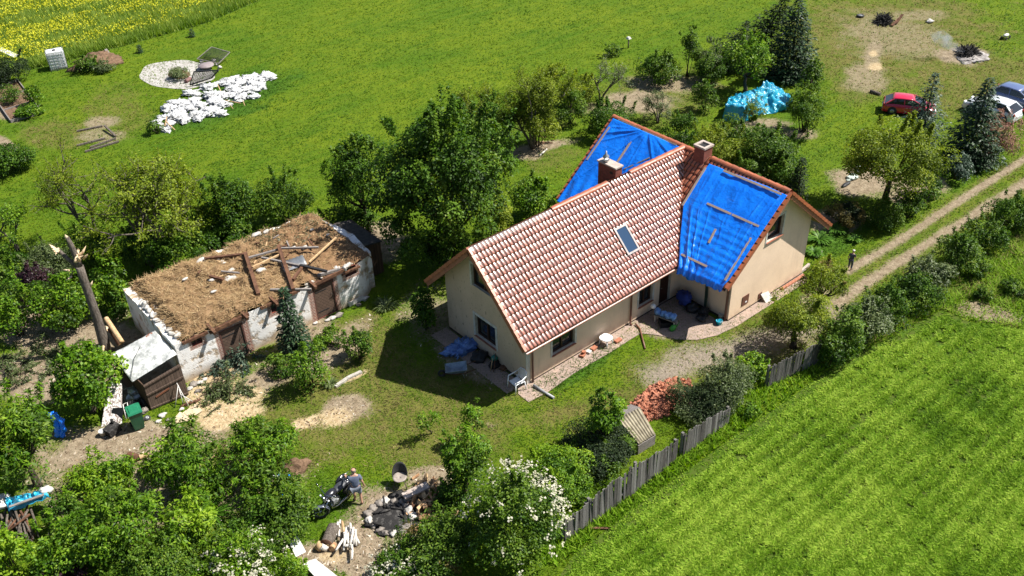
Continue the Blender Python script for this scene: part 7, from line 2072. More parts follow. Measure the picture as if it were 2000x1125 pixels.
    for s in (-1, 1): rk.tube([P(-.5, s*.16, .9), P(-1.02, s*.15, .96)], .012, 6)
    for k in range(7): rk.tube([P(-.55-.075*k, -.16, .905+.008*k), P(-.55-.075*k, .16, .905+.008*k)], .009, 6)
    rk.build('rack', M['chrome'], t)
    bx = MB(); bx.lump(P(-.62, 0, .76), (.26, .18, .1), 1, 14, 9, .05, M=Mx); bx.build('tail', paint, t)
    MB().box(P(-.98, 0, .72), (.03, .16, .06), Mx).build('taillight', simple('red_lens', (.35, .015, .01), rough=.25), t)
    MB().tube([P(-.05, .12, .28), P(-.12, .32, .02)], .014, 6).build('kickstand', M['zinc'], t)
motorbike()

# ------------------------------------------------------------------ chairs and small things near the house
def plastic_chair():
    g = Vector(G(1009, 760)); t = thing('garden_chair', 'white plastic garden armchair at the sunny corner of the house', 'chair', g)
    Mx = rot(0, 0, R(85)); P = lambda x, y, z: g+Mx @ Vector((x, y, z)); m = M['white_plastic']
    Pn = np.array([[P(x, y-.0, .42+.015*abs(x)*4-.02*(y+.2)) for y in np.linspace(-.24, .22, 7)] for x in np.linspace(-.24, .24, 9)]); o = MB().grid(Pn).build('seat', m, t); solidify(o, .018)
    bk = MB()
    for i in range(9):
        a = -1+2*i/8; bk.bar(P(.2*a, -.25-.03*(1-a*a), .44), P(.27*a, -.36-.07*(1-a*a), .87-.07*a*a), .032, .012, up=(Mx @ Vector((0, 1, .2))))
    bk.tube([P(-.28, -.32, .76), P(-.22, -.40, .86), P(0, -.43, .9), P(.22, -.40, .86), P(.28, -.32, .76)], .022, 8); bk.build('backrest', m, t)
    for s in (-1, 1):
        ar = MB(); ar.tube([P(s*.28, -.33, .74), P(s*.32, -.1, .66), P(s*.32, .16, .65), P(s*.29, .22, .6)], [.02, .028, .028, .02], 8); ar.build('armrest', m, t)
        for y in (.22, -.24): MB().tube([P(s*.27, y, .62 if y > 0 else .5), P(s*.31, y*1.22, 0)], [.026, .022], 8).build('leg', m, t)
plastic_chair()
def stool():
    g = Vector(G(1183, 674)); t = thing('plastic_stool', 'white plastic stool standing on the paving along the long wall', 'stool', g)
    Mx = rot(0, 0, R(10)); P = lambda x, y, z: g+Mx @ Vector((x, y, z)); m = M['white_plastic']
    MB().poly([tuple((P(math.cos(a)*.27*(1+.12*abs(math.sin(2*a))), math.sin(a)*.27*(1+.12*abs(math.sin(2*a))), 0))[:2]) for a in np.linspace(0, 6.283, 24, endpoint=False)], .41, .45).build('seat', m, t)
    for x in (-1, 1):
        for y in (-1, 1): MB().tube([P(x*.18, y*.18, .42), P(x*.22, y*.22, .03)], [.03, .024], 8).build('leg', m, t)
stool()
for i, (px, py, dx, l) in enumerate(((1207, 668, .34, 'red brick lying right of the white stool'), (1160, 683, .3, 'brick lying left of the white stool'), (1150, 690, .2, 'small pale block on the paving before the wall'), (1138, 696, .3, 'reddish brick stack nearest the window'))):
    g = G(px, py); o = MB().box((g[0], g[1], .09), (dx, .2, .1), rot(0, 0, R(8*i))).build('brick', M['tile_shard'] if i != 2 else M['white_paint'], org=g); tag(o, l, 'brick')
g = G(1140, 695); o = MB().lathe((g[0], g[1], .14), [(.05, 0), (.08, .12), (.09, .13), (.07, .12)], 12).build('flower_pot', M['tile_shard'], org=g); tag(o, 'small terracotta pot on the reddish bricks', 'pot')
def metal_chair():
    g = Vector(G(783, 948)); t = thing('garden_chair', 'dark round-backed garden chair standing on the lawn near the fire pit', 'chair', g)
    Mx = rot(0, 0, R(141)); P = lambda x, y, z: g+Mx @ Vector((x, y, z))
    Pn = np.array([[P(math.cos(a)*r, math.sin(a)*r, .45-.05*(1-r/.27)) for r in (.01, .1, .2, .27)] for a in np.linspace(0, 2*math.pi, 19)]); o = MB().grid(Pn).build('seat', simple('seat_tan', (.36, .31, .27), (.26, .22, .19), 5, .8), t); solidify(o, .03)
    Pn = np.array([[P(math.sin(a)*.29, -math.cos(a)*.27-.1*v, .45+.45*v*(math.cos(a*.85))) for v in np.linspace(0, 1, 6)] for a in np.linspace(-1.5, 1.5, 15)]); o = MB().grid(Pn).build('backrest', simple('seat_dark', (.03, .03, .032), rough=.8), t); solidify(o, .025)
    for s in (-1, 1):
        for y in (-1, 1): MB().tube([P(s*.17, y*.17, .43), P(s*.26, y*.25, 0)], .014, 6).build('leg', M['dark'], t)
metal_chair()
def barrow():
    g = Vector(G(893, 733)); t = thing('wheelbarrow', 'old wheelbarrow with a bluish steel tray in the house shadow', 'wheelbarrow', g)
    Mx = rot(0, 0, R(145)); P = lambda x, y, z: g+Mx @ Vector((x, y, z))
    b = [P(-.26, -.18, .28), P(.26, -.18, .26), P(.26, .18, .26), P(-.26, .18, .28)]; tpp = [P(-.45, -.32, .52), P(.5, -.3, .46), P(.5, .3, .46), P(-.45, .32, .52)]
    mb = MB(); mb.add(b+tpp, [(3, 2, 1, 0)]+[(i, (i+1) % 4, 4+(i+1) % 4, 4+i) for i in range(4)]); o = mb.build('tray', simple('tray', (.3, .37, .45), (.2, .25, .3), 4, .45, .3), t); solidify(o, .02)
    for s in (-1, 1):
        MB().tube([P(.62, s*.06, .2), P(.2, s*.2, .25), P(-.3, s*.26, .27), P(-.85, s*.28, .5)], .018, 6).build('handle', M['brown_wood'], t)
        MB().tube([P(-.25, s*.25, .26), P(-.32, s*.26, 0)], .016, 6).build('leg', M['zinc'], t)
    MB().torus(P(.66, 0, .19), .14, .045, Mx @ Matrix.Rotation(R(90), 3, 'X'), 18, 8).build('wheel', M['rubber'], t)
barrow()
g = G(902, 684)
o = MB().lump((g[0], g[1], .15), (.75, .5, .3), 6, 40, 24, .35, crumple=.55).build('plastic_sheet', simple('film', (.16, .3, .62), (.08, .16, .42), 4, .2), org=g); tag(o, 'crumpled blue plastic film lying in the shade by the gable wall', 'sheet')
for px, py, s, mt, l, nm in ((936, 702, .32, 'dark', 'black sack on the shaded paving right of the blue film', 'sack'), (966, 716, .22, 'char', 'dark bag among the tools at the gable foot', 'bag'), (984, 722, .16, 'brown_wood', 'short brown log on the shaded paving near the chair', 'log')):
    g = G(px, py); o = MB().lump((g[0], g[1], s*.55), (s*1.2, s, s*.7), px, 18, 12, .35, crumple=.3).build(nm, M[mt], org=g); tag(o, l, nm)
for i, (a, b) in enumerate((((964, 728, .0), (968, 690, .9)), ((958, 726, 0), (962, 700, .7)), ((976, 727, .02), (990, 722, .05)))):
    o = MB().tube([G(*a), G(*b)], .018, 6).build('tool_handle', M['pale_wood'] if i else M['brown_wood'], org=G(*a)); tag(o, ('long tool handle leaning on the gable wall', 'short tool handle leaning beside the long one', 'stick lying on the paving near the white chair')[i], 'tool')
g = G(966, 712); o = MB().lump((g[0], g[1], .35), (.17, .15, .14), 5, 14, 9, .3).build('watering_can', simple('can', (.02, .2, .15), rough=.4), org=g); tag(o, 'small dark green can standing among the tools at the gable', 'can')
# drain pipes on the ground
def pipe(name, label, pts, r, mat):
    o = MB().tube([G(*p) for p in pts], r, 10).build(name, mat, org=G(*pts[0])); tag(o, label, 'pipe')
pipe('drain_pipe', 'grey plastic pipe leading away from the front corner of the house', [(1042, 752, .12), (1062, 765, .08), (1082, 777, .06)], .06, simple('pipe_grey', (.36, .37, .38), (.28, .28, .29), 3, .5))
pipe('drain_hose', 'brown hose pipe curving from the downpipe across the lawn', [(1241, 632, .12), (1250, 642, .08), (1255, 662, .06), (1260, 681, .05)], .04, simple('pipe_brown', (.22, .1, .06), rough=.5))
# porch corner
def bench2():
    g = Vector(G(1300, 626)); t = thing('porch_bench', 'low wooden bench in front of the porch with bags on it', 'bench', g)
    p, q = Vector(G(1280, 612, .42)), Vector(G(1322, 627, .42)); MB().bar(p, q, .36, .05).build('seat', M['grey_wood'], t)
    n = (q-p).normalized().cross(Vector((0, 0, 1)))
    for f in (.06, .94):
        for s in (-1, 1):
            c = p*(1-f)+q*f+n*s*.13; MB().bar((c.x, c.y, .03), (c.x, c.y, .4), .05, .05).build('leg', M['white_paint'], t)
    return p, q
bp, bq = bench2()
M['blue_bag'] = tarpmat('blue_bag', (.1, .25, .6), (.3, .5, .78), .5)
for i, f in enumerate((.12, .36, .6, .8)):
    c = bp*(1-f)+bq*f; o = MB().lump((c.x, c.y, .57), (.19, .17, .15), i+20, 16, 10, .35, crumple=.35).build('patterned_bag', M['blue_bag'], org=c); tag(o, ('leftmost blue and white bag on the porch bench', 'second blue bag from the left on the porch bench', 'third blue bag on the porch bench', 'rightmost flat blue bag on the porch bench')[i], 'bag', 'bags on the porch bench')
c = bp+Vector((.0, .15, .33)); o = MB().lump(c, (.13, .13, .13), 1, 16, 10, .02).build('ball', M['white_plastic'], org=c); tag(o, 'white ball lying on top of the bags at the bench end', 'ball')
g = G(1300, 636); cr = thing('crate', 'black open crate on the lawn edge before the porch bench', 'crate', g)
mb = MB(); mb.box((g[0], g[1], .06), (.6, .45, .03), rot(0, 0, R(-35)))
for s in (-1, 1):
    mb.box(Vector((g[0], g[1], .18))+rot(0, 0, R(-35)) @ Vector((s*.285, 0, 0)), (.03, .45, .26), rot(0, 0, R(-35))); mb.box(Vector((g[0], g[1], .18))+rot(0, 0, R(-35)) @ Vector((0, s*.21, 0)), (.54, .03, .26), rot(0, 0, R(-35)))
mb.build('body', M['black_plastic'], cr)
g = Vector(G(1314, 646)); wc = thing('watering_can', 'bright green plastic watering can beside the black crate', 'can', g); gm2 = simple('can_green', (.05, .35, .04), (.04, .26, .03), 3, .4)
MB().lump(g+Vector((0, 0, .16)), (.2, .12, .16), 3, 14, 9, .05).build('body', gm2, wc); MB().tube([g+Vector((.15, -.02, .12)), g+Vector((.38, -.06, .34))], [.03, .015], 7).build('spout', gm2, wc); MB().tube([g+Vector((-.15, 0, .16)), g+Vector((-.12, 0, .36)), g+Vector((.1, 0, .3))], .015, 6).build('handle', gm2, wc)
c = Vector(PL(1328, 580, (9.5, 0, 0), (1, 0, 0))); o = MB().lump((9.35, -.75, .5), (.28, .42, .3), 3, 22, 14, .35, crumple=.3).build('blue_cushion', simple('cushion', (.03, .06, .3), (.02, .04, .2), 4, .7), org=(9.35, -.75, 0)); tag(o, 'dark blue cushion heaped against the porch wall', 'cushion')
for x, y, s, mt, l, nm in ((9.3, -1.35, .3, 'dark', 'black rubbish sack beside the blue cushion', 'sack'), (9.45, -1.9, .26, 'char', 'dark folded cloth on the porch floor under the hose', 'cloth'), (9.0, -2.1, .22, 'dark', 'black shoe pile on the sunlit porch edge', 'shoes'), (9.6, -1.1, .1, 'white_plastic', 'small white jar on the porch shelf', 'jar')):
    o = MB().lump((x, y, .04+s*.6), (s, s, s*.75), int(x*9-y*7), 18, 12, .35, crumple=.25).build(nm, M[mt], org=(x, y, .04)); tag(o, l, nm)
o = MB().box((xw-.03, -1.75, 1.75), (.04, .42, .62)).build('wall_board', M['white_plastic'], org=(xw, -1.75, 1.4)); tag(o, 'white board hung on the shaded porch wall', 'board')
hz = thing('garden_hose', 'dark green hose hanging on the porch wall below the white board', 'hose', (xw-.1, -1.6, 0))
hm = simple('hose', (.02, .05, .03), rough=.6)
for k in range(4): MB().tube([(xw-.06-.02*k, -1.55-.05*k, 1.6), (xw-.1-.03*k, -1.6-.07*k, 1.0), (xw-.2-.02*k, -1.7-.05*k, .3), (xw-.25, -1.9-.04*k, .08)], .022, 6).build('loop', hm, hz)
o = MB().lump((xw-.75, -1.15, 2.02), (.2, .24, .22), 9, 20, 12, .3, crumple=.4).build('hanging_sheet', M['tarp'], org=(xw-.75, -1.15, 1.8)); tag(o, 'bunched end of blue sheet hanging under the eave above the porch', 'sheet')
pail(1404, 634, .15, .22, simple('teal', (.01, .36, .5), (.01, .28, .4), 4, .35), 'turquoise bucket at the terrace corner of the right wing')
g = G(1407, 622); o = MB().lathe((g[0], g[1], .03), [(.1, 0), (.12, .22), (.13, .23), (.1, .22)], 12).build('plant_pot', simple('pot_pale', (.5, .5, .46), rough=.7), org=g); tag(o, 'small pale pot behind the turquoise bucket', 'pot')
a, b = Vector(G(1497, 593)), Vector(G(1512, 587)); up = Vector((-.15, .45, .62)).normalized()*.55
st_ = thing('stone_slab', 'white stone slab leaning at the foot of the right gable', 'slab', a); mb = MB()
nn = (b-a).cross(up).normalized()*.06; mb.add([a, b, b+up, a+up, a-nn, b-nn, b+up-nn, a+up-nn], [(0, 1, 2, 3), (7, 6, 5, 4), (4, 5, 1, 0), (5, 6, 2, 1), (6, 7, 3, 2), (7, 4, 0, 3)]); mb.build('body', M['white_paint'], st_)
MB().box((a+b)/2+Vector((.28, -.05, .1)), (.25, .2, .2), rot(.2, .3, .4)).build('foot', M['stone'], st_)
for i in range(7):
    g = G(1530+i*6, 565-i*3.8); o = MB().lathe((g[0], g[1]+.02, .06), [(.06, -.18), (.085, -.15), (.085, .15), (.06, .18)], 10, rot(0, R(90), R(2))).build('edging_tile', M['tile_shard'], org=g); tag(o, 'red edging tile laid along the foot of the gable', 'edging tile', 'red edging tiles')
for a, b, l in (((1560, 534), (1580, 517), 'pale kerb stone at the rear corner of the right gable'), ((1594, 500), (1604, 492), 'second pale kerb stone farther along the bed edge')):
    o = MB().bar(G(*a, .08), G(*b, .08), .12, .16).build('kerb_stone', M['concrete'], org=G(*a)); tag(o, l, 'kerb stone')
# bed edging near the barn shrubs
for a, b in (((655, 755), (680, 738)), ((680, 738), (706, 726))):
    o = MB().bar(G(*a, .05), G(*b, .05), .16, .1).build('bed_edging', M['plaster_white'], org=G(*a)); tag(o, 'pale stone edging of the shrub bed on the lawn', 'edging', 'bed edging stones')

# ------------------------------------------------------------------ cars
def car(label, px0, px1, L, paint, Wd=1.62, Hh=1.36, flipY=False, glass=None):
    a, b = Vector(G(*px0)), Vector(G(*px1)); X = (b-a).normalized(); Y = Vector((-X.y, X.x, 0))
    c = a+X*L/2
    t = thing('car', label, 'car', c)
    Mx = Matrix((X, Y, Vector((0, 0, 1)))).transposed()
    P = lambda x, y, z: c+Mx @ Vector((x, y, z))
    k = L/3.9; hw = Wd/2*k; hh = Hh*k
    xs = np.array([-1.95, -1.88, -1.6, -1.1, -.4, .3, .8, 1.3, 1.7, 1.9, 1.95])*k
    zb = np.array([.55, .86, .9, .92, .92, .91, .9, .82, .74, .62, .5])*k
    ww = np.array([.80, .92, .98, 1, 1, 1, 1, .98, .94, .85, .74])*hw
    rows = []
    for x, z, w in zip(xs, zb, ww):
        rows.append([P(x, -w*.93, .2*k), P(x, -w, .42*k), P(x, -w, .62*k), P(x, -w*.95, z-.03*k), P(x, -w*.82, z), P(x, 0, z+.02*k), P(x, w*.82, z), P(x, w*.95, z-.03*k), P(x, w, .62*k), P(x, w, .42*k), P(x, w*.93, .2*k)])
    bd = MB(); A = np.array(rows); bd.grid(A)
    n = len(bd.v); bd.add([rows[0][i] for i in range(11)], [tuple(range(11))]); bd.add([rows[-1][i] for i in range(11)], [tuple(range(10, -1, -1))]); bd.add([rows[0][0], rows[0][10], rows[-1][10], rows[-1][0]], [(0, 1, 2, 3)])
    bd.build('body', paint, t)
    # greenhouse
    zt = hh; gx0, gx1, gx2, gx3 = -1.84*k, -1.22*k, .22*k, 1.16*k
    wb_, wt = hw*.94, hw*.74
    base = [(gx0, .9*k), (gx0+.3*k, .92*k), (.2*k, .9*k), (gx3, .87*k)]
    V = [P(gx0, -wb_, .88*k), P(gx3, -wb_*.96, .86*k), P(gx3, wb_*.96, .86*k), P(gx0, wb_, .88*k), P(gx1, -wt, zt-.06*k), P(gx2, -wt, zt-.05*k), P(gx2, wt, zt-.05*k), P(gx1, wt, zt-.06*k)]
    MB().add(V, [(0, 1, 5, 4), (1, 2, 6, 5), (2, 3, 7, 6), (3, 0, 4, 7), (4, 5, 6, 7)]).build('window', glass or M['glass_dark'], t)
    rf = []
    for x, z in ((gx1-.12*k, zt-.1*k), (gx1+.1*k, zt-.03*k), (-.6*k, zt), (gx2-.2*k, zt-.015*k), (gx2+.08*k, zt-.07*k)):
        rf.append([P(x, -wt*1.06, z-.04*k), P(x, -wt*.85, z), P(x, 0, z+.025*k), P(x, wt*.85, z), P(x, wt*1.06, z-.04*k)])
    o = MB().grid(np.array(rf)).build('roof', paint, t); solidify(o, .04*k)
    for s in (-1, 1):
        for q in ((P(gx2+.03*k, s*wt*1.01, zt-.07*k), P(gx3+.02*k, s*wb_*.97, .87*k), .06*k, .06*k), (P(-.45*k, s*wt*1.03, zt-.07*k), P(-.4*k, s*wb_*1.0, .9*k), .07*k, .05*k), (P(gx1+.02*k, s*wt*1.02, zt-.08*k), P(gx0+.08*k, s*wb_*1.0, .88*k), .16*k, .06*k)):
            MB().bar(*q).build('pillar', paint, t)
    for x in (-1.2*k, 1.22*k):
        for s in (-1, 1):
            Mw = Mx @ Matrix.Rotation(R(90), 3, 'X')
            w = MB().torus(P(x, s*(hw-.06*k), .3*k), .23*k, .085*k, Mw, 20, 8).build('wheel', M['rubber'], t)
            MB().lathe(P(x, s*(hw-.02*k), .3*k), [(.03*k, -.03), (.17*k, -.04), (.18*k, 0), (.16*k, .04), (.03*k, .03)], 14, Mw).build('rim', M['zinc'], w)
            MB().lathe(P(x, s*(hw-.06*k), .32*k), [(.02, -.07*k), (.35*k, -.07*k), (.35*k, .068*k), (.02, .068*k)], 18, Mw).build('wheel_arch', M['dark'], t)
    for s in (-1, 1):
        MB().lump(P(1.86*k, s*hw*.66, .66*k), (.1*k, .2*k, .09*k), 1, 10, 7, 0, M=Mx).build('headlight', M['white_plastic'], t)
        MB().lump(P(-1.9*k, s*hw*.8, .74*k), (.07*k, .12*k, .15*k), 1, 10, 7, 0, M=Mx).build('taillight', M['red_lens'], t)
        MB().lump(P(.72*k, s*(hw+.1*k), .95*k), (.07*k, .1*k, .07*k), 2, 10, 7, 0, M=Mx).build('mirror', paint, t)
    MB().box(P(-1.97*k, 0, .5*k), (.03, .5*k, .11*k), Mx).build('number_plate', M['white_plastic'], t)
    MB().box(P(-1.92*k, 0, .34*k), (.12*k, hw*1.75, .2*k), Mx).build('bumper', paint, t); MB().box(P(1.92*k, 0, .32*k), (.12*k, hw*1.6, .2*k), Mx).build('bumper', paint, t)
M['red_lens'] = simple('red_lens2', (.35, .015, .01), rough=.25)
def carpaint(n, c, c2=None): return simple(n, c, c2 or tuple(x*.93 for x in c), 1, .28, coat=1.0)
car('red small hatchback parked on the meadow behind the slender bluish spruce', (1722, 214), (1826, 226), 3.25, carpaint('car_red', (.55, .008, .05)))
car('pale silver hatchback with its rear to the right, partly behind the dry pink shrub', (1985, 240), (1915, 218), 3.4, carpaint('car_silver', (.72, .75, .8)))
car('dark blue car with a pale roof glint parked farthest right', (1934, 190), (2010, 214), 3.6, carpaint('car_blue', (.11, .15, .3)))

# ------------------------------------------------------------------ upper left meadow
def ibc():
    g = Vector(G(116, 133)); t = thing('water_tank', 'white caged plastic water tank standing at the edge of the rapeseed', 'tank', g)
    Mx = rot(0, 0, R(-16)); P = lambda x, y, z: g+Mx @ Vector((x, y, z))
    sx, sy, h = .62, .5, 1.3
    MB().box(P(0, 0, .14+h/2), (2*sx-.08, 2*sy-.08, h-.04), Mx, taper=.97).build('tank', M['white_plastic'], t)
    MB().lathe(P(0, 0, .14+h-.02), [(.13, 0), (.13, .06), (.11, .07)], 14, Mx).build('cap', M['dark'], t)
    cg = MB()
    for z in (.25, .5, .75, 1.0, 1.25, 1.43): 
        for a, b in (((-sx, -sy), (sx, -sy)), ((sx, -sy), (sx, sy)), ((sx, sy), (-sx, sy)), ((-sx, sy), (-sx, -sy))): cg.tube([P(*a, z), P(*b, z)], .013, 5)
    for k in range(5):
        for s in (-1, 1): cg.tube([P(-sx+2*sx*k/4, s*sy, .14), P(-sx+2*sx*k/4, s*sy, 1.43)], .013, 5)
    for k in range(1, 4):
        for s in (-1, 1): cg.tube([P(s*sx, -sy+2*sy*k/4, .14), P(s*sx, -sy+2*sy*k/4, 1.43)], .013, 5)
    cg.build('cage', M['zinc'], t)
    pa = MB()
    for k in (-1, 0, 1): pa.box(P(0, k*sy*.85, .05), (2*sx, .12, .1), Mx)
    pa.box(P(0, 0, .12), (2*sx, 2*sy, .03), Mx); pa.build('pallet', M['zinc'], t)
    MB().tube([P(0, -sy, .2), P(0, -sy-.14, .2)], .04, 8).build('tap', M['dark'], t)
ibc()
# gravel circle
M['pebbles'] = None
m_, nt, bs, out = newmat('pebbles'); co = coords(nt); vr = N(nt, 'ShaderNodeTexVoronoi'); vr.inputs['Scale'].default_value = 9; nt.links.new(co, vr.inputs['Vector'])
cc = mixc(nt, noise_f(nt, vr.outputs['Color'], 1.3, 2, lo=.2, hi=.8), (.5, .48, .45), (.22, .2, .18)); cc = mixc(nt, noise_f(nt, co, .9, 5, .7, lo=.55, hi=.75), cc, (.2, .18, .13))
nt.links.new(cc, bs.inputs['Base Color']); bs.inputs['Roughness'].default_value = .9; bump(nt, bs, vr.outputs['Distance'], -1.0, .06)
gc = [G(346+73*math.cos(a)*(1+.03*math.sin(a*7)), 146+28*math.sin(a)*(1+.04*math.cos(a*5))) for a in np.linspace(0, 2*math.pi, 48, endpoint=False)]
mb = MB(); mb.poly([(p[0], p[1]) for p in gc], -.05, .02); tag(mb.build('gravel_circle', m_), kind='structure')
gc2 = [G(350+22*math.cos(a), 146+9*math.sin(a)) for a in np.linspace(0, 2*math.pi, 24, endpoint=False)]
mb = MB(); mb.poly([(p[0], p[1]) for p in gc2], -.05, .035); tag(mb.build('planting_island', M['soil']), kind='structure')
def meshgate(q, label, dense, mat, bar=.05):
    Q = [Vector(G(*x)) for x in q]; t = thing('mesh_gate', label, 'gate', Q[0])
    fr_ = MB()
    for i in range(4): fr_.bar(Q[i], Q[(i+1) % 4], bar, bar)
    fr_.build('frame', mat, t)
    ms = MB()
    for k in range(1, dense):
        f = k/dense; ms.tube([Q[0]*(1-f)+Q[1]*f, Q[3]*(1-f)+Q[2]*f], .014, 4)
    for k in range(1, dense):
        f = k/dense; ms.tube([Q[0]*(1-f)+Q[3]*f, Q[1]*(1-f)+Q[2]*f], .014, 4)
    ms.build('mesh', M['dark'], t); return Q, t
meshgate(((385, 115, .25), (413, 92, .7), (449, 102, .6), (427, 124, .2)), 'old mesh gate with a pale wooden frame lying on the meadow', 16, M['grey_wood'])
Q, t = meshgate(((371, 166, .15), (379, 140, 1.1), (427, 137, 1.05), (414, 152, .25)), 'dark slatted metal gate propped at the rim of the gravel circle', 13, M['dark'], .07)
g = G(404, 135); o = MB().lathe((g[0], g[1], .25), [(.55, 0), (.62, .05), (.6, .1), (.1, .14)], 20).build('round_lid', simple('lid', (.3, .25, .25), (.22, .18, .18), 3, .6), org=g); tag(o, 'flat round grey disc lying at the gravel circle rim', 'disc')
g = G(368, 160); o = MB().lathe((g[0], g[1], .15), [(.12, -.3), (.15, -.28), (.15, .28), (.12, .3)], 12, rot(R(90), 0, R(-60))).build('clay_pipe', simple('clay', (.2, .1, .09), rough=.7), org=g); tag(o, 'dark reddish pipe piece lying on the gravel circle', 'pipe')
for px, py, r in ((394, 122, .16), (418, 121, .18), (424, 128, .15), (430, 134, .16), (355, 163, .1)):
    g = G(px, py); o = MB().lump((g[0], g[1], r*.6), (r, r, r*.8), px, 10, 7, .3).build('rim_stone', M['plaster_white'], org=g); tag(o, 'pale stone at the right rim of the gravel circle', 'stone', 'stones at the gravel circle')
# white bags
BAGS = [(312, 248, .55), (325, 255, .5), (306, 240, .45), (333, 243, .5), (318, 232, .55), (341, 230, .8), (358, 236, .75), (350, 220, .7), (330, 214, .75), (345, 204, .75), (362, 206, .7), (378, 201, .75), (372, 214, .7), (391, 208, .7), (398, 226, .7), (412, 218, .85), (428, 224, .7), (384, 226, .75), (388, 234, .55), (372, 184, .7), (385, 186, .5), (403, 173, .7), (414, 170, .6), (410, 190, .75), (424, 188, .75), (420, 200, .8), (436, 206, .7), (440, 190, .6), (440, 165, .8), (452, 160, .8), (455, 174, .75), (464, 168, .75), (462, 182, .75), (470, 192, .7), (452, 188, .6), (476, 160, .8), (488, 155, .8), (494, 166, .8), (503, 160, .75), (508, 170, .7), (484, 178, .75), (498, 178, .6), (520, 152, .8), (528, 154, .6), (496, 190, .55), (466, 198, .4)]
wm = simple('bag_white', (.78, .78, .78), (.5, .51, .53), 5, .6, bmp=.9, bscale=9, dist=.12, lo=.5, hi=.72)
for i, (px, py, s) in enumerate(BAGS):
    g = G(px, py); sc_ = s*.62
    o = MB().lump((g[0], g[1], sc_*.22), (sc_*1.25, sc_*1.05, sc_*.42), i, 26, 16, .35, crumple=.65, flat=.65, M=rot(0, 0, i*1.3)).build('white_bag', wm, org=g); tag(o, 'crumpled white plastic bulk bag in the long heap on the meadow', 'bag', 'white bulk bags heaped on the meadow')
for i, (a, b) in enumerate((((425, 165), (434, 184)), ((449, 205), (455, 212)), ((440, 196), (470, 202)), ((323, 236), (342, 254)), ((326, 228), (322, 246)), ((474, 196), (478, 206)))):
    o = MB().bar(G(*a, .45), G(*b, .1), .05, .05).build('wooden_stake', M['pale_wood'], org=G(*b)); tag(o, ('pale stake lying across the middle of the bag heap', 'short stake at the lower side of the bag heap', 'long pale lath in front of the bag heap', 'slanting stake at the near end of the bag heap', 'upright stake at the near end of the bag heap', 'tiny stake at the right foot of the bag heap')[i], 'stake')
# compost mound
g = G(196, 124); o = MB().lump((g[0], g[1], 0), (1.9, 1.2, .75), 4, 32, 18, .35, crumple=.3).build('compost_mound', M['soil'], org=g); tag(o, 'brown compost mound overgrown on its left side', 'mound')
o = MB().bar(G(206, 96, .7), G(214, 106, .35), .22, .06).build('plank', M['grey_wood'], org=G(214, 106)); tag(o, 'grey plank sticking up behind the compost mound', 'plank')
g = G(184, 136); o = MB().lump((g[0], g[1], .1), (.25, .2, .15), 2, 10, 7, .3).build('white_stone', M['plaster_white'], org=g); tag(o, 'white stone at the foot of the compost mound', 'stone')
for i, (a, b) in enumerate((((-30, 92), (16, 92)), ((8, 96), (40, 118)))):
    pass
o = MB().bar(G(-8, 92, .45), G(32, 110, .45), .5, .05).build('white_board', M['white_plastic'], org=G(10, 100)); tag(o, 'long white board lying in the rapeseed at the upper left edge', 'board')
# raised bed
rb = thing('raised_bed', 'wooden framed raised bed with green rows at the left edge', 'bed', G(30, 195))
c4 = [Vector(G(*q)) for q in ((-20, 180), (36, 160), (82, 222), (22, 240))]
mb = MB()
for i in range(4): mb.bar(c4[i]+Vector((0, 0, .12)), c4[(i+1) % 4]+Vector((0, 0, .12)), .06, .22)
for f in (.33, .66): mb.bar(c4[0]*(1-f)+c4[3]*f+Vector((0, 0, .1)), c4[1]*(1-f)+c4[2]*f+Vector((0, 0, .1)), .05, .14)
mb.build('frame', M['grey_wood'], rb); mb = MB(); mb.poly([(p.x, p.y) for p in c4], .0, .08); mb.build('soil', M['soil'], rb)
# timber frame lying behind the trees
tf = thing('timber_stack', 'dark old timbers lying together in the grass behind the open trees', 'timbers', G(200, 265))
for a, b in (((150, 256, .07), (200, 246, .07)), ((204, 245, .3), (226, 266, .1)), ((226, 270, .07), (176, 288, .07)), ((150, 284, .07), (205, 270, .07)), ((166, 296, .07), (232, 276, .07))):
    MB().bar(G(*a), G(*b), .12, .1).build('beam', M['brown_wood'] if a[0] % 2 else M['bark_grey'], tf)
# ------------------------------------------------------------------ upper right meadow
A = loft_sheet([[(1428, 190, .0), (1462, 180, 0), (1500, 172, 0), (1530, 178, 0), (1548, 196, 0)], [(1420, 200, 1.1), (1447, 188, 1.25), (1478, 174, 1.2), (1500, 156, 1.7), (1520, 180, .9), (1541, 198, .5)],
 [(1415, 207, 1.05), (1452, 208, 1.1), (1478, 198, .9), (1500, 188, .8), (1516, 202, .6), (1540, 210, .3)], [(1411, 237, 0), (1448, 242, 0), (1470, 232, 0), (1490, 225, 0), (1512, 222, 0), (1530, 214, 0)]], 56, 110, .30, 2.2, 3)
m_, nt, bs, out = newmat('turquoise_film')
co = coords(nt); cc = mixc(nt, noise_f(nt, co, 1.3, 4), (.03, .46, .66), (.02, .3, .52)); nt.links.new(cc, bs.inputs['Base Color']); bs.inputs['Roughness'].default_value = .16; bs.inputs['Specular IOR Level'].default_value = .8
bump(nt, bs, noise_f(nt, co, 3.2, 5, lo=.2, hi=.8, dist=1), .5, .1)
tr = N(nt, 'ShaderNodeBsdfTranslucent'); tr.inputs[0].default_value = (.05, .55, .75, 1); mx = N(nt, 'ShaderNodeMixShader'); mx.inputs[0].default_value = .3
nt.links.new(bs.outputs[0], mx.inputs[1]); nt.links.new(tr.outputs[0], mx.inputs[2]); nt.links.new(mx.outputs[0], out.inputs[0])
o = MB().grid(A).build('plastic_tent', m_); tag(o, 'shiny turquoise plastic sheet draped over a frame in the garden', 'plastic sheet'); solidify(o, .01)
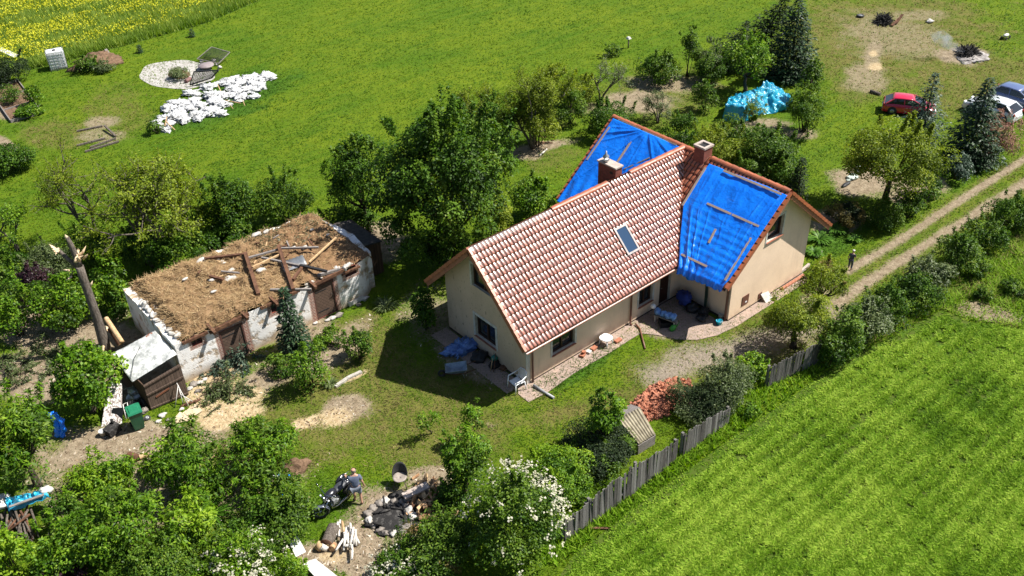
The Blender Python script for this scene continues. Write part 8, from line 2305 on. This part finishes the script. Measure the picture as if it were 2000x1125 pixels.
shards('brush_heap', 'dark heap of brush and scrap in the far meadow beside two boards', 'heap', 1726, 43, 15, 8, .6, 220, (.9, .06), M['char'], 8, curved=False)
for a, b, l in (((1750, 46, .1), (1763, 28, .6), 'brown board sticking up from the far brush heap'), ((1742, 50, .1), (1756, 36, .3), 'brown board lying lower beside the far brush heap')):
    o = MB().bar(G(*a), G(*b), .2, .05).build('board', M['brown_wood'], org=G(*a)); tag(o, l, 'board')
g = G(1816, 44); o = MB().lump((g[0], g[1], .08), (.35, .25, .14), 5, 14, 9, .4, crumple=.4).build('white_bundle', M['plaster_white'], org=g); tag(o, 'small white bundle in the far meadow', 'bundle')
ah = shards('ash_heap', 'smouldering heap of ash and charred branches in the far meadow', 'ash heap', 1890, 106, 22, 10, .5, 260, (.8, .07), M['char'], 9, curved=False)
g = G(1902, 113); o = MB().lump((g[0], g[1], 0), (1.2, .8, .16), 7, 26, 14, .4, crumple=.6).build('white_ash', simple('ash', (.42, .39, .37), (.17, .15, .14), 4, .95), org=g); tag(o, 'bed of pale ash in front of the charred branches', 'ash')
# smoke drifting from it
sb = Vector(G(1882, 100, .5)); sdv = (Vector(G(1815, 66, 1.8))-sb)
Pn = []
mb = MB()
pts = [sb+sdv*f+Vector((0, 0, .1*f)) for f in (0, .2, .45, .7, 1.0)]
mb.tube(pts, [.1, .3, .5, .6, .03], 14)
m_ = bpy.data.materials.new('smoke'); m_.use_nodes = True; nt = m_.node_tree; nt.nodes.remove(nt.nodes['Principled BSDF'])
pv_ = N(nt, 'ShaderNodeVolumePrincipled'); pv_.inputs['Color'].default_value = (.82, .87, .95, 1)
dn = noise_f(nt, coords(nt), 1.2, 3, lo=.35, hi=.8); nt.links.new(mathn(nt, 'MULTIPLY', dn, 1.5), pv_.inputs['Density']); nt.links.new(pv_.outputs[0], nt.nodes['Material Output'].inputs['Volume'])
o = mb.build('smoke', m_, org=sb); tag(o, 'thin bluish smoke drifting left from the smouldering ash heap', 'smoke', kind='stuff')
def mower():
    g = Vector(G(1963, 76)); t = thing('toy_tractor', 'small pale four-wheeled toy vehicle left on the far meadow', 'toy', g)
    MB().lump(g+Vector((0, 0, .3)), (.34, .18, .12), 2, 14, 9, .1).build('body', M['white_paint'], t)
    for x in (-.25, .25):
        for y in (-.2, .2): MB().torus(g+Vector((x, y, .13)), .09, .045, rot(R(90), 0, 0), 14, 7).build('wheel', M['rubber'], t)
    MB().tube([g+Vector((-.1, 0, .38)), g+Vector((-.2, 0, .65))], .015, 6).build('steering_column', M['zinc'], t); MB().torus(g+Vector((-.2, 0, .66)), .1, .015, rot(0, R(-30), 0), 14, 6).build('steering_wheel', M['dark'], t)
mower()
g = G(1709, 181); o = MB().tube([G(1700, 178, .1), G(1720, 184, .1)], .12, 9).build('grey_log', M['bark_grey'], org=g); tag(o, 'grey log lying on the worn meadow left of the red car', 'log')
for px, py, l in ((1680, 330, 'pale plastic sheet scrap on the bare soil under the round tree'), (1664, 348, 'second pale plastic scrap nearer the lawn')):
    g = G(px, py); o = MB().lump((g[0], g[1], .03), (.45, .28, .12), px, 20, 12, .4, crumple=.5).build('plastic_scrap', simple('scrap', (.6, .68, .6), (.45, .52, .45), 4, .4), org=g); tag(o, l, 'plastic scrap')
g = G(1652, 362); o = MB().lump((g[0], g[1], .05), (.4, .12, .1), 3, 16, 9, .3).build('dark_board', M['dark'], org=g); tag(o, 'dark flat object on the bare soil before the round tree', 'object')
bh = thing('bird_feeder', 'white bird feeder on a short post in the meadow', 'feeder', G(1227, 94)); g = Vector(G(1227, 94)); MB().tube([g, g+Vector((0, 0, .75))], .05, 7).build('post', M['bark_grey'], bh); MB().box(g+Vector((0, 0, .82)), (.32, .32, .14), taper=.6).build('roof', M['white_paint'], bh)
g = G(1058, 300); o = MB().tube([G(1054, 304, .06), G(1068, 291, .06)], [.06, .04], 8).build('peeled_branch', M['birch'], org=g); tag(o, 'pale peeled branch lying on the lawn near the open tree', 'branch')
for i in range(14):
    px, py = 1062+random.uniform(-16, 22), 272+random.uniform(-10, 8); p = Vector(G(px, py, random.uniform(.05, .35))); q = p+Vector((random.uniform(-.5, .5), random.uniform(-.5, .5), random.uniform(-.04, .1)))
    o = MB().tube([p, q], .03, 6).build('cut_branch', M['pale_wood'] if i % 3 == 0 else M['brown_wood'], org=p); tag(o, 'cut branch piled at the foot of the open multi-stemmed tree', 'branch', 'cut branches under the open tree')
